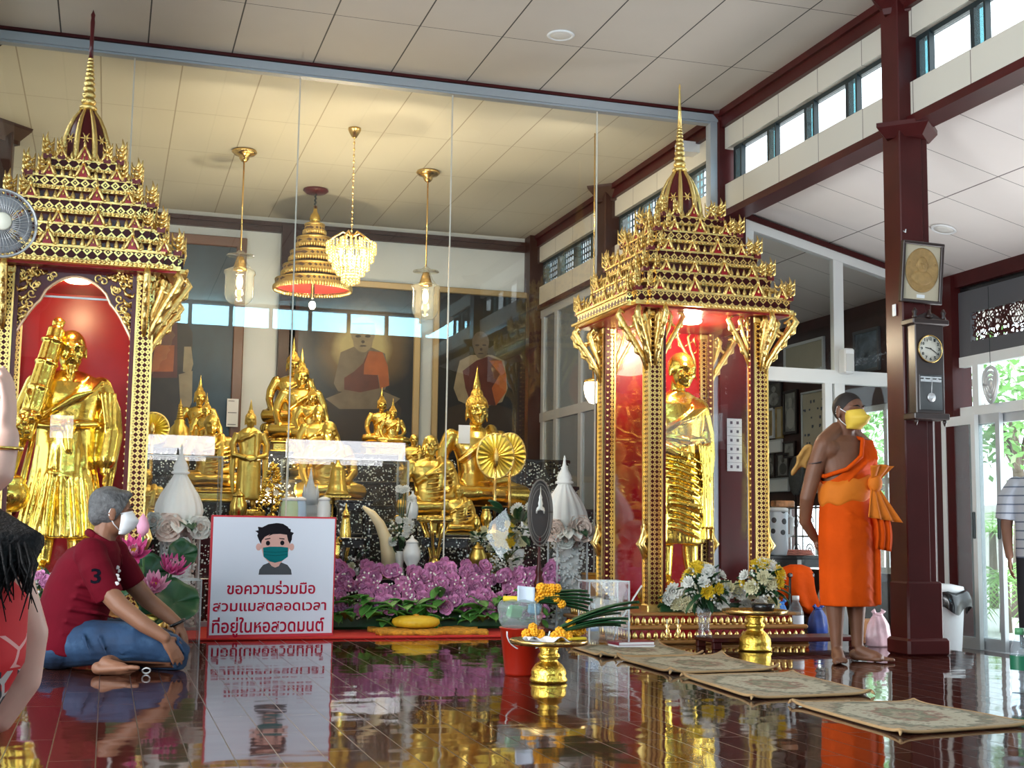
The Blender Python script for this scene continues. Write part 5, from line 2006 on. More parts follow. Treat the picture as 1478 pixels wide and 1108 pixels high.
# ivory-coloured curved tusk in its stand
P0 = onY(560, 835, 10.6)
t = thing('tusk', 'upright cream curved tusk on the altar, right of the sign', 'ornament', (P0.x, P0.y, 0.36))
pts = []
for k, (px, py) in enumerate(((562, 828), (560, 800), (556, 776), (548, 756), (537, 741), (524, 731))):
    q = onY(px, py, 10.6)
    pts.append((q.x - P0.x, 0, q.z - 0.36))
pts[0] = (pts[0][0], 0, 0.02)
b = MB()
b.tube(pts, [0.062, 0.058, 0.050, 0.042, 0.032, 0.012], 14)
b.build('tusk_body', mat('ivory', (0.86, 0.70, 0.42), 0.3, 0, 0.12, 3), t)
b = MB()
b.lathe([(0.09, 0), (0.09, 0.03), (0.07, 0.05), (0.07, 0.08)], (0, 0, 0), 16)
b.build('socket', M_brass, t)

# tall flared gold stand and small brass things
P = onY(628, 752, 10.55)
t = thing('offering_stand', 'tall gold stand with flared legs behind the orchids', 'stand', (P.x, P.y, 0.36))
H = P.z - 0.36 + 0.02
b = MB()
for k in range(6):
    a = k * PI / 3
    b.tube([(0.12 * math.cos(a), 0.12 * math.sin(a), H - 0.02), (0.075 * math.cos(a), 0.075 * math.sin(a), H * 0.72), (0.03 * math.cos(a), 0.03 * math.sin(a), H * 0.35), (0.03 * math.cos(a), 0.03 * math.sin(a), H * 0.2)], [0.016, 0.014, 0.012, 0.012], 7)
b.lathe([(0.02, H * 0.12), (0.05, H * 0.22), (0.05, H * 0.30), (0.025, H * 0.38)], (0, 0, 0), 14)
b.lathe([(0.08, 0), (0.08, 0.02), (0.04, 0.05), (0.025, H * 0.15)], (0, 0, 0), 16)
b.build('legs', M_gold, t)
b = MB()
b.lathe([(0.10, H - 0.035), (0.15, H - 0.02), (0.155, H), (0.14, H), (0.05, H - 0.02)], (0, 0, 0), 22)
b.build('dish', M_gold, t)


def brass_pot(px, yt, Y, r, label, m=None, zb=None):
    P = onY(px, yt, Y)
    z = tier_z(Y) if zb is None else zb
    H = P.z - z
    t = thing('offering_pot', label, 'pot', (P.x, P.y, z), 0, 'small pots on the altar')
    b = MB()
    b.lathe([(r * 0.6, 0), (r * 0.65, H * 0.08), (r * 0.35, H * 0.22), (r, H * 0.45), (r * 1.02, H * 0.62), (r * 0.7, H * 0.78), (r * 0.72, H * 0.82)], (0, 0, 0), 18)
    b.build('body', m or M_gold, t)
    b = MB()
    b.lathe([(r * 0.74, H * 0.81), (r * 0.7, H * 0.86), (r * 0.2, H * 0.93), (r * 0.22, H * 0.96), (0.002, H)], (0, 0, 0), 16)
    b.build('lid', m or M_gold, t)
    return t


brass_pot(489, 774, 10.48, 0.085, 'shiny gold covered pot beside the right edge of the sign')
brass_pot(500, 726, 10.46, 0.045, 'slim gold candle holder right of the sign corner')
brass_pot(595, 772, 10.46, 0.072, 'white porcelain pointed urn above the orchids', M_jarw)
brass_pot(690, 782, 10.48, 0.075, 'dark gold bowl with a lid, right of the tall gold stand', M_goldd)
brass_pot(702, 728, 11.1, 0.05, 'gold candelabrum base below the pleated fan')
brass_pot(688, 742, 11.06, 0.035, 'slim gold holder left of the candelabrum base')
brass_pot(596, 708, 11.06, 0.05, 'white porcelain jar beside the monk at the glass joint', M_jarw)
brass_pot(345, 705, 11.05, 0.07, 'gold covered pot at the feet of the standing Buddha')

# paper notices stuck to the altar glass and painting
M_paper = mat('paper', (0.86, 0.87, 0.88), 0.7)
M_ink = mat('ink', (0.12, 0.13, 0.17), 0.7)


def sheet_note(a, c, Y, name, label, rows, seed):
    A, B = onY(*a, Y), onY(*c, Y)
    t = thing(name, label, 'paper', ((A.x + B.x) / 2, Y, min(A.z, B.z)))
    w, h = abs(B.x - A.x), abs(A.z - B.z)
    b = MB()
    b.box((-w / 2, -0.004, 0), (w / 2, 0, h))
    b.build('sheet', M_paper, t)
    if rows:
        r = random.Random(seed)
        b = MB()
        for k in range(rows):
            z = h * (0.92 - 0.84 * k / max(rows - 1, 1))
            b.box((-w * 0.40, -0.0055, z - h * 0.012), (w * (r.uniform(0.1, 0.4)), -0.0035, z + h * 0.012))
        b.build('printed_lines', M_ink, t)
    return t


sheet_note((328, 575), (343, 616), 15.25, 'paper_notice', 'white paper strip hanging on the blue painting frame', 3, 1)
sheet_note((662, 613), (678, 640), 11.9, 'paper_notice', 'white paper slip hung on the chest of the big Buddha', 0, 2)
sheet_note((752, 745), (770, 780), 11.4, 'paper_notice', 'white card standing behind the yellow altar flowers', 2, 3)

# ------------------------------------------------------------------ in front of the glass
# red carpet, yellow mat, round cushion
M_carpet = mat('red_carpet', (0.52, 0.018, 0.012), 0.85, 0, 0.1, 30)
t = MB()
t.box((0.45, 9.0, 0.001), (3.02, 10.05, 0.016), 0.005)
tag(t.build('red_carpet', M_carpet), 'long red carpet laid in front of the glass, under the orchids', 'carpet')
M_matg = mat('gold_fleece', (0.55, 0.25, 0.016), 0.85, 0, 0.35, 40, 0.8, 60)
A, B = onZ(548, 916, 0.02), onZ(704, 915, 0.02)
b = MB()
b.sheet(lambda u, v: (A.x + (B.x - A.x) * (u + 0.05 * math.sin(9 * v) * (u - 0.5)), 9.07 + 0.42 * v + 0.02 * math.sin(11 * u), 0.045 + 0.008 * math.sin(23 * u + 4 * v) * math.sin(17 * v)), 40, 16, 0.028)
tag(b.build('floor_mat', M_matg), 'shaggy golden mat on the red carpet below the round cushion', 'mat')
P = onZ(600, 903, 0.05)
t = thing('round_cushion', 'round yellow cushion with fluted sides on the red carpet', 'cushion', (onY(600, 903, 9.36).x, 9.36, 0.050))
b = MB()
b.lathe([(0.10, 0), (0.155, 0.012), (0.172, 0.035), (0.165, 0.062), (0.12, 0.080), (0.04, 0.086), (0.001, 0.084)], (0, 0, 0), 72, True, 1, 1, 24, 0.022)
b.build('cover', mat('yellow_satin', (0.72, 0.45, 0.02), 0.5, 0, 0.1), t)
b = MB()
b.lathe([(0.022, 0.082), (0.024, 0.092), (0.001, 0.098)], (0, 0, 0), 12)
b.build('button', M_matg, t)

# notice board
bl, br = onZ(298, 924), onZ(480, 920)
ctr = (bl + br) / 2
wd = (br - bl).length
ang = math.atan2(br.y - bl.y, br.x - bl.x)
sg = thing('notice_board', 'white upright notice board with red border, masked face and red Thai writing', 'sign', (ctr.x, ctr.y, 0), ang)
BH = onY(305, 743, ctr.y).z
hw = wd / 2
b = MB()
b.box((-hw, -0.012, 0.0), (hw, 0.012, BH), 0.003)
M_signred = mat('sign_red', (0.55, 0.02, 0.04), 0.35)
M_signtxt = mat('sign_lettering', (0.42, 0.006, 0.035), 0.5, spec=0.1)
plabel(b.build('board', M_signred, sg), 'red bordered board')
b = MB()
b.box((-hw + 0.012, -0.0145, 0.035), (hw - 0.012, -0.010, BH - 0.012))
fc = b.build('face', mat('sign_face', (0.70, 0.74, 0.84), 0.16, 0, 0), sg)
plabel(fc, 'glossy pale blue white face')
b = MB()
for s in (-1, 1):
    b.prism([(0.005, 0.0), (0.16, 0.0), (0.005, 0.30)], s * hw * 0.7 - 0.008, s * hw * 0.7 + 0.008, 'x')
b.build('back_strut', M_alug, sg)


def su(x, y):
    """zoomed sign pixels -> board coordinates"""
    return ((x - 538) / 1030 * wd, BH * (1060 - y) / 1032)


def flat(name, m, polys, lvl, parent=fc):
    b = MB()
    for poly in polys:
        if len(poly) == 4 and not isinstance(poly[0], tuple):
            ex, ey, rx, ry = poly
            poly = [(ex + rx * math.cos(2 * PI * j / 28), ey + ry * math.sin(2 * PI * j / 28)) for j in range(28)]
        b.prism([su(x, y) for x, y in poly], -0.0147 - 0.0006 * lvl, -0.0125, 'y')
    return b.build(name, m, parent)


M_cskin = mat('print_skin', (0.66, 0.38, 0.33), 0.5, spec=0.1)
M_chair = mat('print_hair', (0.010, 0.008, 0.012), 0.5, spec=0.1)
M_cteal = mat('print_teal', (0.003, 0.15, 0.165), 0.5, spec=0.1)
M_cgrey = mat('print_grey', (0.075, 0.08, 0.09), 0.5, spec=0.1)
M_cdark = mat('print_dark_teal', (0.002, 0.08, 0.09), 0.5, spec=0.1)
flat('printed_shirt', M_cgrey, [[(415, 522), (420, 480), (450, 440), (510, 415), (590, 415), (650, 440), (680, 480), (688, 522)]], 1)
flat('printed_face', M_cskin, [[(425, 230), (440, 190), (520, 165), (600, 168), (650, 190), (668, 240), (660, 300), (640, 370), (590, 425), (578, 450), (548, 462), (520, 450), (500, 425), (450, 370), (430, 300)], (408, 290, 22, 30), (680, 288, 20, 30)], 2)
flat('printed_hair', M_chair, [[(425, 265), (405, 225), (392, 195), (400, 175), (375, 155), (402, 150), (396, 120), (430, 125), (480, 98), (550, 86), (600, 92), (640, 115), (650, 130), (668, 138), (666, 158), (694, 168), (680, 190), (678, 225), (664, 262), (648, 235), (636, 185), (580, 178), (520, 182), (480, 200), (500, 180), (455, 205), (432, 235)]], 3)
flat('printed_mask', M_cteal, [[(443, 295), (500, 286), (590, 286), (650, 293), (650, 370), (600, 408), (545, 422), (500, 410), (450, 370)]], 4)
flat('printed_mask_fold', M_cdark, [[(448, 325), (545, 332), (645, 322), (645, 327), (545, 337), (448, 330)], [(450, 352), (545, 360), (645, 350), (645, 355), (545, 365), (450, 357)]], 5)
flat('printed_eyes', M_chair, [(482, 257, 17, 20), (600, 254, 17, 20), [(455, 222), (500, 212), (502, 220), (458, 230)], [(574, 212), (618, 217), (616, 226), (574, 220)]], 5)


def lettering(name, text, width, height, m, parent, loc, rot, depth=0.0012, bold=0.0):
    """flat mesh lettering centred on loc, fitted to a width and a height"""
    cu = bpy.data.curves.new(name, 'FONT')
    cu.body = text
    cu.align_x = 'LEFT'
    cu.size = 1.0
    cu.resolution_u = 2
    cu.extrude = 0.01
    cu.offset = bold
    o = bpy.data.objects.new(name + '_tmp', cu)
    COL.objects.link(o)
    dg = bpy.context.evaluated_depsgraph_get()
    dg.update()
    me = bpy.data.meshes.new_from_object(o.evaluated_get(dg))
    bpy.data.objects.remove(o)
    me.name = name
    xs = [v.co.x for v in me.vertices]
    ys = [v.co.y for v in me.vertices]
    if not xs:
        return None
    x0, x1, y0, y1 = min(xs), max(xs), min(ys), max(ys)
    sx = width / (x1 - x0)
    sy = height / (y1 - y0) if height else sx
    for v in me.vertices:
        v.co = ((v.co.x - (x0 + x1) / 2) * sx, (v.co.y - (y0 + y1) / 2) * sy, (1 if v.co.z > 0 else -1) * depth)
    me.materials.clear()
    me.materials.append(m)
    return link(name, me, parent, loc, rot)


def sign_line(txt, x0, x1, y0, y1):
    (u0, v1), (u1, v0) = su(x0, y0), su(x1, y1)
    lettering('lettering', txt, u1 - u0, v1 - v0, M_signtxt, fc, ((u0 + u1) / 2, -0.0148, (v0 + v1) / 2), (PI / 2, 0, 0), 0.0012, 0.018)


sign_line('ขอความร่วมมือ', 165, 888, 572, 685)
sign_line('สวมแมสตลอดเวลา', 58, 985, 752, 825)
sign_line('ที่อยู่ในหอสวดมนต์', 58, 972, 872, 1040)

# ---- flowers
M_orch = mat('orchid_petal', (0.66, 0.27, 0.50), 0.55, 0, 0.35, 14, petal=0.15)
M_orch2 = mat('orchid_centre', (0.78, 0.46, 0.62), 0.55, petal=0.15)
M_leafg = mat('leaf_green', (0.075, 0.24, 0.04), 0.45, 0, 0.4, 8)
M_leafd = mat('leaf_dark_green', (0.015, 0.075, 0.025), 0.4, 0, 0.3, 6)
M_stemg = mat('stem_green', (0.06, 0.16, 0.04), 0.5)
M_petw = mat('white_petal', (0.90, 0.90, 0.85), 0.6, 0, 0.08, petal=0.15)
M_pety = mat('yellow_petal', (0.85, 0.62, 0.03), 0.6, 0, 0.1, petal=0.15)
M_petc = mat('cream_petal', (0.82, 0.78, 0.52), 0.6, 0, 0.1, petal=0.15)
M_rose = mat('blush_petal', (0.92, 0.77, 0.68), 0.6, 0, 0.08, petal=0.15)
M_pink = mat('lotus_pink', (0.78, 0.12, 0.36), 0.5, 0, 0.25, 12, petal=0.15)
M_pinkl = mat('lotus_pale_pink', (0.85, 0.42, 0.58), 0.5, 0, 0.15, 12, petal=0.15)


def petal(b, R, L, wd, cup, base=0.0, nu=6, nv=4, rnd_tip=False):
    """one curved petal growing along the frame's x axis, cupped upward"""
    def f(u, v):
        w = wd * (math.sqrt(max(1 - u ** 5, 0.0)) * min(1.0, 0.25 + 1.1 * u) if rnd_tip else math.sin(PI * (0.12 + 0.86 * u) ** 0.8)) * (v - 0.5)
        a = cup * u
        return R @ Vector((base + L * u * math.cos(a), w, L * u * math.sin(a) + 0.35 * wd * (2 * v - 1) ** 2 * 0.4))
    b.sheet(f, nu, nv, 0.0016)


def bloom(kind, r, seed=0):
    rr = random.Random(seed)
    b = MB()
    rt = kind in ('rose', 'orchid', 'mum')

    def ringp(n, L, w, cup, tilt, ph=0.0):
        for k in range(n):
            R = Matrix.Rotation(2 * PI * k / n + ph + rr.uniform(-0.1, 0.1), 3, 'Z') @ Matrix.Rotation(-tilt + rr.uniform(-0.1, 0.1), 3, 'Y')
            petal(b, R, L, w, cup, rnd_tip=rt)
    if kind == 'orchid':
        ringp(5, r, r * 0.95, 0.35, 0.12)
        ringp(4, r * 0.72, r * 0.80, 0.5, 0.40, 0.5)
        b.mi = 1
        ringp(3, r * 0.42, r * 0.5, 0.6, 0.7, 0.2)
        b.ell((0, 0, r * 0.12), (r * 0.14, r * 0.14, r * 0.16), 8, 6)
    elif kind == 'rose':
        ringp(6, r, r * 1.05, 0.15, 0.0)
        ringp(6, r * 0.84, r * 0.95, 0.30, 0.14, 0.5)
        ringp(6, r * 0.68, r * 0.75, 0.45, 0.32, 0.2)
        b.mi = 1
        ringp(5, r * 0.52, r * 0.55, 0.6, 0.55, 0.7)
        ringp(5, r * 0.40, r * 0.42, 0.7, 0.85, 0.1)
        ringp(3, r * 0.28, r * 0.30, 0.6, 1.15, 0.4)
    elif kind == 'lotus':
        ringp(10, r, r * 0.36, 0.55, 0.12)
        ringp(9, r * 0.92, r * 0.34, 0.5, 0.5, 0.3)
        b.mi = 1
        ringp(7, r * 0.72, r * 0.30, 0.4, 0.9, 0.1)
        b.mi = 2
        b.lathe([(r * 0.05, 0.02), (r * 0.16, r * 0.25), (r * 0.17, r * 0.36), (0.001, r * 0.38)], (0, 0, 0), 12)
    elif kind == 'mum':
        ringp(13, r, r * 0.36, 0.35, 0.0)
        ringp(12, r * 0.85, r * 0.32, 0.45, 0.30, 0.2)
        ringp(10, r * 0.66, r * 0.28, 0.5, 0.60, 0.4)
        ringp(6, r * 0.45, r * 0.24, 0.5, 0.95, 0.1)
    elif kind == 'ball':
        for k in range(26):
            z = 1 - 2 * (k + 0.5) / 26
            a = k * 2.4
            q = math.sqrt(1 - z * z)
            b.ell((r * 0.72 * q * math.cos(a), r * 0.72 * q * math.sin(a), r * 0.72 * z), (r * 0.34,) * 3, 6, 4)
    elif kind == 'bud':
        b.lathe([(0.001, -r * 0.9), (r * 0.42, -r * 0.5), (r * 0.5, 0), (r * 0.3, r * 0.6), (0.002, r)], (0, 0, 0), 12, True, 1, 1, 5, 0.06)
    return b


def bloom_mesh(kind, r, mats, seed=0):
    return bloom(kind, r, seed).mesh(kind + '_flower', mats)


def face_rot(d):
    """euler turning local +z to direction d"""
    return Vector(d).to_track_quat('Z', 'Y').to_euler()


def leaf_mb(b, p, d, L, w, droop=0.4, up=(0, 0, 1), th=0.002, lobes=0):
    p, d, up = Vector(p), Vector(d).normalized(), Vector(up)
    s = d.cross(up).normalized()
    n = s.cross(d)
    def f(u, v):
        ww = w * math.sin(PI * min(0.06 + 0.94 * u, 1.0)) ** 0.8 * (v - 0.5)
        return p + d * (L * u) + s * ww + n * (L * (0.25 * u - droop * u * u) + abs(v - 0.5) * w * 0.35)
    b.sheet(f, 8, 4, th)


rf = random.Random(11)
ob = thing('orchid_bed', 'long bank of purple orchids with green leaves in front of the altar glass', 'flowers', (2.45, 9.74, 0.016))
FLO = [bloom_mesh('orchid', 0.062, [M_orch, M_orch2], s) for s in range(3)]
spots = []
for k in range(230):
    u = rf.random()
    px = 462 + 338 * u
    v = rf.random() ** 0.8
    py = 890 - 72 * v - 8 * math.sin(px * 0.04)
    Y = 9.52 + 0.36 * v + rf.uniform(-0.04, 0.04)
    spots.append((px, py, Y))
    pass
spots.sort(key=lambda s: s[2])
for k, (px, py, Y) in enumerate(spots[:0] + spots):
    if py > 884:
        py -= 14
    P = onY(px, py, Y)
    d = Vector((rf.uniform(-0.6, 0.5), -1, rf.uniform(-0.1, 0.8)))
    if k < 100:
        o = link('flower', FLO[k % 3], ob, P - ob.location, face_rot(d), rf.uniform(0.85, 1.12))
    else:
        if k == 100:
            rest = MB()
        src = FLO[k % 3]
        M = Matrix.Translation(P - ob.location) @ Vector(d).to_track_quat('Z', 'Y').to_matrix().to_4x4() @ Matrix.Scale(rf.uniform(0.8, 1.1), 4)
        off = len(rest.v)
        rest.v += [tuple(M @ v.co) for v in src.vertices]
        for p in src.polygons:
            rest.f.append(tuple(i + off for i in p.vertices))
            rest.m.append(p.material_index)
            rest.s.append(True)
o = rest.build('flowers', [M_orch, M_orch2], ob)
o['kind'] = 'stuff'
b = MB()
for k in range(110):
    px = rf.uniform(466, 795)
    P = onY(px, rf.uniform(862, 898), 9.50 + rf.uniform(-0.05, 0.10)) - ob.location
    P.z = max(P.z, 0.03)
    leaf_mb(b, P, (rf.uniform(-1, 1), rf.uniform(-0.9, 0.1), rf.uniform(-0.2, 0.6)), rf.uniform(0.11, 0.18), rf.uniform(0.08, 0.12), 0.5)
b.build('leaves', M_leafg, ob)['kind'] = 'stuff'
b = MB()
for k in range(240):
    P = onY(rf.uniform(466, 795), rf.uniform(825, 895), 9.6 + rf.uniform(-0.12, 0.15)) - ob.location
    P.z = max(P.z, 0.03)
    b.ell(P, (0.008, 0.008, 0.008), 6, 4)
b.build('filler_blossom', M_petw, ob)['kind'] = 'stuff'
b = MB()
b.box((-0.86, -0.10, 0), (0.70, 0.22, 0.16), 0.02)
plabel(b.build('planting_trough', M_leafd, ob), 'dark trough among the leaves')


# white onion-shaped fabric ornaments with roses on flower-filled acrylic columns
def onion(px, ytip, ybase, Y, hw_px, label, roses, pillar_px, pillar_y, side):
    P = onY(px, ybase, Y)
    k = ppm(P)
    r = hw_px / k
    t = thing('flower_ornament', label, 'flower arrangement', (P.x, P.y, 0.016 if side < 0 else 0.0), 0, 'white onion dome flower ornaments')
    z0 = P.z - t.location.z
    H = onY(px, ytip, Y).z - t.location.z - z0
    b = MB()
    pr = [(0.62, -0.10), (0.92, -0.03), (1.0, 0.07), (0.95, 0.17), (0.78, 0.30), (0.55, 0.42), (0.36, 0.52), (0.26, 0.58)]
    b.lathe([(q * r, h * H) for q, h in pr], (0, 0, z0), 60, True, 1, 1, 14, 0.055)
    b.build('ribbed_dome', mat('white_fabric', (0.92, 0.91, 0.86), 0.7) if 'white_fabric' not in MATS else MATS['white_fabric'], t)
    b = MB()
    b.lathe([(0.26 * r, 0.57 * H), (0.40 * r, 0.59 * H), (0.40 * r, 0.61 * H), (0.30 * r, 0.63 * H), (0.34 * r, 0.66 * H), (0.28 * r, 0.72 * H), (0.14 * r, 0.80 * H), (0.16 * r, 0.81 * H), (0.09 * r, 0.85 * H), (0.05 * r, 0.93 * H), (0.06 * r, 0.95 * H), (0.002, H)], (0, 0, z0), 18)
    b.build('finial', MATS['white_fabric'], t)
    for qx, qy, rr in roses:
        q = onY(qx, qy, Y - 0.16)
        link('rose', bloom_mesh('rose', rr, [M_petw if rr < 0.1 else M_rose, M_rose], int(qx)), t, q - t.location, face_rot((0.15 * (qx - px) / 30, -1, 0.25)))
    b = MB()
    for s in range(7):
        a = rf.uniform(0, PI) + PI
        leaf_mb(b, (0.10 * math.cos(a), 0.10 * math.sin(a) - 0.02, z0 - 0.03), (math.cos(a), math.sin(a), -0.7), 0.18, 0.11, 0.3)
    b.build('pale_leaf', MATS['white_fabric'], t)
    b = MB()
    for a in (-0.3, PI + 0.4, -1.2):
        leaf_mb(b, (0.08 * math.cos(a), 0.08 * math.sin(a) - 0.04, z0 - 0.05), (math.cos(a), math.sin(a) - 0.3, -0.35), 0.20, 0.12, 0.3)
    b.build('leaf', M_leafd, t)
    # column: clear box stuffed with little white blossoms
    xa, xb = (onY(pillar_px[0], pillar_y, Y).x - P.x), (onY(pillar_px[1], pillar_y, Y).x - P.x)
    b = MB()
    zt = z0 - 0.05
    for x in (xa, xb):
        for y in (-0.11, 0.11):
            b.box((x - 0.006, y - 0.006, 0), (x + 0.006, y + 0.006, zt))
    b.box((xa - 0.02, -0.13, zt), (xb + 0.02, 0.13, zt + 0.02))
    b.box((xa - 0.02, -0.13, 0.0), (xb + 0.02, 0.13, 0.02))
    b.build('column_frame', M_edge, t)
    b = MB()
    b.box((xa, -0.11, 0.02), (xb, 0.11, zt))
    b.build('column_pane', M_acryl, t)
    b = MB()
    for s in range(700):
        x, y, z = rf.uniform(xa + 0.02, xb - 0.02), rf.uniform(-0.09, 0.09), rf.uniform(0.03, zt - 0.03)
        b.ell((x, y, z), (0.014, 0.014, 0.012), 5, 4)
    b.build('tiny_blossoms', mat('dusty_white_blossom', (0.70, 0.72, 0.72), 0.7) if 'dusty_white_blossom' not in MATS else MATS['dusty_white_blossom'], t)['kind'] = 'stuff'
    b = MB()
    b.box((xa + 0.05, -0.05, 0.02), (xb - 0.05, 0.05, zt - 0.02))
    b.build('moss_core', MATS['dusty_white_blossom'], t)
    return t


onion(258, 640, 745, 9.84, 33, 'white onion dome flower ornament with blush roses, beside the arched shrine', [(243, 762, 0.115), (287, 762, 0.095), (222, 752, 0.07), (262, 790, 0.08)], (230, 284), 850, -1)
onion(814, 657, 755, 9.84, 33, 'white onion dome flower ornament with blush roses, behind the dark oval fan', [(836, 764, 0.12), (798, 766, 0.10), (857, 775, 0.06), (815, 780, 0.08)], (797, 840), 850, 1)

# pink lotus arrangement beside the seated man
lt = thing('lotus_arrangement', 'pink artificial lotuses with round dark leaves beside the seated man', 'flowers', (onY(212, 900, 8.10).x, 8.10, 0))
b = MB()
b.lathe([(0.08, 0), (0.10, 0.02), (0.085, 0.10), (0.11, 0.22), (0.10, 0.24), (0.09, 0.235)], (0, 0, 0), 20)
b.build('vase', M_goldd, lt)
LM = bloom_mesh('lotus', 0.125, [M_pink, M_pinkl, M_pety], 1)
LP = bloom_mesh('lotus', 0.115, [M_pinkl, M_pink, M_pety], 2)
bs = MB()
for (px, py, Y, me, d) in ((194, 800, 7.97, LM, (-0.1, -0.9, 0.5)), (248, 826, 8.13, LM, (0.2, -0.5, 0.9)), (222, 850, 7.99, LP, (0.0, -0.75, 0.8))):
    q = onY(px, py, Y) - lt.location
    link('lotus_flower', me, lt, q, face_rot(d))
    bs.tube([(0, 0, 0.2), (q.x * 0.6, q.y * 0.5, q.z * 0.6), q], 0.008, 6)
q = onY(206, 759, 8.05) - lt.location
link('lotus_bud', bloom_mesh('bud', 0.075, [M_pinkl], 1), lt, q)
bs.tube([(0, 0, 0.2), (q.x * 0.7, q.y * 0.7, q.z * 0.7), q], 0.008, 6)
bs.build('stem', M_stemg, lt)
b = MB()
for (px, py, Y, r, d) in ((252, 868, 8.02, 0.145, (0.3, -0.8, 0.6)), (180, 838, 8.12, 0.13, (-0.3, -0.8, 0.6)), (216, 826, 8.16, 0.11, (0.1, -0.9, 0.3)), (225, 885, 8.05, 0.10, (0, -0.7, 0.7)), (262, 800, 8.18, 0.09, (0.2, -0.9, 0.4))):
    q = onY(px, py, Y) - lt.location
    R = Vector(d).to_track_quat('Z', 'Y').to_matrix()
    b.sheet(lambda u, v: q + R @ Vector((r * u * math.cos(2 * PI * v), r * u * math.sin(2 * PI * v), 0.03 * u * u * (1 + 0.5 * math.sin(5 * 2 * PI * v)))), 5, 26, 0.003)
    b.tube([(0, 0, 0.2), q], 0.006, 5)
b.build('lotus_leaf', M_leafd, lt)

# clear acrylic boxes
def acrylic_box(px0, px1, ytop, Y, d, label, frosted=False):
    A, B = onY(px0, ytop, Y), onY(px1, ytop, Y)
    w = B.x - A.x
    H = A.z
    zb = 0.049 if Y < 8.5 else 0.0
    H -= zb
    t = thing('acrylic_box', label, 'box', ((A.x + B.x) / 2, Y, zb))
    b = MB()
    for a, c in (((-w / 2, 0, 0), (w / 2, 0.008, H)), ((-w / 2, d - 0.008, 0), (w / 2, d, H)), ((-w / 2, 0, 0), (-w / 2 + 0.008, d, H)), ((w / 2 - 0.008, 0, 0), (w / 2, d, H))):
        b.box(a, c)
    b.build('panes', M_acryl, t)
    b = MB()
    for x in (-w / 2, w / 2):
        b.box((x - 0.004, 0, H - 0.008), (x + 0.004, d, H))
    for y in (0, d):
        b.box((-w / 2 - 0.004, y - 0.004, H - 0.008), (w / 2 + 0.004, y + 0.006, H))
        for x in (-w / 2, w / 2):
            b.box((x - 0.004, y - 0.004, 0), (x + 0.004, y + 0.004, H))
    b.build('edges', M_edge, t)
    return t, w, H


acrylic_box(239, 291, 836, 8.75, 0.22, 'empty clear acrylic box standing left of the notice board')
ab, w, H = acrylic_box(851, 908, 838, 7.98, 0.20, 'clear acrylic box of crystal tumblers at the corner of the open shrine')
k = 0
M_cryst = glass('crystal', (0.93, 0.95, 0.97), 0.06, 1.55)
for x in (-0.06, 0.05):
    for z in (0.004, 0.10, 0.196):
        b = MB()
        b.lathe([(0.03, 0), (0.042, 0.08), (0.045, 0.095), (0.038, 0.093), (0.028, 0.012), (0.001, 0.012)], (0, 0, 0), 14, True, 1, 1, 7, 0.05)
        o = b.build('crystal_tumbler', M_cryst, None, (ab.location.x + x, ab.location.y + 0.10, z + 0.049))
        tag(o, ('left' if x < 0 else 'right') + ' stack of crystal tumblers in the acrylic box, ' + {0.004: 'bottom', 0.10: 'middle', 0.196: 'top'}[z] + ' tumbler', 'glass', 'crystal tumblers in the acrylic box')
        k += 1

# dark oval emblem fan on a turned stand
P = onY(779, 740, 9.27)
t = thing('ceremonial_fan', 'dark oval emblem fan with a small silver figure on a slim turned stand', 'fan', (P.x, 9.27, 0.016))
z = P.z - 0.016
R1, R2 = 0.094, 0.245
b = MB()
n = 40
rg = lambda s, y: [(R1 * s * math.cos(2 * PI * j / n) * (1 + 0.0), y, z + R2 * s * math.sin(2 * PI * j / n)) for j in range(n)]
b.loft([rg(0.05, -0.012), rg(0.80, -0.012), rg(0.96, -0.008), rg(1.0, 0), rg(0.96, 0.008), rg(0.05, 0.010)], True, True)
b.build('disc', mat('dark_velvet', (0.035, 0.030, 0.030), 0.6), t)
b = MB()
for s, q in ((1.0, 0.008), (0.88, 0.004), (0.74, 0.004)):
    b.tube([(R1 * s * math.cos(2 * PI * j / 48), -0.011, z + R2 * s * math.sin(2 * PI * j / 48)) for j in range(49)], q, 6)
plabel(b.build('braid', mat('grey_braid', (0.13, 0.12, 0.11), 0.5), t), 'grey braid rings')
b = MB()
zz = z + 0.05
b.lathe([(0.030, -0.03), (0.034, -0.015), (0.016, 0.0), (0.02, 0.02), (0.012, 0.05), (0.014, 0.065), (0.005, 0.09), (0.001, 0.15)], (0, -0.016, zz), 12, True, 1, 0.35)
for q in (-1, 1):
    b.tube([(0, -0.016, zz - 0.02), (q * 0.028, -0.016, zz - 0.03), (q * 0.03, -0.016, zz - 0.055)], [0.012, 0.010, 0.006], 6)
plabel(b.build('emblem', mat('silver_emblem', (0.66, 0.66, 0.62), 0.4, 0.4), t), 'small silver seated figure emblem')
b = MB()
b.lathe([(0.12, 0), (0.12, 0.015), (0.06, 0.03), (0.03, 0.06), (0.022, 0.10), (0.034, 0.14), (0.036, 0.20), (0.024, 0.24), (0.034, 0.28), (0.038, 0.36), (0.022, 0.42), (0.030, 0.44), (0.014, 0.50), (0.010, z - R2 * 0.9), (0.016, z - R2 * 0.8), (0.006, z - R2 * 0.5)], (0, 0, 0), 16)
b.build('stand', M_maroon, t)

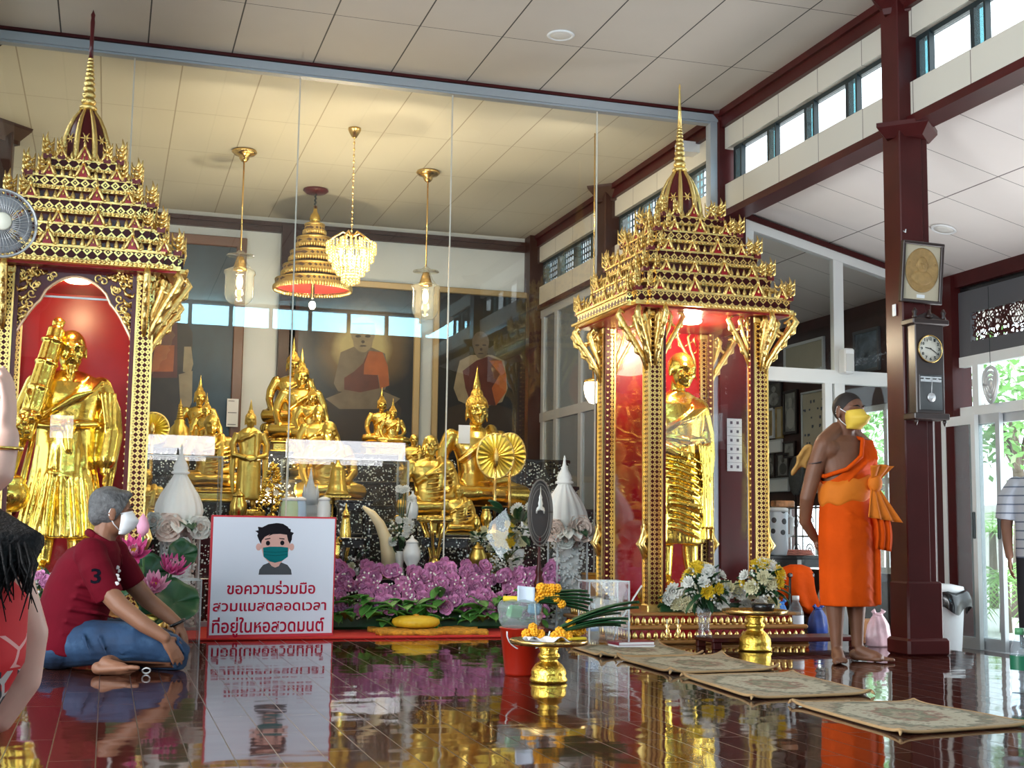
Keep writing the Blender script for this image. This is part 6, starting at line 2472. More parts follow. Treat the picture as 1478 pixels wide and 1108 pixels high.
# yellow and white vase flowers right of the big Buddha, behind the glass
def bouquet(name, label, loc, vase_mb, vase_mat, blooms, greens, cat='flowers', fill=0, fillm=None, rr=0.1, zc=0.3, group=None):
    """blooms: (mesh, dx, dy, dz, direction, scale)"""
    t = thing(name, label, cat, loc, 0, group)
    if vase_mb:
        vase_mb.build('vase', vase_mat, t)
    for me, x, y, z, d, s in blooms:
        link('flower', me, t, (x, y, z), face_rot(d), s)
    b = MB()
    for p, d, L, w in greens:
        leaf_mb(b, p, d, L, w, 0.35)
    for me, x, y, z, d, s in blooms:
        b.tube([(0, 0, zc * 0.5), (x * 0.6, y * 0.6, z * 0.75), (x, y, z)], 0.004, 5)
    b.build('greenery', M_leafd, t)
    if fill:
        b = MB()
        for k in range(fill):
            v = Vector((rf.gauss(0, 1), rf.gauss(0, 1), rf.gauss(0, 1))).normalized() * rr * rf.uniform(0.6, 1.05)
            b.ell((v.x, v.y, zc + v.z * 0.9), (0.010, 0.010, 0.010), 5, 4)
        b.build('filler_blossom', fillm or M_petw, t)['kind'] = 'stuff'
    return t


MUM_Y, MUM_W, MUM_C = bloom_mesh('mum', 0.050, [M_pety], 1), bloom_mesh('mum', 0.052, [M_petw], 2), bloom_mesh('mum', 0.052, [M_petc], 3)


def rand_greens(n, c, r, L):
    out = []
    for k in range(n):
        v = Vector((rf.uniform(-1, 1), rf.uniform(-1, 0.5), rf.uniform(-0.5, 1))).normalized()
        out.append((Vector(c) + v * r * 0.5, v, L * rf.uniform(0.7, 1.2), L * 0.4))
    return out


Y = 10.6
P = onY(745, 765, Y)
v = MB()
v.lathe([(0.06, 0), (0.07, 0.02), (0.05, 0.10), (0.075, 0.22), (0.07, 0.25), (0.06, 0.245)], (0, 0, 0), 18)
bl_ = []
for k in range(9):
    q = onY(rf.uniform(713, 742), rf.uniform(752, 790), Y - 0.1) - Vector((P.x, Y, 0.36))
    bl_.append((MUM_Y, q.x, q.y, q.z, (-0.2, -1, 0.3), 1.0))
for k in range(10):
    q = onY(rf.uniform(735, 765), rf.uniform(730, 785), Y - 0.06) - Vector((P.x, Y, 0.36))
    bl_.append((MUM_C if k % 2 else MUM_W, q.x, q.y, q.z, (rf.uniform(-.4, .4), -1, 0.4), 1.0))
gr = rand_greens(26, (0, -0.05, 0.40), 0.2, 0.16)
q = onY(722, 742, Y - 0.1) - Vector((P.x, Y, 0.36))
gr += [(q, (-0.8, -0.3, 0.25), 0.20, 0.13), (q, (-0.6, -0.3, 0.6), 0.18, 0.12)]
bouquet('altar_bouquet', 'yellow and cream flowers with a big dark leaf, left of the dark oval fan', (P.x, Y, 0.36), v, M_jarw, bl_, gr, 'flowers', 60, M_petw, 0.16, 0.36)
P = onY(730, 815, 10.35 + 0.12)
bouquet('altar_bouquet', 'low spray of tiny white blossom above the orchids, left of the dark oval fan', (P.x, P.y, 0.36), None, None, [], rand_greens(20, (0, -0.02, 0.12), 0.12, 0.10), 'flowers', 150, M_petw, 0.15, 0.12)
P = onY(578, 750, 10.62)
v = MB()
v.lathe([(0.04, 0), (0.045, 0.02), (0.03, 0.10), (0.045, 0.22), (0.04, 0.22)], (0, 0, 0), 16)
bl_ = []
for k in range(10):
    q = onY(rf.uniform(562, 596), rf.uniform(705, 785), 10.55) - Vector((P.x, 10.62, 0.36))
    bl_.append((MUM_W, q.x, q.y, q.z, (rf.uniform(-.6, .6), -1, 0.4), 0.75))
bouquet('altar_bouquet', 'tall white blossom spray in a slim vase right of the cream tusk', (P.x, 10.62, 0.36), v, M_jarw, bl_, rand_greens(10, (0, 0, 0.35), 0.1, 0.10), 'flowers', 50, M_petw, 0.12, 0.42)
P = onY(512, 800, 10.46)
bouquet('altar_bouquet', 'small posy of cream and dark leaves beside the shiny gold pot', (P.x, 10.46, 0.36), None, None, [(MUM_C, -0.03, -0.03, 0.10, (0, -1, 0.5), 0.7), (MUM_W, 0.05, -0.02, 0.16, (0, -1, 0.6), 0.6), (MUM_W, 0.02, -0.04, 0.06, (0, -1, 0.3), 0.6)], rand_greens(14, (0, 0, 0.12), 0.1, 0.10), 'flowers', 40, M_petw, 0.10, 0.11)
for px, yy, lab in ((690, 770, 'cream flowers in the dark gold bowl, right of the tall gold stand'), (707, 775, 'pale roses in a small glass right of the dark gold bowl')):
    P = onY(px, yy, 10.75)
    v = MB()
    v.lathe([(0.04, 0), (0.06, 0.05), (0.05, 0.20), (0.055, 0.21)], (0, 0, 0), 14)
    bouquet('altar_bouquet', lab, (P.x, 10.75, 0.36), v, M_goldd, [(MUM_C, rf.uniform(-.07, .07), -0.03, P.z - 0.36 + rf.uniform(-.10, .04), (rf.uniform(-.5, .5), -1, 0.6), 0.75) for k in range(5)], rand_greens(10, (0, 0, P.z - 0.42), 0.1, 0.09), 'flowers', 26, M_petw, 0.09, P.z - 0.42)

# white flower hedge and two bouquets in front of the open shrine
hd = thing('flower_hedge', 'low hedge of white and cream flowers along the open shrine front', 'flowers', (4.12, 8.44, 0.212))
for k in range(44):
    me = (MUM_W, MUM_C, MUM_W)[k % 3]
    x = rf.uniform(-0.40, 0.44)
    link('flower', me, hd, (x, rf.uniform(-0.10, -0.02), rf.uniform(0.04, 0.17)), face_rot((rf.uniform(-.5, .3), -1, rf.uniform(-.1, .8))), rf.uniform(1.0, 1.3))
b = MB()
for k in range(40):
    leaf_mb(b, (rf.uniform(-0.42, 0.46), rf.uniform(0.0, 0.04), rf.uniform(0.0, 0.13)), (rf.uniform(-1, 1), -0.6, rf.uniform(-0.3, 0.8)), 0.09, 0.035, 0.4)
b.build('leaves', M_leafd, hd)['kind'] = 'stuff'
b = MB()
b.box((-0.40, 0.0, 0), (0.44, 0.03, 0.06))
b.build('flower_foam', M_leafd, hd)

# low red wood table with brass holders and a glass vase
tb = thing('low_table', 'low dark red wooden offering table in front of the open shrine', 'table', (4.40, 8.02, 0))
b = MB()
b.box((-0.56, -0.15, 0.045), (0.56, 0.15, 0.075), 0.006)
b.build('top', M_maroon, tb)
for sx in (-1, 1):
    for sy in (-1, 1):
        b = MB()
        b.box((sx * 0.52 - 0.03, sy * 0.12 - 0.02, 0), (sx * 0.52 + 0.03, sy * 0.12 + 0.02, 0.046), 0.004)
        b.build('leg', M_maroon, tb)


def posy(px, py, Y, zb, label, seed, vase, vm, spread, cen_z, group=None):
    rq = random.Random(seed)
    P = onY(px, py, Y)
    loc = Vector((P.x, Y, zb))
    bl = []
    for k in range(24):
        a = rq.uniform(0, 2 * PI)
        e = rq.uniform(-0.35, 1.3)
        d = Vector((math.cos(a) * math.cos(e), math.sin(a) * math.cos(e), math.sin(e)))
        me = (MUM_Y, MUM_W, MUM_W, MUM_C, MUM_Y)[rq.randrange(5)]
        c = d * spread
        bl.append((me, c.x, c.y, cen_z + c.z, d + Vector((0, -0.5, 0.2)), rq.uniform(0.8, 1.1)))
    return bouquet('flower_vase', label, loc, vase, vm, bl, rand_greens(34, (0, 0, cen_z - 0.04), spread, 0.12), 'flowers', 70, M_petw, spread * 1.15, cen_z, group)


v = MB()
v.lathe([(0.050, 0), (0.052, 0.015), (0.036, 0.05), (0.040, 0.12), (0.055, 0.19), (0.052, 0.188), (0.034, 0.12), (0.030, 0.06), (0.001, 0.03)], (0, 0, 0), 20, True, 1, 1, 10, 0.05)
zc = onY(1016, 845, 7.98).z - 0.075
posy(1016, 845, 7.98, 0.075, 'yellow and white bouquet in a clear glass vase on the low red table', 5, v, M_cryst, 0.135, zc)
for px, zz, lab in ((963, 0.075, 'left one of two little brass candle holders on the low red table'), (979, 0.075, 'right one of two little brass candle holders on the low red table')):
    P = onY(px, 905, 7.96)
    t = thing('candle_holder', lab, 'candle holder', (P.x, 7.96, zz), 0, 'brass candle holders')
    b = MB()
    b.lathe([(0.026, 0), (0.026, 0.008), (0.010, 0.02), (0.018, 0.045), (0.008, 0.06), (0.022, 0.085), (0.018, 0.088)], (0, 0, 0), 14)
    b.build('holder', M_brass, t)
    b = MB()
    b.tube([(0, 0, 0.08), (0, 0, 0.12)], 0.006, 8)
    b.build('candle', M_petc, t)


# gold pedestal trays
def pedestal_tray(px, ybase, r_base, r_plate, y_plate, label):
    P = onZ(px, ybase - 3)
    t = thing('pedestal_tray', label, 'tray', (P.x, P.y + r_base * 0.6, 0), 0, 'gold pedestal trays')
    H = onY(px, y_plate, t.location.y - r_plate * 0.5).z
    b = MB()
    q = r_base
    b.lathe([(q * 0.9, 0), (q, 0.008), (q * 0.98, 0.02), (q * 0.90, 0.03), (q * 0.94, 0.045), (q * 0.90, H * 0.30), (q * 0.72, H * 0.42), (q * 0.50, H * 0.50), (q * 0.46, H * 0.54), (q * 0.60, H * 0.60), (q * 0.58, H * 0.66), (q * 0.44, H * 0.72), (q * 0.52, H * 0.80), (q * 0.50, H * 0.86)], (0, 0, 0), 36)
    b.build('pedestal', mat('stamped_gold', (0.95, 0.62, 0.10), 0.28, 1.0, 0.1, 9, 0.6, 60) if 'stamped_gold' not in MATS else MATS['stamped_gold'], t)
    b = MB()
    q = r_plate
    b.lathe([(q * 0.2, H * 0.85), (q * 0.62, H * 0.87), (q * 0.93, H * 0.90), (q * 0.97, H * 0.92), (q, H), (q * 0.98, H + 0.006), (q * 0.86, H * 0.945), (q * 0.3, H * 0.90), (0.001, H * 0.90)], (0, 0, 0), 64, True, 1, 1, 32, 0.012)
    b.build('plate', M_brass, t)
    return t, H


tr1, H1 = pedestal_tray(797, 989, 0.096, 0.200, 926, 'gold pedestal tray heaped with marigolds and leaves beside the red bucket')
tr2, H2 = pedestal_tray(1097, 943, 0.112, 0.215, 882, 'gold pedestal tray with a yellow and white bouquet, near the water bottle')
v = MB()
v.lathe([(0.06, 0), (0.075, 0.03), (0.08, 0.06), (0.07, 0.065)], (0, 0, 0), 16)
zc = onY(1100, 838, tr2.location.y).z - H2 * 0.93
posy(1101, 838, tr2.location.y + 0.02, H2 * 0.92, 'yellow and white bouquet standing in the gold pedestal tray', 9, v, M_black, 0.125, zc)

# offerings on tray 1
M_mari = mat('marigold', (0.90, 0.40, 0.01), 0.6, 0, 0.15, 20)
MARI = bloom_mesh('ball', 0.028, [M_mari], 4)
T1 = Vector(tr1.location)
zt = H1 * 0.96


def garland(pts, label, gname='marigold garlands'):
    t = thing('marigold_garland', label, 'garland', pts[0], 0, gname)
    for p in pts:
        link('marigold', MARI, t, Vector(p) - t.location, (rf.uniform(0, 3), rf.uniform(0, 3), 0), rf.uniform(0.85, 1.1))
    b = MB()
    b.tube([Vector(p) - t.location for p in pts], 0.003, 5)
    b.build('thread', M_petw, t)


garland([T1 + Vector((-0.14 + 0.035 * k, -0.06 - 0.02 * math.sin(k * 1.3), zt + 0.045 + 0.012 * (k % 2))) for k in range(3)] + [T1 + Vector((-0.10, -0.04, zt + 0.075))], 'marigold garland at the left edge of the heaped tray')
garland([T1 + Vector((-0.005 + 0.032 * k, -0.12, zt + 0.035 + 0.006 * (k % 2))) for k in range(3)] + [T1 + Vector((0.02, -0.10, zt + 0.06))], 'marigold garland at the front middle of the heaped tray')
garland([T1 + Vector((0.075 + 0.03 * k, -0.06 + 0.01 * k, zt + 0.045 + 0.014 * (k % 2))) for k in range(4)] + [T1 + Vector((0.10, -0.04, zt + 0.085))], 'marigold garland at the right of the heaped tray')
b = MB()
b.sheet(lambda u, v: T1 + Vector((-0.16 + 0.24 * u, -0.16 + 0.10 * v + 0.015 * math.sin(9 * u), zt + 0.022 + 0.016 * math.sin(11 * u + 3 * v))), 16, 6, 0.002)
tag(b.build('paper_wrapper', M_paper), 'crumpled white paper at the front of the heaped tray', 'paper')
b = MB()
for k in range(7):
    leaf_mb(b, (0, 0, 0.004 * k), (1, rf.uniform(-0.35, 0.35), 0.12 + 0.03 * k), 0.34 + 0.02 * k, 0.075, 0.22)
t = b.build('pandan_leaves', M_leafd, None, T1 + Vector((0.02, -0.05, zt + 0.03)))
tag(t, 'long green leaf bundle reaching right off the heaped tray', 'leaves')
b = MB()
b.box((-0.05, -0.02, 0), (0.05, 0.02, 0.012), 0.003)
tag(b.build('candle_pack', M_pety, None, T1 + Vector((0.10, -0.13, zt + 0.02)), (0, 0, 0.2)), 'yellow packet at the right front of the heaped tray', 'packet')

# red bucket with a bag of goods
P = onZ(757, 976)
bk = thing('bucket', 'red plastic bucket stuffed with packages behind the gold tray', 'bucket', (P.x + 0.01, P.y + 0.09, 0))
M_bucket = mat('red_plastic', (0.30, 0.013, 0.004), 0.3)
b = MB()
b.lathe([(0.085, 0), (0.088, 0.01), (0.115, 0.24), (0.122, 0.245), (0.118, 0.25), (0.108, 0.24), (0.082, 0.012), (0.001, 0.012)], (0, 0, 0), 30)
b.build('body', M_bucket, bk)
b = MB()
b.tube([(0.118 * math.cos(a), -0.03 + 0.118 * math.sin(a) * 0.3 - 0.09, 0.235 - 0.10 * math.sin(a)) for a in [PI * k / 12 for k in range(13)]], 0.004, 6)
b.build('handle', M_plast, bk)
L0 = Vector(bk.location)
b = MB()
b.ell((0, 0, 0), (0.12, 0.09, 0.085), 16, 10)
for k in range(8):
    a = 2 * PI * k / 8
    b.ell((0.08 * math.cos(a), 0.06 * math.sin(a), 0.05), (0.05, 0.04, 0.05), 8, 6)
o = remesh(b, 'goods_bag', glass('cellophane', (0.80, 0.88, 0.84), 0.16, 1.5), 0.012, None, 2, L0 + Vector((-0.01, -0.0, 0.30)))
tag(o, 'cellophane bag of goods bulging from the red bucket', 'bag')
for (dx, dy, dz, s, m, nm, lab, rz) in ((-0.05, -0.03, 0.33, (0.09, 0.04, 0.07), mat('green_pack', (0.10, 0.36, 0.14), 0.4), 'snack_packet', 'green packet inside the bag on the red bucket', 0.3), (0.06, -0.03, 0.345, (0.07, 0.04, 0.06), mat('blue_pack', (0.25, 0.42, 0.62), 0.4), 'snack_packet', 'pale blue packet inside the bag on the red bucket', -0.2), (0.10, 0.02, 0.31, (0.05, 0.04, 0.05), mat('pink_pack', (0.62, 0.24, 0.30), 0.4), 'snack_packet', 'pink packet at the right of the bag on the red bucket', 0.5)):
    b = MB()
    b.cbox((0, 0, 0), s, 0.012)
    tag(b.build(nm, m, None, L0 + Vector((dx, dy, dz)), (0.2, 0.1, rz)), lab, 'packet')
b = MB()
b.tube([(-0.11, -0.02, 0.40), (0.12, -0.02, 0.395)], 0.014, 12)
tag(b.build('yellow_candle', M_pety, None, L0), 'thick yellow candle lying across the bag on the bucket', 'candle')
b = MB()
for k in range(6):
    leaf_mb(b, (0, 0, 0.004 * k), (1, rf.uniform(-0.1, 0.3), -0.25 + 0.05 * k), 0.36, 0.075, 0.15)
t = b.build('pandan_leaves', M_leafd, None, L0 + Vector((0.02, -0.03, 0.375)))
tag(t, 'upper green leaf bundle slanting down over the bucket toward the heaped tray', 'leaves')
garland([L0 + Vector((0.06 + 0.03 * k, -0.04, 0.425 - 0.006 * abs(k - 2) ** 2)) for k in range(6)] + [L0 + Vector((0.09 + 0.03 * k, -0.05, 0.455)) for k in range(4)], 'marigold garland raised on the green leaves above the red bucket')
t = thing('paper_flag', 'pale blue paper flag on a white stick above the red bucket', 'flag', L0 + Vector((0.03, -0.06, 0.26)))
b = MB()
b.tube([(0.035, 0, -0.03), (0.015, 0.0, 0.20)], 0.004, 6)
b.build('stick', M_plast, t)
b = MB()
b.sheet(lambda u, v: (-0.075 + 0.095 * u, 0.008 * math.sin(4 * u), 0.125 + 0.085 * v - 0.01 * u), 8, 4, 0.0015)
b.build('sheet', mat('pale_blue_paper', (0.66, 0.74, 0.86), 0.6), t)

# small bottle, books, cord near the acrylic box
def water_bottle(loc, s, label, m_body, m_cap, m_label, r=0.032, H=0.21):
    t = thing('water_bottle', label, 'bottle', loc, 0, None, s)
    b = MB()
    b.lathe([(r * 0.9, 0), (r, 0.008), (r, H * 0.30), (r * 0.95, H * 0.33), (r, H * 0.36), (r, H * 0.62), (r * 0.8, H * 0.74), (r * 0.42, H * 0.86), (r * 0.40, H * 0.92), (0.001, H * 0.92)], (0, 0, 0), 22)
    b.build('body', m_body, t)
    b = MB()
    b.lathe([(r * 0.46, H * 0.90), (r * 0.46, H), (0.001, H)], (0, 0, 0), 16)
    b.build('cap', m_cap, t)
    b = MB()
    b.lathe([(r * 1.015, H * 0.36), (r * 1.015, H * 0.58)], (0, 0, 0), 22, True, 1, 1, 0, 0, False)
    b.build('label_band', m_label, t)
    return t


M_pet = glass('bottle_plastic', (0.86, 0.92, 0.97), 0.12, 1.4)
M_lblue, M_lgreen = mat('label_blue', (0.05, 0.22, 0.60), 0.4), mat('label_green', (0.01, 0.14, 0.07), 0.4)
P = onY(855, 897, 8.25)
water_bottle((P.x, 8.25, 0.0), 1.35, 'small water bottle with a blue label beside the acrylic box', M_pet, M_plast, M_lblue)
P = onZ(1149, 926)
water_bottle((P.x, P.y, 0.0), 1.55, 'big clear water bottle with white cap near the gold pedestal tray', M_pet, M_plast, mat('label_pale', (0.72, 0.76, 0.84), 0.5), 0.036)
P = onZ(1474, 1000)
water_bottle((P.x, P.y, 0.0), 1.5, 'green labelled water bottle on the floor at the right edge', M_pet, mat('green_cap', (0.10, 0.32, 0.15), 0.4), M_lgreen)
for k, (m, lab) in enumerate(((M_plast, 'white book, lower of the two flat books by the acrylic box'), (mat('maroon_cover', (0.22, 0.02, 0.04), 0.5), 'dark maroon book, upper of the two flat books by the acrylic box'))):
    t = thing('book', lab, 'book', (3.35, 8.08 + 0.01 * k, 0.001 + 0.024 * k), 0.04 * k, 'flat books')
    b = MB()
    b.box((-0.13, -0.09, 0), (0.13, 0.09, 0.003))
    b.box((-0.13, -0.09, 0.020), (0.13, 0.09, 0.023))
    b.box((-0.132, -0.09, 0), (-0.128, 0.09, 0.023))
    b.build('cover', m, t)
    b = MB()
    b.box((-0.127, -0.086, 0.003), (0.126, 0.086, 0.020))
    b.build('pages', M_paper, t)
pts = [onY(926, 845, 8.33), onY(915, 862, 8.30), onY(905, 880, 8.28), onY(893, 898, 8.25), onY(886, 912, 8.22)]
pts[-1].z = 0.05
b = MB()
b.tube(pts + [Vector((pts[-1].x - 0.03, pts[-1].y, 0.006))], 0.006, 8)
tag(b.build('power_cord', M_plast), 'white cord hanging from the corner of the open shrine', 'cord')
P = onY(860, 845, 9.80)
t = thing('wooden_box', 'orange brown wooden box behind the acrylic box of tumblers', 'box', (P.x, 9.80, 0))
H = onY(860, 826, 9.80).z
b = MB()
b.box((-0.10, -0.06, 0), (0.10, 0.06, H - 0.02), 0.004)
b.build('body', mat('orange_wood', (0.40, 0.16, 0.02), 0.35, 0, 0.2), t)
b = MB()
b.box((-0.105, -0.065, H - 0.02), (0.105, 0.065, H), 0.004)
b.build('lid', mat('orange_wood_lid', (0.48, 0.22, 0.04), 0.3), t)

# four woven floor mats in a row
def mat_pattern():
    n = NT('woven_mat')
    co = n.coord()
    sp = n.n('ShaderNodeSeparateXYZ')
    n.l(co, sp.inputs[0])
    L = n.math('SQRT', n.math('ADD', n.math('POWER', n.math('DIVIDE', sp.outputs[0], 0.30), 2.0), n.math('POWER', n.math('DIVIDE', sp.outputs[1], 0.40), 2.0)))
    v = n.n('ShaderNodeTexVoronoi', feature='F1')
    v.inputs['Scale'].default_value = 34
    n.l(co, v.inputs['Vector'])
    z = n.n('ShaderNodeTexNoise', i_Scale=26.0, i_Detail=2.0)
    n.l(co, z.inputs['Vector'])
    a = n.math('ADD', L, n.math('MULTIPLY', n.math('SUBTRACT', z.outputs[0], 0.5), 0.10))
    z3 = n.n('ShaderNodeTexNoise', i_Scale=15.0, i_Detail=4.0)
    n.l(co, z3.inputs['Vector'])
    a = n.math('ADD', a, n.math('MULTIPLY', n.math('SUBTRACT', z3.outputs[0], 0.5), 0.75))
    base = n.ramp(a, [(0.0, (0.24, 0.15, 0.10)), (0.18, (0.33, 0.28, 0.19)), (0.30, (0.17, 0.18, 0.11)), (0.44, (0.25, 0.13, 0.09)), (0.52, (0.40, 0.36, 0.26)), (0.80, (0.42, 0.38, 0.28)), (0.88, (0.14, 0.15, 0.10)), (0.98, (0.26, 0.20, 0.13)), (1.2, (0.34, 0.28, 0.19))])
    spots = n.math('LESS_THAN', v.outputs['Distance'], 0.34)
    k = n.math('MULTIPLY', spots, n.math('GREATER_THAN', z.outputs[0], 0.50))
    n.l(n.mix(n.math('MULTIPLY', k, 0.85), base, (0.14, 0.10, 0.07)), n.b.inputs['Base Color'])
    n.b.inputs['Roughness'].default_value = 0.85
    n.bump(v.outputs['Distance'], 0.4, 0.004)
    return n.m


M_woven = mat_pattern()
M_hem = mat('mat_hem', (0.42, 0.26, 0.12), 0.8)
MATQ = {
    'woven floor mat farthest from the camera, first in the row of four': [(2.90, 7.47), (3.55, 7.42), (3.60, 8.22), (2.95, 8.20)],
    'woven floor mat second from the shrine in the row of four': [(2.93, 6.52), (3.62, 6.60), (3.66, 7.38), (2.96, 7.36)],
    'woven floor mat third from the shrine in the row of four': [(2.86, 5.46), (3.52, 5.52), (3.60, 6.40), (2.94, 6.38)],
    'pale woven floor mat nearest the camera in the row of four': [(2.92, 4.38), (3.60, 4.48), (3.54, 5.20), (2.96, 5.27)],
}
for i, (lab, q) in enumerate(MATQ.items()):
    c = Vector((sum(p[0] for p in q) / 4, sum(p[1] for p in q) / 4, 0))
    t = thing('floor_mat', lab, 'mat', c, 0, 'woven floor mats')
    a, b_, d, e = [Vector((p[0], p[1], 0)) - c for p in q]
    lift = lambda u, v: 0.006 + 0.020 * ((abs(u - 0.5) * 2) ** 8) * ((abs(v - 0.5) * 2) ** 8) * (1.4 if i < 2 else 0.7) + 0.003 * math.sin(5 * u + i) * math.sin(4 * v)
    f = lambda u, v: (a * (1 - u) + b_ * u) * (1 - v) + (e * (1 - u) + d * u) * v + Vector((0, 0, 0.008 + lift(u, v)))
    b = MB()
    b.sheet(f, 20, 20, 0.010)
    b.build('weave', M_woven, t)
    b = MB()
    edge = [f(k / 20, 0) for k in range(20)] + [f(1, k / 20) for k in range(20)] + [f(1 - k / 20, 1) for k in range(20)] + [f(0, 1 - k / 20) for k in range(21)]
    b.tube([p + Vector((0, 0, -0.004)) for p in edge], 0.007, 6)
    for cc in (a, b_, d, e):
        q2 = cc * 1.01
        b.tube([q2 + Vector((0, 0, 0.02)), q2 * 1.03 + Vector((0, 0, 0.006))], [0.009, 0.003], 6)
    b.build('hem', M_hem, t)

# mixed posy on the floor behind the seated man, by the arched shrine
v = MB()
v.lathe([(0.05, 0), (0.07, 0.03), (0.06, 0.16), (0.075, 0.22), (0.07, 0.22)], (0, 0, 0), 18)
P = onY(70, 850, 8.1)
bl = []
for k in range(16):
    d = Vector((rf.uniform(-1, 1), rf.uniform(-1, 0.3), rf.uniform(-0.2, 1))).normalized()
    bl.append(((MUM_W, FLO[0], MUM_C, FLO[1])[k % 4], d.x * 0.11, d.y * 0.09, P.z + d.z * 0.10, d, 0.7))
bouquet('flower_vase', 'white and purple posy half hidden behind the back of the seated man', (P.x, 8.1, 0), v, M_goldd, bl, rand_greens(16, (0, 0, P.z), 0.1, 0.1), 'flowers', 40, M_petw, 0.12, P.z)

# ------------------------------------------------------------------ people
M_skin1 = mat('tan_skin', (0.225, 0.098, 0.053), 0.55, 0, 0.1, 8, 0.1, 60, sub=0.08)
M_skin2 = mat('brown_skin', (0.185, 0.074, 0.038), 0.55, 0, 0.12, 8, 0.1, 60, sub=0.08)
M_skin3 = mat('fair_skin', (0.66, 0.40, 0.32), 0.5, 0, 0.06, 8, sub=0.1)
M_skin4 = mat('dark_tan_skin', (0.20, 0.09, 0.055), 0.5, 0, 0.1, 8)
M_hairg = mat('grey_hair', (0.085, 0.085, 0.088), 0.6, 0, 0.55, 30, 0.6, 90)
M_hairb = mat('black_hair', (0.004, 0.0035, 0.004), 0.55, 0, 0.3, 60, 0.5, 120, spec=0.15)
M_stub = mat('shaved_hair', (0.018, 0.012, 0.010), 0.7)
M_eye = mat('eye_dark', (0.012, 0.008, 0.006), 0.2)
M_eyew = mat('eye_white', (0.62, 0.58, 0.54), 0.3)
M_shirt = mat('crimson_cotton', (0.110, 0.0015, 0.009), 0.85, 0, 0.12, 5, 0.25, 22, spec=0.15)


def denim():
    n = NT('denim')
    co = n.coord()
    z = n.n('ShaderNodeTexNoise', i_Scale=5.0, i_Detail=6.0)
    n.l(co, z.inputs['Vector'])
    n.l(n.ramp(z.outputs[0], [(0.3, (0.004, 0.012, 0.036)), (0.56, (0.011, 0.042, 0.105)), (0.75, (0.08, 0.16, 0.27))]), n.b.inputs['Base Color'])
    n.b.inputs['Roughness'].default_value = 0.8
    z2 = n.n('ShaderNodeTexNoise', i_Scale=14.0, i_Detail=3.0)
    n.l(co, z2.inputs['Vector'])
    n.bump(z2.outputs[0], 0.5, 0.02)
    return n.m


M_denim = denim()


def cut(o, p, nrm):
    """cut the mesh of o by a plane, dropping the side the normal points to"""
    bm = bmesh.new()
    bm.from_mesh(o.data)
    g = bm.verts[:] + bm.edges[:] + bm.faces[:]
    bmesh.ops.bisect_plane(bm, geom=g, plane_co=p, plane_no=nrm, clear_outer=True)
    bm.to_mesh(o.data)
    bm.free()
    return o


def hair_cap(M, s, mats, parent, name='hair', grow=0.02, cut_n=(0, -0.8, -0.62), cut_p=(0, -0.10, 0.16), extra=None, smooth=1):
    b = MB()
    b.M = M @ Matrix.Scale(s, 4)
    b.ell((0, 0.055, 0.105), (0.335 + grow, 0.405 + grow, 0.385 + grow), 22, 16)
    if extra:
        extra(b)
    b.M = None
    o = remesh(b, name, mats, 0.0055, parent, smooth)
    MM = M @ Matrix.Scale(s, 4)
    cut(o, MM @ Vector(cut_p), M.to_3x3() @ Vector(cut_n))
    return o


def eyes(M, s, parent):
    for q in (-1, 1):
        b = MB()
        b.M = M @ Matrix.Scale(s, 4)
        b.ell((q * 0.125, -0.318, 0.035), (0.062, 0.030, 0.020), 10, 6)
        b.mi = 1
        b.ell((q * 0.125, -0.340, 0.035), (0.026, 0.012, 0.019), 8, 6)
        b.M = None
        b.build('eye', [M_eyew, M_eye], parent)
    b = MB()
    b.M = M @ Matrix.Scale(s, 4)
    for q in (-1, 1):
        b.tube([(q * 0.22, -0.285, 0.125), (q * 0.13, -0.372, 0.155), (q * 0.05, -0.378, 0.13)], [0.010, 0.020, 0.012], 6)
    b.M = None
    b.build('eyebrows', M_hairb, parent)


def face_mask(M, s, m, parent, beak):
    """mask over nose, mouth and chin with ear loops"""
    b = MB()
    b.M = M @ Matrix.Scale(s, 4)
    def f(u, v):
        a = (u - 0.5) * 2
        z = 0.0 - 0.43 * v
        bulge = max(math.cos(a * PI / 2), 0.0) ** 0.5
        pv = [(0.0, -0.385), (0.18, -0.45), (0.38, -0.485 - beak), (0.65, -0.45 - 0.7 * beak), (0.85, -0.385), (1.0, -0.30)]
        for (v0, y0), (v1, y1) in zip(pv, pv[1:]):
            if v0 <= v <= v1 + 1e-6:
                q = (v - v0) / (v1 - v0)
                yc = y0 + (y1 - y0) * q * q * (3 - 2 * q)
        y = -0.13 + (yc + 0.13) * bulge
        w = 0.29 - 0.10 * max(0, v - 0.35) - 0.10 * max(0, 0.3 - v)
        return (a * w, y, z - 0.06 * (1 - abs(a)) * 0 + 0.06 * bulge * (1 - v))
    b.sheet(f, 20, 14, 0.02)
    b.M = None
    o = b.build('face_mask', m, parent)
    b = MB()
    b.M = M @ Matrix.Scale(s, 4)
    for q in (-1, 1):
        b.tube([(q * 0.285, -0.15, -0.03), (q * 0.335, -0.02, 0.05), (q * 0.345, 0.09, 0.11), (q * 0.35, 0.13, -0.02)], 0.011, 6)
        b.tube([(q * 0.255, -0.14, -0.36), (q * 0.315, 0.0, -0.24), (q * 0.35, 0.13, -0.05)], 0.011, 6)
    b.M = None
    plabel(b.build('ear_loop', M_plast, o), 'white ear loops')
    return o


# --- the seated man (local x runs to the right of the photo, y away, z up)
mo = onZ(160, 963)
man = thing('person', 'seated man in a crimson polo and blue jeans, grey hair and white mask, cross-legged', 'person', (mo.x, 7.40, 0.0))
PM = 257.0


def L1(px, py, dy):
    return Vector(((px - 160) / PM, dy, (963 - py) / PM))


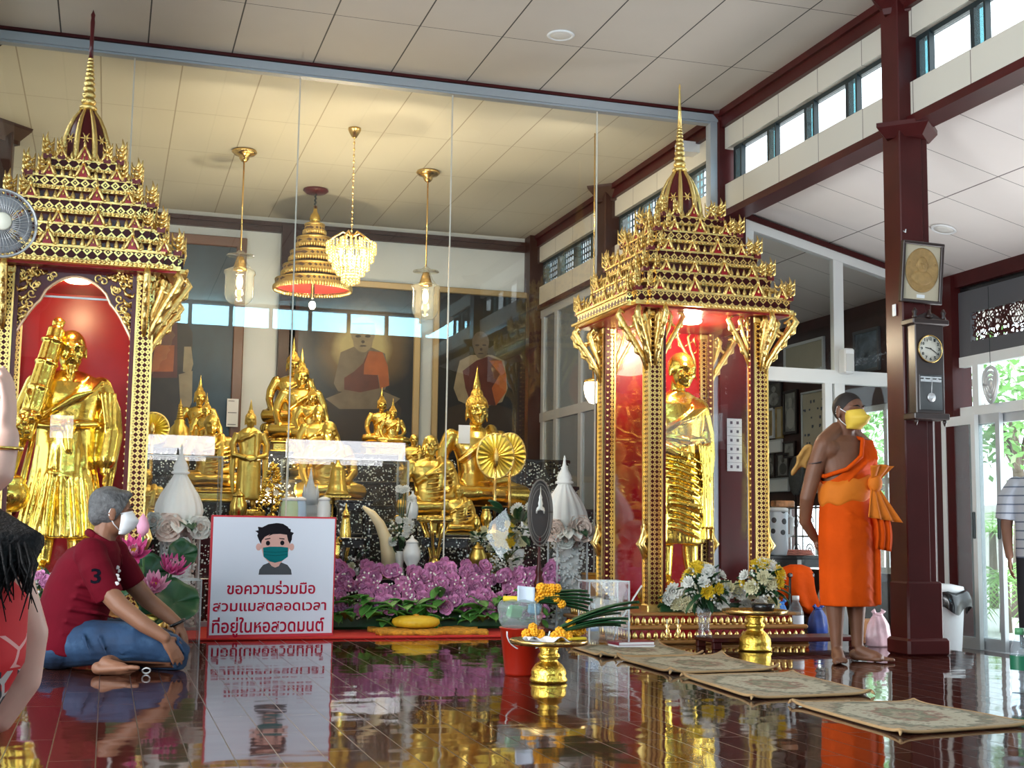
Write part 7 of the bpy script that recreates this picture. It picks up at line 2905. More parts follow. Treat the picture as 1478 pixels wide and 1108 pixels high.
HM = Matrix.Translation(L1(152, 751, -0.02)) @ Matrix.Rotation(math.radians(100), 4, 'Z') @ Matrix.Rotation(math.radians(4), 4, 'X')
HS = 0.262
b = MB()
head_shapes(b, HM, HS)
b.tube([L1(148, 768, 0.0), L1(140, 792, 0.0), L1(132, 815, 0.0)], [0.062, 0.066, 0.08], 14)
# trunk
TR = [(L1(98, 925, 0.0), 0.16, 0.17), (L1(106, 890, 0.0), 0.155, 0.165), (L1(118, 850, 0.0), 0.155, 0.175), (L1(128, 815, 0.0), 0.135, 0.185), (L1(134, 795, 0.0), 0.09, 0.14)]
b.loft([[c + Vector((rx * math.cos(2 * PI * j / 26), ry * math.sin(2 * PI * j / 26), 0)) for j in range(26)] for c, rx, ry in TR])
# right (near) arm, left (far) arm
na = [L1(124, 810, -0.19), L1(146, 852, -0.25), L1(168, 876, -0.30), L1(200, 900, -0.345), L1(226, 916, -0.37)]
b.limb(na, [0.062, 0.056, 0.050, 0.042, 0.031], 14)
hand_shapes(b, na[-1], (0.55, 0.12, -0.80), (0.45, -0.85, 0.25), 0.19, 0.3, -1)
fa = [L1(160, 812, 0.15), L1(184, 850, 0.20), L1(208, 876, 0.20), L1(232, 894, 0.18), L1(250, 908, 0.15)]
b.limb(fa, [0.060, 0.055, 0.048, 0.041, 0.031], 14)
hand_shapes(b, fa[-1], (0.45, 0.0, -0.9), (0.8, -0.45, 0.4), 0.185, 0.4, 1)
# legs folded flat
for pts, rr in (([L1(100, 928, -0.10), L1(175, 930, -0.22), L1(240, 938, -0.26)], [0.105, 0.09, 0.07]), ([L1(240, 942, -0.26), L1(195, 950, -0.05), L1(160, 950, 0.12)], [0.065, 0.058, 0.042]),
                ([L1(100, 928, 0.10), L1(175, 928, 0.20), L1(238, 936, 0.24)], [0.105, 0.09, 0.07]), ([L1(238, 942, 0.24), L1(195, 950, -0.05), L1(152, 949, -0.33)], [0.065, 0.056, 0.036])):
    b.tube(pts, rr, 12)
foot_shapes(b, L1(148, 947, -0.38), (1, -0.22, 0.02), 0.235, (0, 0.55, 0.83), 1)
foot_shapes(b, L1(162, 951, 0.22), (1, 0.25, 0), 0.22, (0, 0.6, 0.8), 1)
remesh(b, 'body', M_skin1, 0.0062, man, 3)
eyes(HM, HS, man)


def grey_tuft(b):
    b.ell((0, 0.10, 0.20), (0.355, 0.40, 0.34), 18, 12)
    b.ell((0, -0.16, 0.36), (0.27, 0.23, 0.13), 14, 9)
    b.ell((0, 0.28, -0.05), (0.27, 0.20, 0.26), 14, 9)
    for q in (-1, 1):
        b.ell((q * 0.31, -0.04, 0.10), (0.05, 0.10, 0.17), 10, 7)


hair_cap(HM, HS, M_hairg, man, 'hair', 0.03, (0, -0.86, -0.5), (0, -0.17, 0.10), grey_tuft)
face_mask(HM, HS, mat('mask_white', (0.80, 0.81, 0.83), 0.6), man, 0.05)
# polo shirt with sleeves and collar
b = MB()
TS = [(L1(94, 942, 0.0), 0.178, 0.215, 0), (L1(99, 920, 0.0), 0.185, 0.22, 0), (L1(106, 888, 0.0), 0.188, 0.205, 0), (L1(116, 850, 0.0), 0.182, 0.20, 0), (L1(125, 818, 0.0), 0.165, 0.205, 0), (L1(131, 802, 0.0), 0.135, 0.19, 0), (L1(138, 790, 0.0), 0.085, 0.12, 0)]
R = []
for i, (c, rx, ry, _) in enumerate(TS):
    R.append([c + Vector((rx * (1 + 0.02 * math.sin(5 * a + i)) * math.cos(a), ry * (1 + 0.02 * math.sin(4 * a + 2 * i)) * math.sin(a), 0.02 * math.sin(a * 2 + i) * (1 if i < 2 else 0))) for a in [2 * PI * j / 36 for j in range(36)]])
b.loft(R)
b.tube([L1(126, 806, -0.16), L1(135, 828, -0.225), L1(146, 850, -0.24), L1(154, 864, -0.24)], [0.078, 0.084, 0.080, 0.076], 16)
b.tube([L1(156, 808, 0.14), L1(172, 830, 0.185), L1(186, 852, 0.20)], [0.072, 0.078, 0.072], 16)
b.ell(L1(126, 808, -0.17), (0.088, 0.088, 0.088), 14, 10)
b.ell(L1(157, 809, 0.14), (0.084, 0.084, 0.084), 14, 10)
for k in range(6):
    y = 920 - 16 * k
    b.tube([L1(70 + 5 * k, y, -0.10), L1(96 + 5 * k, y - 8, -0.215), L1(130 + 4 * k, y - 2 + 3 * (k % 2), -0.185), L1(165, y + 8, -0.08)], [0.006, 0.014, 0.013, 0.005], 7)
sh = remesh(b, 'polo_shirt', M_shirt, 0.0075, man, 3)
b = MB()
b.tube([L1(130, 784, -0.085), L1(150, 796, -0.095), L1(163, 812, -0.045), L1(166, 822, 0.0)], [0.017, 0.022, 0.020, 0.012], 10, True, ((0, 1, 0), 0.6))
b.tube([L1(128, 782, 0.07), L1(150, 790, 0.09), L1(168, 812, 0.04)], [0.017, 0.022, 0.012], 10, True, ((0, 1, 0), 0.6))
b.tube([L1(130, 784, -0.085), L1(122, 779, 0.0), L1(128, 782, 0.07)], [0.018, 0.022, 0.018], 10)
b.build('collar', M_shirt, sh)


def cloth_point(o, origin, direction):
    """where a ray meets the mesh of o (object space)"""
    from mathutils.bvhtree import BVHTree
    bm = bmesh.new()
    bm.from_mesh(o.data)
    t = BVHTree.FromBMesh(bm)
    hit = t.ray_cast(Vector(origin), Vector(direction).normalized())
    bm.free()
    return hit


def drape_mark(o, name, m, txt, centre, w, h, direction, parent, lift=0.003):
    """lettering wrapped onto a curved cloth surface"""
    from mathutils.bvhtree import BVHTree
    lo = lettering(name, txt, w, h, m, parent, (0, 0, 0), (0, 0, 0), 0.0004, 0.02)
    bm = bmesh.new()
    bm.from_mesh(o.data)
    t = BVHTree.FromBMesh(bm)
    d = Vector(direction).normalized()
    right = Vector((0, 0, 1)).cross(-d).normalized()
    up = (-d).cross(right)
    b2 = bmesh.new()
    b2.from_mesh(lo.data)
    bmesh.ops.subdivide_edges(b2, edges=[e for e in b2.edges if e.calc_length() > 0.012], cuts=2)
    for v in b2.verts:
        p = Vector(centre) + right * v.co.x + up * v.co.y
        hit = t.ray_cast(p - d * 0.5, d)
        v.co = (hit[0] if hit[0] is not None else p) - d * (lift + (0.0006 if v.co.z > 0 else 0))
    b2.to_mesh(lo.data)
    b2.free()
    bm.free()
    return lo


drape_mark(sh, 'sleeve_number', mat('navy_print', (0.004, 0.004, 0.008), 0.8, spec=0.05), '3', L1(135, 836, -0.3), 0.052, 0.078, (0.05, 1, 0), sh)
b = MB()
for k in range(5):
    c = L1(161.5 + (k % 2) * 2, 826 + 5 * k, -0.3)
    hit = cloth_point(sh, c, (0, 1, 0))
    if hit[0] is not None:
        b.ell(hit[0] + Vector((0, -0.003, 0)), (0.014, 0.003, 0.011), 8, 5)
plabel(b.build('chest_emblem', mat('white_print', (0.7, 0.66, 0.66), 0.6), sh), 'small white chest emblem')
b = MB()
for pts, rr in (([L1(96, 930, -0.06), L1(130, 926, -0.16), L1(190, 924, -0.245), L1(238, 934, -0.262), L1(254, 944, -0.245)], [0.125, 0.120, 0.102, 0.080, 0.058]), ([L1(250, 946, -0.235), L1(205, 950, -0.08), L1(178, 950, 0.04)], [0.066, 0.064, 0.06]),
                ([L1(96, 930, 0.06), L1(130, 926, 0.14), L1(190, 926, 0.215), L1(240, 938, 0.235)], [0.125, 0.118, 0.098, 0.075]), ([L1(240, 944, 0.22), L1(200, 950, 0.02), L1(172, 950, -0.12)], [0.064, 0.062, 0.052])):
    b.tube(pts, rr, 16)
b.ell(L1(90, 938, 0.0), (0.15, 0.215, 0.105), 18, 12)
for k in range(7):
    x = 118 + 20 * k
    b.tube([L1(x, 900 + 4 * k, -0.15), L1(x + 6, 918, -0.30 - 0.006 * k), L1(x + 16, 940, -0.325)], [0.004, 0.012, 0.004], 7)
for v in b.v[:]:
    pass
je = remesh(b, 'jeans', M_denim, 0.0075, man, 3)
cut(je, (0, 0, 0.002), (0, 0, -1))
b = MB()
b.tube([L1(249, 906, 0.152) + Vector((0.036 * math.cos(a), 0.034 * math.sin(a), 0.018 * math.cos(a))) for a in [2 * PI * k / 20 for k in range(21)]], 0.009, 7)
plabel(b.build('wristwatch', M_black, man), 'black wristwatch')
b = MB()
b.tube([L1(112 + 14 * math.sin(0.6 * k), 920, -0.22) for k in range(2)], 0.004, 5)
b = MB()
b.tube([L1(204 + 5 * math.cos(a), 957 + 4 * math.sin(a), -0.40) + Vector((0, 0.02 * math.sin(a), 0.004)) for a in [2 * PI * k / 14 for k in range(15)]], 0.004, 6)
tag(b.build('looped_strap', M_plast, None, Vector(man.location) + Vector((0.0, 0.0, -0.008))), 'pale looped strap lying on the floor by the bare foot of the seated man', 'strap')

# --- the standing monk
M_robe = mat('orange_robe', (0.64, 0.070, 0.001), 0.8, 0, 0.10, 4, 0.5, 9, bd=0.03, spec=0.15)
M_sash = mat('amber_sash', (0.68, 0.165, 0.003), 0.8, 0, 0.08, 5, 0.3, 10, bd=0.03)
mk = onZ(1238, 957)
MA = math.radians(-31.8 + 46)
monk = thing('person', 'standing monk in an orange robe with yellow mask, hands behind his back by the pillar', 'person', (mk.x, mk.y + 0.10, 0), MA)
MH = Matrix.Translation((0.0, -0.035, 1.515)) @ Matrix.Rotation(math.radians(4), 4, 'Z') @ Matrix.Rotation(math.radians(3), 4, 'X')
MS = 0.243
b = MB()
head_shapes(b, MH, MS)
b.tube([(0, -0.01, 1.45), (0, 0.01, 1.37), (0, 0.02, 1.30)], [0.056, 0.058, 0.075], 14)
rings(b, [(0.80, 0, 0.0, 0.15, 0.11), (0.92, 0, 0.0, 0.155, 0.115), (1.04, 0, 0.0, 0.15, 0.105), (1.16, 0, 0.0, 0.17, 0.115), (1.26, 0, 0.01, 0.185, 0.11), (1.33, 0, 0.015, 0.165, 0.085), (1.365, 0, 0.015, 0.09, 0.065)], 32)
ra = [(-0.175, 0.01, 1.305), (-0.215, 0.045, 1.16), (-0.245, 0.085, 0.98), (-0.20, 0.15, 0.84), (-0.10, 0.175, 0.745)]
for q in (-1, 1):
    b.tube([(q * 0.03, 0.025, 1.415), (q * 0.10, 0.02, 1.365), (q * 0.175, 0.012, 1.315)], [0.050, 0.055, 0.056], 12)
    b.ell((q * 0.135, 0.015, 1.275), (0.085, 0.085, 0.075), 14, 10)
b.limb(ra, [0.058, 0.052, 0.044, 0.038, 0.028], 14)
hand_shapes(b, ra[-1], (0.75, 0.05, -0.5), (-0.1, 1, 0.1), 0.17, 0.6, -1)
la = [(0.175, 0.01, 1.305), (0.225, 0.05, 1.14), (0.235, 0.09, 0.99), (0.15, 0.16, 0.86), (0.03, 0.185, 0.76)]
b.limb(la, [0.058, 0.052, 0.044, 0.036, 0.028], 14)
hand_shapes(b, la[-1], (-0.8, 0.0, -0.4), (0.1, 1, 0.1), 0.17, 0.6, 1)
for q, d in ((-1, (-0.60, -0.80, 0)), (1, (0.45, -0.9, 0))):
    b.tube([(q * 0.085, 0.0, 0.80), (q * 0.088, -0.005, 0.48), (q * 0.088, 0.018, 0.32), (q * 0.088, 0.012, 0.20), (q * 0.088, 0.01, 0.085)], [0.085, 0.058, 0.058, 0.042, 0.034], 14)
    foot_shapes(b, (q * 0.088, 0.01, 0.070), d, 0.25, (0, 0, 1), -q)
remesh(b, 'body', M_skin2, 0.0062, monk, 3)
eyes(MH, MS, monk)
hair_cap(MH, MS, M_stub, monk, 'shaved_hair', 0.010, (0, -0.80, -0.60), (0, -0.20, 0.22))
face_mask(MH, MS, mat('mask_yellow', (0.78, 0.52, 0.06), 0.6), monk, 0.14)
# robe: skirt, chest wrap over the left shoulder
b = MB()
rings(b, [(0.335, 0.0, 0.0, 0.178, 0.150, 0.022), (0.36, 0, 0.0, 0.180, 0.152, 0.022), (0.55, 0, 0.0, 0.182, 0.155, 0.02), (0.75, 0, 0.0, 0.186, 0.155, 0.016), (0.90, 0, 0.0, 0.182, 0.145, 0.010), (1.02, 0, 0.0, 0.172, 0.130, 0.006)], 60, 9, 0.02, 0.5, True, 0.3)
for k in range(7):
    z = 0.88 - 0.075 * k
    b.tube([(-0.175, -0.02, z + 0.05), (-0.10, -0.125, z + 0.01), (0.02, -0.15, z - 0.05), (0.12, -0.12, z - 0.10)], [0.004, 0.012, 0.013, 0.003], 7)
b.tube([(0.10, -0.14, 0.95), (0.125, -0.135, 0.65), (0.13, -0.13, 0.345)], [0.012, 0.016, 0.016], 8)
sk = remesh(b, 'robe_skirt', M_robe, 0.0075, monk, 2)
b = MB()
rings(b, [(0.98, 0, 0.0, 0.172, 0.130), (1.06, 0, 0.0, 0.172, 0.125), (1.16, 0, 0.0, 0.188, 0.132), (1.26, 0, 0.01, 0.203, 0.128), (1.335, 0, 0.015, 0.185, 0.103), (1.385, 0, 0.015, 0.10, 0.08)], 40)
b.tube([(0.13, 0.02, 1.32), (0.20, 0.03, 1.27), (0.235, 0.055, 1.13), (0.245, 0.09, 1.0)], [0.075, 0.078, 0.07, 0.062], 14)
for k in range(4):
    b.tube([(-0.10 + 0.04 * k, -0.115, 1.08 + 0.02 * k), (0.03 + 0.03 * k, -0.14, 1.20 + 0.01 * k), (0.10 + 0.02 * k, -0.06, 1.345)], [0.006, 0.013, 0.012], 7)
o = remesh(b, 'robe_wrap', M_robe, 0.0075, monk, 2)
nrm = Vector((-0.72, -0.02, 0.70))
cut(o, (0.02, 0, 1.285), nrm)
b = MB()
b.tube([(-0.185, -0.01, 1.115), (-0.12, -0.125, 1.155), (-0.02, -0.148, 1.235), (0.055, -0.09, 1.345), (0.085, 0.02, 1.37), (0.05, 0.10, 1.33), (-0.06, 0.125, 1.21), (-0.165, 0.075, 1.12), (-0.185, -0.01, 1.115)], 0.013, 8)
b.build('robe_edge', M_robe, o)
b = MB()
R = []
for z, k in ((0.965, 1.0), (0.985, 1.07), (1.03, 1.08), (1.08, 1.06), (1.105, 1.0)):
    R.append([(0.176 * k * math.cos(a) * (1 + 0.01 * math.sin(9 * a + z * 60)), 0.134 * k * math.sin(a), z + 0.03 * math.cos(a) - 0.012 * math.sin(7 * a)) for a in [2 * PI * j / 48 for j in range(48)]])
b.loft(R, True)
sa = b.build('waist_sash', M_sash, monk)
b = MB()
b.ell((0.075, -0.165, 1.075), (0.05, 0.04, 0.055), 14, 10)
b.sheet(lambda u, v: (0.075 + (v - 0.5) * (0.06 + 0.13 * u) + 0.02 * u, -0.165 - 0.045 * u + 0.012 * math.sin(14 * v + 2) * u, 1.09 + 0.10 * u * (1 - 0.2 * abs(v - .5))), 8, 14, 0.008)
b.sheet(lambda u, v: (0.07 + (v - 0.5) * (0.05 + 0.22 * u) + 0.03 * u, -0.17 - 0.05 * u + 0.016 * math.sin(17 * v) * u, 1.06 - 0.19 * u - 0.03 * v * u), 10, 22, 0.008)
b.build('sash_knot', M_sash, sa)
b = MB()
b.sheet(lambda u, v: (0.115 + (v - 0.5) * 0.12 + 0.015 * u, -0.185 - 0.018 * math.sin(PI * u) + 0.010 * math.sin(15 * v), 0.90 - 0.22 * u - 0.015 * v), 10, 14, 0.014)
b.build('robe_fold', M_robe, sa)
b = MB()
b.sheet(lambda u, v: (-0.20 - 0.075 * u + 0.01 * math.sin(6 * v), 0.08 + 0.05 * v + 0.05 * u, 1.30 - 0.05 * u - 0.14 * v * (1 - 0.2 * u) + 0.02 * math.sin(5 * u)), 8, 8, 0.018)
b.build('folded_shoulder_cloth', mat('ochre_cloth', (0.46, 0.24, 0.06), 0.8), monk)
b = MB()
for k in range(5):
    b.tube([(-0.232 + 0.004 * k, -0.03 + 0.012 * k, 1.20 - 0.006 * k), (-0.262, 0.0 + 0.012 * k, 1.19)], 0.004, 5)
plabel(b.build('arm_tattoo', mat('faded_ink', (0.05, 0.03, 0.03), 0.6), monk), 'dark tattoo band on the upper arm')

# --- woman cut by the left edge of the photo, seen from behind
def dress_mat():
    n = NT('red_print_dress')
    co = n.coord()
    w = n.n('ShaderNodeTexWave', wave_type='BANDS', i_Scale=5.0, i_Distortion=6.0, i_Detail=2.0)
    n.l(co, w.inputs['Vector'])
    v = n.n('ShaderNodeTexVoronoi', feature='DISTANCE_TO_EDGE')
    v.inputs['Scale'].default_value = 17
    n.l(co, v.inputs['Vector'])
    sp = n.n('ShaderNodeSeparateXYZ')
    n.l(co, sp.inputs[0])
    k1 = n.math('LESS_THAN', n.math('ABSOLUTE', n.math('SUBTRACT', sp.outputs[2], 0.44)), 0.045)
    k2 = n.math('LESS_THAN', v.outputs[0], 0.06)
    k3 = n.math('LESS_THAN', n.math('ABSOLUTE', n.math('SUBTRACT', sp.outputs[2], 0.52)), 0.03)
    c = n.mix(n.math('MULTIPLY', k1, n.math('GREATER_THAN', w.outputs[0], 0.28)), (0.55, 0.010, 0.016), (0.018, 0.020, 0.030))
    c = n.mix(n.math('MULTIPLY', k1, k2), c, (0.50, 0.46, 0.44))
    c = n.mix(n.math('MULTIPLY', k3, k2), c, (0.70, 0.32, 0.30))
    n.l(c, n.b.inputs['Base Color'])
    n.b.inputs['Roughness'].default_value = 0.7
    return n.m


wo = thing('person', 'woman in a red printed sleeveless dress with dark hair, cut off by the left edge', 'person', (-0.335, 2.62, 0))
WH = Matrix.Translation((0.04, 0.07, 0.735)) @ Matrix.Rotation(math.radians(165), 4, 'Z') @ Matrix.Rotation(math.radians(18), 4, 'X')
b = MB()
head_shapes(b, WH, 0.225)
rings(b, [(0.08, -0.13, 0.0, 0.17, 0.14), (0.22, -0.10, 0.0, 0.15, 0.12), (0.36, -0.04, 0.0, 0.145, 0.10), (0.50, 0, 0.0, 0.165, 0.105), (0.62, 0.01, 0.0, 0.165, 0.095), (0.665, 0.01, 0.01, 0.10, 0.07)], 30)
b.tube([(0.0, 0.03, 0.63), (0.02, 0.05, 0.70)], [0.07, 0.055], 12)
b.limb([(0.165, 0.05, 0.63), (0.195, 0.10, 0.54), (0.190, 0.12, 0.45), (0.150, 0.12, 0.385), (0.05, 0.14, 0.345)], [0.046, 0.042, 0.038, 0.037, 0.028], 14)
hand_shapes(b, (0.05, 0.14, 0.345), (-0.7, 0.5, -0.2), (0.2, 0.3, 1), 0.16, 0.3, 1)
b.limb([(-0.12, 0.02, 0.635), (-0.10, 0.13, 0.70), (0.03, 0.22, 0.78), (0.118, 0.22, 0.86), (0.128, 0.22, 0.93)], [0.046, 0.045, 0.040, 0.036, 0.028], 14)
hand_shapes(b, (0.128, 0.22, 0.93), (0.02, 0.1, 1), (1, -0.3, 0), 0.165, 0.35, 1)
for q in (-1, 1):
    b.tube([(-0.14 + q * 0.07, -0.03, 0.12), (-0.16 + q * 0.10, 0.22, 0.11), (-0.17 + q * 0.11, 0.40, 0.09)], [0.10, 0.085, 0.06], 12)
    b.tube([(-0.17 + q * 0.11, 0.40, 0.07), (-0.16 + q * 0.09, 0.15, 0.06), (-0.15 + q * 0.07, -0.14, 0.05)], [0.06, 0.055, 0.035], 12)
    foot_shapes(b, (-0.15 + q * 0.07, -0.15, 0.05), (0, -1, -0.1), 0.20, (0, 0, -1), 1)
remesh(b, 'body', M_skin3, 0.0065, wo, 3)
b = MB()
rings(b, [(0.03, -0.17, 0.10, 0.22, 0.33), (0.14, -0.15, 0.05, 0.20, 0.24), (0.24, -0.11, 0.0, 0.17, 0.145), (0.36, -0.035, 0.0, 0.165, 0.118), (0.50, 0.012, 0.0, 0.188, 0.118), (0.62, 0.02, 0.0, 0.180, 0.110), (0.665, 0.01, 0.0, 0.14, 0.09), (0.69, 0.01, 0.01, 0.08, 0.06)], 40, 9, 0.012, 0.2)
remesh(b, 'dress', dress_mat(), 0.008, wo, 3)
b = MB()
b.M = WH @ Matrix.Scale(0.225, 4)
b.ell((0, 0.06, 0.12), (0.40, 0.46, 0.43), 44, 30)
b.ell((0, 0.33, -0.20), (0.36, 0.24, 0.36), 40, 26)
b.M = None
for k in range(26):
    a = -0.17 + 0.0125 * k
    zz = 0.655 + 0.018 * math.sin(2.3 * k) - 0.030 * abs(math.sin(0.37 * k))
    b.tube([(0.04 + a * 0.5, 0.06, 0.76), (0.05 + a * 1.08, -0.055, 0.715), (0.055 + a * 1.12 + 0.014 * math.sin(1.7 * k), -0.085 - 0.015 * math.sin(k), zz)], [0.034, 0.028, 0.004], 8)
o = remesh(b, 'hair', M_hairb, 0.005, wo, 4)
b = MB()
rw = random.Random(5)
for k in range(90):
    a = rw.uniform(-0.17, 0.16)
    x0, y0 = 0.05 + a, -0.05 - rw.uniform(0, 0.03)
    z1 = rw.uniform(0.575, 0.66)
    b.tube([(x0 * 0.9, y0 + 0.02, 0.74), (x0 + rw.uniform(-0.01, 0.01), y0 - 0.02, 0.68), (x0 + rw.uniform(-0.03, 0.03), y0 - 0.03, z1)], [0.0035, 0.003, 0.0008], 5)
b.build('loose_strands', M_hairb, o)
b = MB()
b.tube([(0.128 + 0.032 * math.cos(a), 0.22 + 0.032 * math.sin(a), 0.905) for a in [2 * PI * k / 20 for k in range(21)]], 0.004, 6)
b.build('bracelet', M_gold, wo)

# --- person in the striped shirt at the right edge, inside the doorway
def stripe_mat():
    n = NT('striped_cotton')
    co = n.coord()
    sp = n.n('ShaderNodeSeparateXYZ')
    n.l(co, sp.inputs[0])
    f = n.math('FRACT', n.math('MULTIPLY', sp.outputs[2], 15.0))
    n.l(n.mix(n.math('LESS_THAN', f, 0.16), (0.46, 0.50, 0.58), (0.12, 0.15, 0.22)), n.b.inputs['Base Color'])
    n.b.inputs['Roughness'].default_value = 0.8
    return n.m


sp_ = onY(1506, 900, 8.3)
st = thing('person', 'person in a pale striped shirt and dark trousers at the right edge by the doorway', 'person', (sp_.x, 8.3, -0.19), math.radians(-38))
b = MB()
SH = T(0, -0.03, 1.57)
head_shapes(b, SH, 0.235)
b.tube([(0, 0, 1.49), (0, 0.01, 1.38)], [0.055, 0.07], 12)
rings(b, [(0.85, 0, 0.0, 0.15, 0.11), (1.05, 0, 0.0, 0.15, 0.11), (1.25, 0, 0.0, 0.18, 0.115), (1.37, 0, 0.01, 0.17, 0.09), (1.41, 0, 0.01, 0.09, 0.065)], 30)
for q in (-1, 1):
    b.tube([(q * 0.18, 0.01, 1.35), (q * 0.225, 0.02, 1.20), (q * 0.24, 0.01, 1.04), (q * 0.235, -0.03, 0.90), (q * 0.225, -0.06, 0.80)], [0.058, 0.052, 0.044, 0.036, 0.028], 14)
    hand_shapes(b, (q * 0.225, -0.06, 0.80), (0, -0.15, -1), (q, 0, 0), 0.18, 0.5, -q)
    b.tube([(q * 0.085, 0.0, 0.86), (q * 0.09, 0.0, 0.5), (q * 0.09, 0.01, 0.09)], [0.085, 0.058, 0.036], 12)
    foot_shapes(b, (q * 0.09, 0.01, 0.07), (q * 0.2, -1, 0), 0.25, (0, 0, 1), -q)
remesh(b, 'body', M_skin4, 0.007, st, 3)
eyes(SH, 0.235, st)
hair_cap(SH, 0.235, M_hairb, st, 'hair', 0.03, (0, -0.80, -0.60), (0, -0.20, 0.20))
b = MB()
rings(b, [(0.80, 0, 0.0, 0.185, 0.145, 0.02), (0.95, 0, 0.0, 0.18, 0.14, 0.02), (1.10, 0, 0.0, 0.178, 0.135, 0.015), (1.26, 0, 0.0, 0.20, 0.135), (1.375, 0, 0.01, 0.185, 0.108), (1.43, 0, 0.01, 0.10, 0.085)], 40, 7, 0.01)
for q in (-1, 1):
    b.tube([(q * 0.165, 0.01, 1.35), (q * 0.225, 0.015, 1.24), (q * 0.245, 0.015, 1.09)], [0.074, 0.082, 0.078], 14)
    b.ell((q * 0.165, 0.01, 1.345), (0.078, 0.078, 0.078), 14, 10)
remesh(b, 'shirt', stripe_mat(), 0.008, st, 3)
b = MB()
rings(b, [(0.74, 0, 0.0, 0.17, 0.125), (0.88, 0, 0.0, 0.17, 0.13)], 30)
for q in (-1, 1):
    b.tube([(q * 0.085, 0.0, 0.84), (q * 0.095, 0.0, 0.5), (q * 0.095, 0.01, 0.12)], [0.098, 0.085, 0.075], 14)
remesh(b, 'trousers', mat('dark_trousers', (0.02, 0.022, 0.03), 0.8), 0.009, st, 3)

# ------------------------------------------------------------------ on and around the pillar
M_wood = mat('dark_walnut', (0.028, 0.014, 0.012), 0.3, 0, 0.3, 4)
A, B = onY(1318, 466, 7.20), onY(1362, 600, 7.20)
ck = thing('wall_clock', 'dark wooden pendulum wall clock on the maroon pillar below the medallion picture', 'clock', ((A.x + B.x) / 2, 7.20, B.z))
w, H = (B.x - A.x) / 2, A.z - B.z
b = MB()
b.box((-w, -0.02, 0), (w, 0.095, H), 0.006)
b.box((-w - 0.025, -0.035, -0.03), (w + 0.025, 0.095, 0.012), 0.006)
b.box((-w - 0.03, -0.045, H - 0.01), (w + 0.03, 0.095, H + 0.03), 0.008)
b.build('case', M_wood, ck)
b = MB()
for q in (-1, 1):
    b.lathe([(0.012, 0), (0.018, 0.01), (0.010, 0.025), (0.018, 0.045), (0.004, 0.07)], (q * w, -0.02, H + 0.03), 12)
    b.lathe([(0.010, 0), (0.014, -0.012), (0.004, -0.04)], (q * w, -0.01, -0.03), 12)
b.lathe([(0.02, 0), (0.026, 0.015), (0.014, 0.03), (0.004, 0.06)], (0, -0.02, H + 0.035), 12)
b.prism([(-w, H + 0.03), (w, H + 0.03), (w * 0.6, H + 0.055), (0.03, H + 0.07), (-0.03, H + 0.07), (-w * 0.6, H + 0.055)], -0.015, 0.0, 'y')
b.build('crown', M_wood, ck)
zd = H * 0.72
M_dial = mat('clock_dial', (0.66, 0.63, 0.55), 0.4)
b = MB()
b.M = Matrix.Translation((0, -0.022, zd)) @ Matrix.Rotation(PI / 2, 4, 'X')
b.lathe([(0.001, 0), (0.086, 0.0), (0.086, 0.004), (0.001, 0.005)], (0, 0, 0), 40)
dl = b.build('dial', M_dial, ck)
b = MB()
b.M = Matrix.Translation((0, -0.022, zd)) @ Matrix.Rotation(PI / 2, 4, 'X')
b.lathe([(0.086, 0), (0.092, 0.008), (0.088, 0.010), (0.084, 0.006)], (0, 0, 0), 40, True, 1, 1, 0, 0, False)
b.build('bezel', M_brass, dl)
for k in range(12):
    a = PI / 2 - (k + 1) * PI / 6
    lettering('numeral', str(k + 1), 0.016 if k < 9 else 0.022, 0.020, M_black, dl, (0.066 * math.cos(a), -0.0278, zd + 0.066 * math.sin(a)), (PI / 2, 0, 0), 0.0006, 0.02)
b = MB()
for ang_, L, r in ((math.radians(90 - 280), 0.042, 0.0045), (math.radians(90 - 120), 0.060, 0.0032)):
    b.tube([(0, -0.030, zd), (L * math.cos(ang_), -0.030, zd + L * math.sin(ang_))], [r, r * 0.6], 6)
b.ell((0, -0.031, zd), (0.006, 0.003, 0.006), 8, 5)
b.build('hands', M_black, dl)
b = MB()
b.box((-w * 0.80, -0.024, 0.03), (w * 0.80, -0.019, H * 0.44), 0.002)
pw = b.build('pendulum_window', mat('dark_window', (0.015, 0.014, 0.016), 0.12), ck)
b = MB()
b.box((-w * 0.72, -0.0265, H * 0.36), (w * 0.72, -0.0235, H * 0.385))
b.box((-w * 0.72, -0.0265, H * 0.40), (w * 0.72, -0.0235, H * 0.415))
for q in (-1, 0, 1):
    b.lathe([(0.001, -0.010), (0.011, 0), (0.001, 0.010)], (q * w * 0.45, -0.026, H * 0.385), 10, True, 1, 0.3)
plabel(b.build('silver_trim', M_alu, pw), 'silver line ornament')
b = MB()
b.tube([(0.01, -0.026, H * 0.40), (0.0, -0.026, H * 0.22)], 0.003, 6)
b.M = Matrix.Translation((0, -0.026, H * 0.19)) @ Matrix.Rotation(PI / 2, 4, 'X')
b.lathe([(0.001, 0), (0.030, 0), (0.030, 0.004), (0.001, 0.006)], (0, 0, 0), 26)
plabel(b.build('pendulum', M_alu, ck), 'silver pendulum')

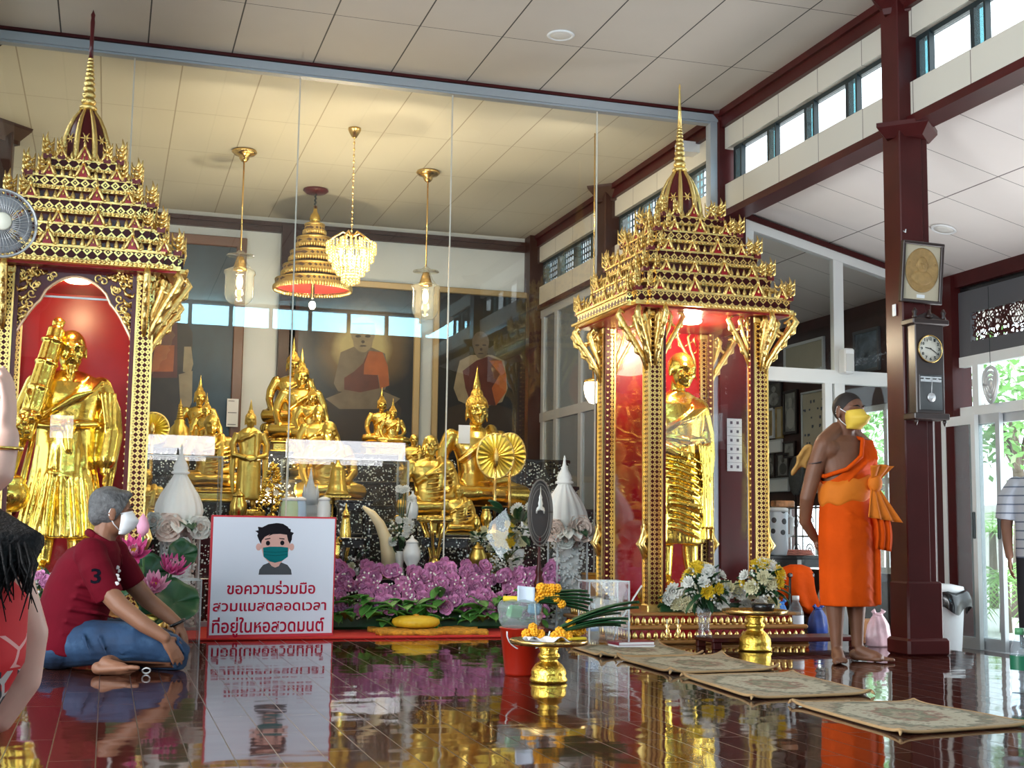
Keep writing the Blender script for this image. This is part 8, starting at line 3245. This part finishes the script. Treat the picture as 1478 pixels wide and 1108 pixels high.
A, B = onY(1296, 348, 7.24), onY(1357, 440, 7.24)
w, H = (B.x - A.x) / 2, A.z - B.z
pf = thing('picture_frame', 'framed round gold brown medallion picture hung high on the maroon pillar', 'picture', ((A.x + B.x) / 2, 7.24, B.z), 0)
pf.rotation_euler = (math.radians(5), math.radians(1.2), 0)
b = MB()
f = 0.022
for a, c in (((-w, -0.02, 0), (-w + f, 0.015, H)), ((w - f, -0.02, 0), (w, 0.015, H)), ((-w, -0.021, 0), (w, 0.014, f)), ((-w, -0.021, H - f), (w, 0.014, H))):
    b.box(a, c, 0.004)
b.build('frame', M_wood, pf)
b = MB()
b.box((-w + 0.01, -0.005, 0.01), (w - 0.01, 0.012, H - 0.01))
mt = b.build('mount', mat('cream_mount', (0.55, 0.47, 0.34), 0.7), pf)
M_med = mat('medallion_gold', (0.36, 0.22, 0.08), 0.5, 0.25, 0.2, 30)
b = MB()
b.M = Matrix.Translation((0, -0.005, H * 0.54)) @ Matrix.Rotation(PI / 2, 4, 'X')
R = w * 0.80
b.lathe([(0.001, 0), (R, 0), (R, 0.004), (R * 0.96, 0.008), (R * 0.90, 0.005), (0.001, 0.005)], (0, 0, 0), 44, True, 1, 1.18)
b.M = Matrix.Translation((0, -0.008, H * 0.54))
b.ell((0, 0, 0.035), (0.042, 0.012, 0.055), 14, 10)
b.ell((0, 0, -0.05), (0.085, 0.010, 0.05), 14, 8)
for q in (-1, 1):
    b.ell((q * 0.018, -0.010, 0.042), (0.010, 0.005, 0.006), 8, 5)
    b.ell((q * 0.043, 0, 0.03), (0.007, 0.007, 0.018), 8, 5)
    b.ell((q * 0.095, 0, 0.04), (0.010, 0.005, 0.012), 6, 4)
b.ell((0, -0.012, 0.028), (0.009, 0.006, 0.014), 8, 5)
b.ell((0, -0.010, 0.005), (0.016, 0.005, 0.005), 8, 5)
b.M = None
b.build('medallion', M_med, mt)
b = MB()
b.box((-0.03, -0.007, 0.035), (0.03, -0.004, 0.058))
b.build('caption_card', M_paper, mt)
P = onY(1288, 447, 7.36)
t = thing('light_switch', 'small white switch on the left face of the maroon pillar', 'switch', (4.932, 7.37, P.z))
b = MB()
b.box((-0.008, -0.02, -0.04), (0, 0.02, 0.04), 0.003)
b.build('plate', M_plast, t)
b = MB()
b.box((-0.012, -0.006, -0.012), (-0.007, 0.006, 0.012), 0.002)
b.build('rocker', M_paper, t)
P = onY(1303, 328, 7.28)
t = thing('wall_hook', 'small steel hook plate above the medallion picture on the pillar', 'hook', (P.x + 0.01, 7.30, P.z))
b = MB()
b.box((-0.014, -0.008, -0.05), (0.014, 0.0, 0.05), 0.003)
b.build('plate', M_alu, t)
b = MB()
b.tube([(0, -0.008, -0.02), (0, -0.035, -0.035), (0, -0.040, -0.015)], 0.005, 6)
b.build('hook', M_alu, t)

# white bin with a black liner, beyond the pillar
P = onZ(1373, 944, -0.19)
bn = thing('trash_bin', 'white round trash bin with a black liner beyond the maroon pillar', 'bin', (P.x, P.y + 0.12, -0.19))
H = onY(1373, 852, P.y).z + 0.19
b = MB()
b.lathe([(0.15, 0), (0.155, 0.01), (0.185, H - 0.06), (0.19, H - 0.05), (0.18, H - 0.05), (0.15, 0.02), (0.001, 0.02)], (0, 0, 0), 30)
b.build('body', M_plast, bn)
b = MB()
n = 48
R = []
for r, z, am in ((0.175, H - 0.05, 0), (0.20, H - 0.005, 0.03), (0.215, H - 0.03, 0.05), (0.225, H - 0.10, 0.08), (0.222, H - 0.16, 0.09)):
    R.append([(r * (1 + am * math.sin(7 * a + 3 * z) + 0.5 * am * math.sin(13 * a)) * math.cos(a), r * (1 + am * math.sin(7 * a + 3 * z)) * math.sin(a), z + am * 0.4 * math.sin(5 * a)) for a in [2 * PI * j / n for j in range(n)]])
b.loft(R, False)
plabel(b.build('liner', mat('black_plastic', (0.012, 0.012, 0.014), 0.18), bn), 'shiny black liner')
b = MB()
b.lathe([(0.19, H - 0.02), (0.20, H), (0.195, H + 0.03), (0.10, H + 0.05), (0.001, H + 0.055)], (-0.02, 0.0, 0), 30)
b.build('lid', M_plast, bn)

# hanging oval ornament in the transom light
c = onX(1430, 555, 7.12)
t = thing('hanging_ornament', 'silver oval swirl ornament hanging in the transom above the sliding doors', 'ornament', c, PI / 2)
b = MB()
for s in (1.0, 0.72, 0.45):
    b.tube([(0.085 * s * math.cos(2 * PI * k / 36), 0.01 * math.sin(4 * PI * k / 36), 0.15 * s * math.sin(2 * PI * k / 36)) for k in range(37)], 0.016 * (0.6 + 0.4 * s), 8)
b.ell((0, 0, 0), (0.03, 0.012, 0.05), 10, 8)
b.build('swirl', M_alu, t)
b = MB()
b.tube([(0, 0, 0.15), (0, 0, 2.90 - c.z)], 0.003, 5)
b.build('cord', M_dark, t)

# ------------------------------------------------------------------ beyond the white partition
M_phblk = mat('photo_dark', (0.10, 0.09, 0.08), 0.3, 0, 0.6, 9)
M_phgry = mat('photo_grey', (0.30, 0.29, 0.27), 0.3, 0, 0.6, 12)
M_phgold = mat('photo_gold', (0.42, 0.28, 0.10), 0.35, 0, 0.4, 10)
M_cream = mat('cream_board', (0.58, 0.52, 0.40), 0.6, 0, 0.08, 3)


def wall_picture(px0, py0, px1, py1, label, img, frame_m, fw=0.025, fig=None):
    a, c = onX(px0, py0, 7.20), onX(px1, py1, 7.20)
    y0, y1 = min(a.y, c.y), max(a.y, c.y)
    w, h = (y1 - y0) / 2, a.z - c.z
    t = thing('picture_frame', label, 'picture', (7.232, (y0 + y1) / 2, c.z), -PI / 2, 'pictures on the aisle wall')
    b = MB()
    for p, q in (((-w, -0.03, 0), (-w + fw, 0, h)), ((w - fw, -0.03, 0), (w, 0, h)), ((-w, -0.031, 0), (w, 0, fw)), ((-w, -0.031, h - fw), (w, 0, h))):
        b.box(p, q, 0.003)
    b.build('frame', frame_m, t)
    b = MB()
    b.box((-w + fw * 0.5, -0.015, fw * 0.5), (w - fw * 0.5, -0.005, h - fw * 0.5))
    im = b.build('print', img, t)
    if fig:
        b = MB()
        b.ell((0, -0.016, h * 0.72), (w * 0.26, 0.003, h * 0.11), 12, 8)
        b.ell((0, -0.016, h * 0.36), (w * 0.62, 0.003, h * 0.24), 14, 8)
        b.build('printed_figure', fig, im)
    return t


wall_picture(1103, 553, 1127, 588, 'dark framed portrait, upper left picture on the aisle wall', M_phblk, M_wood, 0.03, M_phgry)
wall_picture(1129, 565, 1149, 625, 'tall grey framed photo of a seated Buddha on the aisle wall', M_phgry, M_wood, 0.03, mat('photo_pale', (0.48, 0.46, 0.42), 0.4))
wall_picture(1103, 590, 1116, 632, 'gold picture with a broad white frame on the aisle wall', M_phgold, M_plast, 0.03)
wall_picture(1118, 588, 1128, 632, 'narrow cream picture beside the white framed gold one', M_cream, M_phgold, 0.02)
wall_picture(1104, 636, 1127, 652, 'wide white lettered plaque on the aisle wall', M_paper, M_plast, 0.012)
wall_picture(1129, 638, 1146, 660, 'small grey picture below the tall Buddha photo', M_phgry, M_wood, 0.02)
wall_picture(1103, 655, 1117, 688, 'small dark picture at the lower left of the aisle wall', M_phblk, M_wood, 0.02, M_phgry)
wall_picture(1119, 655, 1137, 688, 'small portrait right of the lower dark picture', M_phgry, M_wood, 0.02, M_phblk)
wall_picture(1104, 691, 1137, 709, 'white certificate, lowest on the aisle wall', M_paper, M_alu, 0.012)
nb = wall_picture(1155, 567, 1200, 710, 'large cream chart board with dark marks on the aisle wall', M_cream, M_alu, 0.02)
a, c = onX(1155, 567, 7.2), onX(1200, 710, 7.2)
w, h = abs(a.y - c.y) / 2, a.z - c.z
b = MB()
rq = random.Random(4)
for k in range(60):
    x, z = rq.uniform(-w * 0.85, w * 0.85), rq.uniform(0.06, h - 0.1)
    z = round(z / 0.09) * 0.09
    b.box((x - 0.012, -0.018, z - 0.012 * rq.uniform(0.4, 2)), (x + 0.012, -0.0145, z + 0.012))
b.build('chart_marks', M_ink, nb)
wall_picture(1130, 500, 1188, 533, 'beige picture leaning high above the aisle transom', M_cream, M_plast, 0.03)
wall_picture(1230, 480, 1268, 533, 'dark bluish poster high on the aisle wall right of the white speaker', mat('poster_blue', (0.10, 0.13, 0.17), 0.4, 0, 0.6, 8), M_tgrey, 0.03)

# dark oval fan hung on the aisle wall
c = onX(1152, 687, 7.18)
t = thing('ceremonial_fan', 'grey oval fan on a long dark handle against the aisle wall', 'fan', (7.15, c.y, c.z), -PI / 2)
b = MB()
n = 32
rg = lambda s, y: [(0.15 * s * math.cos(2 * PI * j / n), y, 0.22 * s * math.sin(2 * PI * j / n)) for j in range(n)]
b.loft([rg(0.05, -0.012), rg(0.9, -0.012), rg(1, 0), rg(0.9, 0.012), rg(0.05, 0.012)], True, True)
b.build('disc', mat('grey_weave', (0.12, 0.12, 0.12), 0.7, 0, 0.2, 40), t)
b = MB()
b.tube([(0, 0, -0.2), (0, 0, -c.z)], [0.014, 0.016], 8)
b.build('handle', M_wood, t)

# white ornamental grille in the aisle wall opening
t = thing('window_grille', 'white curled iron grille in the low aisle wall opening', 'grille', (7.30, 12.45, 0.42), -PI / 2)
b = MB()
for x in (-0.55, -0.28, 0.0, 0.28, 0.55):
    b.tube([(x, 0, 0), (x, 0, 0.66)], 0.012, 6)
for z in (0.02, 0.33, 0.64):
    b.tube([(-0.6, 0, z), (0.6, 0, z)], 0.012, 6)
for x in (-0.42, -0.14, 0.14, 0.42):
    for z in (0.17, 0.48):
        b.tube([(x + 0.09 * (1 - k / 26) * math.cos(k * 0.5), 0, z + 0.09 * (1 - k / 26) * math.sin(k * 0.5)) for k in range(24)], 0.009, 5)
b.build('scrollwork', M_plast, t)

# black side table with things on it
td = thing('side_table', 'black low table behind the white partition, left of the monk in orange', 'table', (6.08, 10.72, -0.19))
b = MB()
b.box((-0.52, -0.25, 0.735), (0.52, 0.30, 0.765), 0.004)
b.box((-0.48, -0.22, 0.66), (0.48, 0.27, 0.735))
b.build('top', M_black, td)
for sx in (-1, 1):
    for sy in (-0.2, 0.25):
        b = MB()
        b.box((sx * 0.47 - 0.025, sy - 0.02, 0), (sx * 0.47 + 0.025, sy + 0.02, 0.67))
        b.build('leg', M_black, td)
for x in (-0.1, 0.2):
    b = MB()
    b.box((x - 0.02, -0.226, 0.66), (x + 0.02, -0.215, 0.73))
    plabel(b.build('white_clip', M_plast, td), 'white clip')


def spot_mat():
    n = NT('spotted_white')
    co = n.coord()
    v = n.n('ShaderNodeTexVoronoi', feature='F1', distance='EUCLIDEAN')
    v.inputs['Scale'].default_value = 10
    v.inputs['Randomness'].default_value = 0.25
    n.l(co, v.inputs['Vector'])
    sp = n.n('ShaderNodeSeparateXYZ')
    n.l(co, sp.inputs[0])
    k = n.math('MULTIPLY', n.math('LESS_THAN', v.outputs['Distance'], 0.30), n.math('GREATER_THAN', sp.outputs[2], 0.17))
    n.l(n.mix(k, (0.66, 0.72, 0.80), (0.06, 0.06, 0.07)), n.b.inputs['Base Color'])
    n.b.inputs['Roughness'].default_value = 0.3
    return n.m


P = onY(1121, 800, 10.62)
t = thing('canister', 'white and pale blue canister with dark spots on the black side table', 'canister', (P.x, 10.62, 0.575))
H = onY(1121, 733, 10.62).z - 0.575
b = MB()
b.lathe([(0.10, 0), (0.105, 0.01), (0.105, H - 0.03), (0.10, H - 0.02)], (0, 0, 0), 28)
b.build('body', spot_mat(), t)
b = MB()
b.lathe([(0.108, H - 0.035), (0.108, H - 0.005), (0.09, H + 0.005), (0.001, H + 0.008)], (0, 0, 0), 28)
b.build('lid', M_plast, t)
b = MB()
b.tube([(0.10, -0.03, H * 0.85), (0.145, -0.03, H * 0.8), (0.145, -0.03, H * 0.45), (0.10, -0.03, H * 0.4)], 0.016, 8)
b.build('handle', M_plast, t)
P = onY(1121, 720, 10.75)
b = MB()
b.cbox((0, 0, 0), (0.20, 0.10, 0.06), 0.01)
tag(b.build('snack_packet', mat('red_green_pack', (0.45, 0.20, 0.08), 0.4, 0, 0.8, 12), None, (P.x, 10.64, 0.575 + H + 0.04)), 'red and green packet lying on the spotted canister', 'packet')
P = onY(1150, 800, 10.6)
t = thing('folded_cloth', 'folded salmon pink cloth on the black side table', 'cloth', (P.x, 10.62, 0.577))
b = MB()
for k in range(4):
    b.box((-0.15 + 0.01 * k, -0.09, 0.013 * k), (0.15 - 0.012 * k, 0.09, 0.013 * k + 0.012), 0.006)
b.build('layers', mat('salmon_cloth', (0.62, 0.25, 0.20), 0.8, 0, 0.3, 12), t)
P = onY(1190, 795, 10.6)
b = MB()
b.cbox((0, 0, 0.045), (0.12, 0.09, 0.09), 0.01)
tag(b.build('small_box', mat('grey_box', (0.36, 0.34, 0.33), 0.6), None, (P.x, 10.6, 0.577)), 'small grey box on the right end of the black side table', 'box')

# white wall speaker on the partition post
P = onY(1220, 540, 10.04)
t = thing('wall_speaker', 'white speaker box on the partition post above the monk in orange', 'speaker', (P.x, 10.02, P.z))
H = onY(1220, 504, 10.04).z - P.z
b = MB()
b.box((-0.05, -0.06, 0), (0.05, 0.05, H), 0.012)
b.build('cabinet', M_plast, t)
b = MB()
b.box((-0.040, -0.064, 0.02), (0.040, -0.058, H - 0.05), 0.003)
b.build('grille', mat('speaker_grille', (0.62, 0.62, 0.60), 0.6), t)

# strip of notices on the post seen through the open shrine
t = thing('paper_notice', 'strip of white notices taped on the maroon post behind the open shrine', 'paper', (5.10, 10.03, onY(1065, 680, 10.03).z))
H = onY(1065, 604, 10.03).z - t.location.z
b = MB()
b.box((-0.07, -0.004, 0), (0.07, 0.0, H))
sh_ = b.build('sheet', M_paper, t)
b = MB()
for k in range(6):
    z = H * (k + 0.5) / 6
    b.box((-0.068, -0.006, z + H / 12 - 0.002), (0.068, -0.0035, z + H / 12))
    for q in (-0.03, 0.03):
        b.box((q - 0.01, -0.006, z - 0.012), (q + 0.01, -0.0035, z + 0.012))
b.build('printed_lines', M_ink, sh_)

# orange cloth over a stool, bags on the floor
P = onY(1150, 900, 9.62)
t = thing('stool', 'dark stool almost hidden under the orange cloth near the white partition', 'stool', (P.x, 9.62, 0.0))
H = onY(1150, 826, 9.62).z
b = MB()
b.box((-0.12, -0.10, H - 0.04), (0.12, 0.10, H), 0.01)
b.build('seat', M_black, t)
for sx in (-1, 1):
    for sy in (-1, 1):
        b = MB()
        b.tube([(sx * 0.10, sy * 0.08, H - 0.03), (sx * 0.13, sy * 0.10, 0)], 0.012, 8)
        b.build('leg', M_dark, t)
b = MB()
R = []
for k, (z, rx, ry, am) in enumerate(((0.07, 0.15, 0.13, 0.16), (0.18, 0.165, 0.14, 0.14), (0.30, 0.16, 0.135, 0.10), (H - 0.01, 0.15, 0.12, 0.04), (H + 0.035, 0.12, 0.09, 0.04), (H + 0.06, 0.05, 0.04, 0.0))):
    R.append([(rx * (1 + am * (math.sin(6 * a + 0.4 * k) + 0.5 * math.sin(13 * a + k))) * math.cos(a) + 0.03 * (k < 2), ry * (1 + am * math.sin(6 * a + 0.4 * k)) * math.sin(a), z + (0.10 * (1 - math.cos(a)) * (k == 0)) * 0.8) for a in [2 * PI * j / 60 for j in range(60)]])
b.loft(R, True)
tag(b.build('orange_cloth', M_robe, None, (P.x, 9.62, 0.006)), 'crumpled orange robe cloth draped over the stool near the white partition', 'cloth')


def floor_bag(px, pb, pt, Y, w, m, label, seed, name='bag', cat='bag', tie=True):
    P = onY(px, pb, Y)
    t = thing(name, label, cat, (P.x, Y, max(P.z, 0.0) if P.x < 5.5 else -0.19))
    H = onY(px, pt, Y).z - t.location.z
    rq = random.Random(seed)
    b = MB()
    R = []
    p1, p2 = rq.uniform(0, 6), rq.uniform(0, 6)
    for z, k in ((0.0, 0.85), (0.06, 1.05), (0.35, 1.0), (0.65, 0.85), (0.85, 0.55), (0.95, 0.35), (1.0, 0.42)):
        R.append([(w * k * (1 + 0.10 * math.sin(4 * a + p1 + 3 * z) + 0.05 * math.sin(9 * a + p2)) * math.cos(a), w * 0.75 * k * (1 + 0.10 * math.sin(5 * a + p2 + 2 * z)) * math.sin(a), z * H) for a in [2 * PI * j / 36 for j in range(36)]])
    b.loft(R, True)
    b.build('sack', m, t)
    if tie:
        b = MB()
        b.tube([(w * 0.36 * math.cos(a), w * 0.28 * math.sin(a), 0.94 * H) for a in [2 * PI * j / 20 for j in range(21)]], 0.008, 6)
        for q in (-1, 1):
            b.tube([(q * w * 0.2, 0, 0.95 * H), (q * w * 0.5, -0.01, 1.05 * H), (q * w * 0.3, 0, 1.1 * H)], [0.012, 0.016, 0.006], 7)
        b.build('tied_neck', m, t)
    return t


M_bagp = mat('pink_white_plastic', (0.70, 0.48, 0.54), 0.35, 0, 0.35, 9)
M_bagw = mat('white_bag_plastic', (0.62, 0.64, 0.66), 0.35, 0, 0.15, 8)
floor_bag(1268, 942, 884, 7.95, 0.085, M_bagp, 'pink and white plastic bag by the pillar behind the monk', 1)
floor_bag(1196, 930, 872, 9.5, 0.10, mat('beige_sack', (0.40, 0.34, 0.28), 0.7, 0, 0.2, 8), 'beige sack on the floor behind the legs of the monk', 2)
floor_bag(1193, 868, 838, 9.95, 0.11, M_bagw, 'crumpled white plastic bag under the black side table', 3)
floor_bag(1181, 935, 876, 9.0, 0.075, mat('blue_bag_plastic', (0.03, 0.07, 0.32), 0.4, 0, 0.4, 9), 'blue plastic bag below the orange cloth', 4)
floor_bag(1127, 912, 868, 9.35, 0.075, mat('bright_blue_plastic', (0.02, 0.16, 0.52), 0.4, 0, 0.3, 9), 'bright blue bag behind the big water bottle', 5)
P = onY(1254, 905, 9.3)
b = MB()
b.cbox((0, 0, 0.14), (0.22, 0.20, 0.28), 0.006)
t = thing('carton', 'orange brown carton on the floor behind the monk, beside the pink bag', 'carton', (P.x, 9.3, -0.19 if P.x > 5.5 else 0))
b.build('box', mat('carton_brown', (0.48, 0.22, 0.09), 0.7), t)
b = MB()
b.box((-0.03, -0.102, 0.02), (0.03, -0.099, 0.281))
b.build('tape', M_paper, t)

# ------------------------------------------------------------------ electric fan on the left pillar row
c = onY(1, 322, 7.45)
ef = thing('electric_fan', 'grey wall fan with a wire cage at the upper left edge', 'fan', c, math.radians(12))
FR = 0.185
b = MB()
for y in (-0.05, 0.05):
    b.tube([(FR * math.cos(2 * PI * k / 48), y * 0.2, FR * math.sin(2 * PI * k / 48)) for k in range(49)], 0.007, 6)
    for s in (0.75, 0.5):
        b.tube([(FR * s * math.cos(2 * PI * k / 36), y * (1.2 - s * 0.4), FR * s * math.sin(2 * PI * k / 36)) for k in range(37)], 0.002, 4)
    for k in range(44):
        a = 2 * PI * k / 44
        b.tube([(0.045 * math.cos(a), y * 1.1, 0.045 * math.sin(a)), (FR * 0.6 * math.cos(a + 0.25), y, FR * 0.6 * math.sin(a + 0.25)), (FR * math.cos(a + 0.35), y * 0.2, FR * math.sin(a + 0.35))], 0.0022, 4)
b.build('cage', mat('cage_grey', (0.42, 0.43, 0.44), 0.35, 0.5), ef)
M_blade = mat('fan_blade', (0.20, 0.21, 0.23), 0.35)
for k in range(5):
    a0 = 2 * PI * k / 5
    b = MB()
    b.sheet(lambda u, v: ((0.03 + 0.135 * u) * math.cos(a0 + (v - 0.5) * (0.5 + 0.75 * u)), 0.02 * (v - 0.5), (0.03 + 0.135 * u) * math.sin(a0 + (v - 0.5) * (0.5 + 0.75 * u))), 8, 6, 0.003)
    b.build('blade', M_blade, ef)
b = MB()
b.M = Matrix.Translation((0.0, -0.06, 0)) @ Matrix.Rotation(PI / 2, 4, 'X')
b.lathe([(0.046, -0.02), (0.050, 0.0), (0.042, 0.010), (0.001, 0.014)], (0, 0, 0), 26)
b.M = None
plabel(b.build('hub', mat('cream_hub', (0.66, 0.66, 0.56), 0.4), ef), 'cream round hub')
b = MB()
b.tube([(0, 0.04, 0), (0, 0.16, 0)], [0.06, 0.05], 14)
b.tube([(0, 0.13, -0.02), (-0.10, 0.14, -0.12), (-0.42, 0.02, -0.14)], 0.02, 8)
b.build('motor', M_tgrey, ef)
pillar(-1.16, 7.5, M_maroon, False)

# ------------------------------------------------------------------ outside
M_grnd = mat('pale_paving', (0.80, 0.77, 0.72), 0.8, 0, 0.12, 2)
b = MB()
b.box((7.4, -6, -0.5), (40, 40, -0.26))
struct('ground', b, M_grnd)
b = MB()
b.box((24, -6, -0.3), (24.3, 40, 1.7))
struct('garden_wall', b, mat('garden_wall', (0.66, 0.62, 0.56), 0.8, 0, 0.1, 2))
M_tleaf = mat('tree_leaf', (0.26, 0.48, 0.16), 0.6, 0, 0.5, 3)
M_tleaf2 = mat('palm_leaf', (0.30, 0.55, 0.14), 0.5, 0, 0.4, 3)
M_bark = mat('bark', (0.16, 0.12, 0.09), 0.9, 0, 0.3, 8)


def tree(x, y, h, r, n, label, seed):
    rq = random.Random(seed)
    t = thing('garden_tree', label, 'tree', (x, y, -0.26), 0, 'trees outside the doors')
    b = MB()
    b.tube([(0, 0, 0), (0.08, 0, h * 0.35), (0, 0.05, h * 0.62)], [0.12, 0.09, 0.05], 10)
    for k in range(5):
        a = rq.uniform(0, 2 * PI)
        b.tube([(0.04, 0, h * 0.45), (r * 0.5 * math.cos(a), r * 0.5 * math.sin(a), h * rq.uniform(0.6, 0.85))], [0.05, 0.02], 7)
    b.build('trunk', M_bark, t)
    b = MB()
    cl = [Vector((rq.gauss(0, r * 0.42), rq.gauss(0, r * 0.42), h * 0.72 + rq.gauss(0, r * 0.35))) for _ in range(14)]
    for k in range(n):
        c = cl[k % 14] + Vector((rq.gauss(0, r * 0.17), rq.gauss(0, r * 0.17), rq.gauss(0, r * 0.15)))
        d = Vector((rq.uniform(-1, 1), rq.uniform(-1, 1), rq.uniform(-0.8, 0.4))).normalized()
        s = d.cross(Vector((rq.uniform(-1, 1), rq.uniform(-1, 1), 1))).normalized()
        L = rq.uniform(0.10, 0.2)
        b.add([c, c + d * L * 0.5 + s * L * 0.25, c + d * L, c + d * L * 0.5 - s * L * 0.25], [(0, 1, 2, 3)])
    b.build('foliage', M_tleaf, t)
    return t


def palm(x, y, h, n, L, label, seed):
    rq = random.Random(seed)
    t = thing('garden_palm', label, 'palm', (x, y, -0.26), 0, 'palms outside the doors')
    b = MB()
    b.tube([(0, 0, 0), (0, 0, h)], [0.07, 0.05], 10)
    b.build('trunk', M_bark, t)
    for k in range(n):
        a = 2 * PI * k / n + rq.uniform(-0.2, 0.2)
        up = rq.uniform(0.3, 1.1)
        b = MB()
        pts = []
        for i in range(9):
            u = i / 8
            pts.append(Vector((L * u * math.cos(a) * 0.9, L * u * math.sin(a) * 0.9, h + L * (up * u - 1.1 * u * u))))
        b.tube(pts, [0.012 * (1 - 0.8 * i / 8) for i in range(9)], 5)
        for i in range(1, 9):
            for half in (0, 0.5):
                p = pts[i] * (1 - half) + pts[i - 1] * half
                d = (pts[i] - pts[i - 1]).normalized()
                s = d.cross(Vector((0, 0, 1))).normalized()
                for q in (-1, 1):
                    tip = p + s * q * L * 0.26 * math.sin(PI * (i - half) / 9.5) + d * L * 0.14 - Vector((0, 0, L * 0.08))
                    wv = d * 0.014
                    b.add([p - wv, p + wv, tip], [(0, 1, 2)])
        b.build('frond', M_tleaf2, t)
    return t


def outx(px, py, X):
    p = onX(px, py, X)
    return p


p = outx(1452, 900, 9.4)
palm(p.x, p.y, 0.55, 11, 0.85, 'young palm with arching fronds just outside the sliding doors', 1)
p = outx(1436, 900, 12.5)
palm(p.x, p.y, 1.1, 11, 1.1, 'taller palm behind the young one outside the sliding doors', 2)
p = outx(1470, 800, 11.4)
tree(p.x, p.y, 4.2, 1.1, 900, 'leafy tree beyond the sliding doors, over the striped shoulder', 3)
p = outx(1262, 700, 12.0)
tree(p.x, p.y, 3.4, 1.3, 1400, 'broad leafy tree seen through the glass behind the head of the monk', 4)
p = outx(1222, 700, 18.5)
tree(p.x, p.y, 4.4, 1.6, 1200, 'distant tree seen between the white frames and the monk', 5)
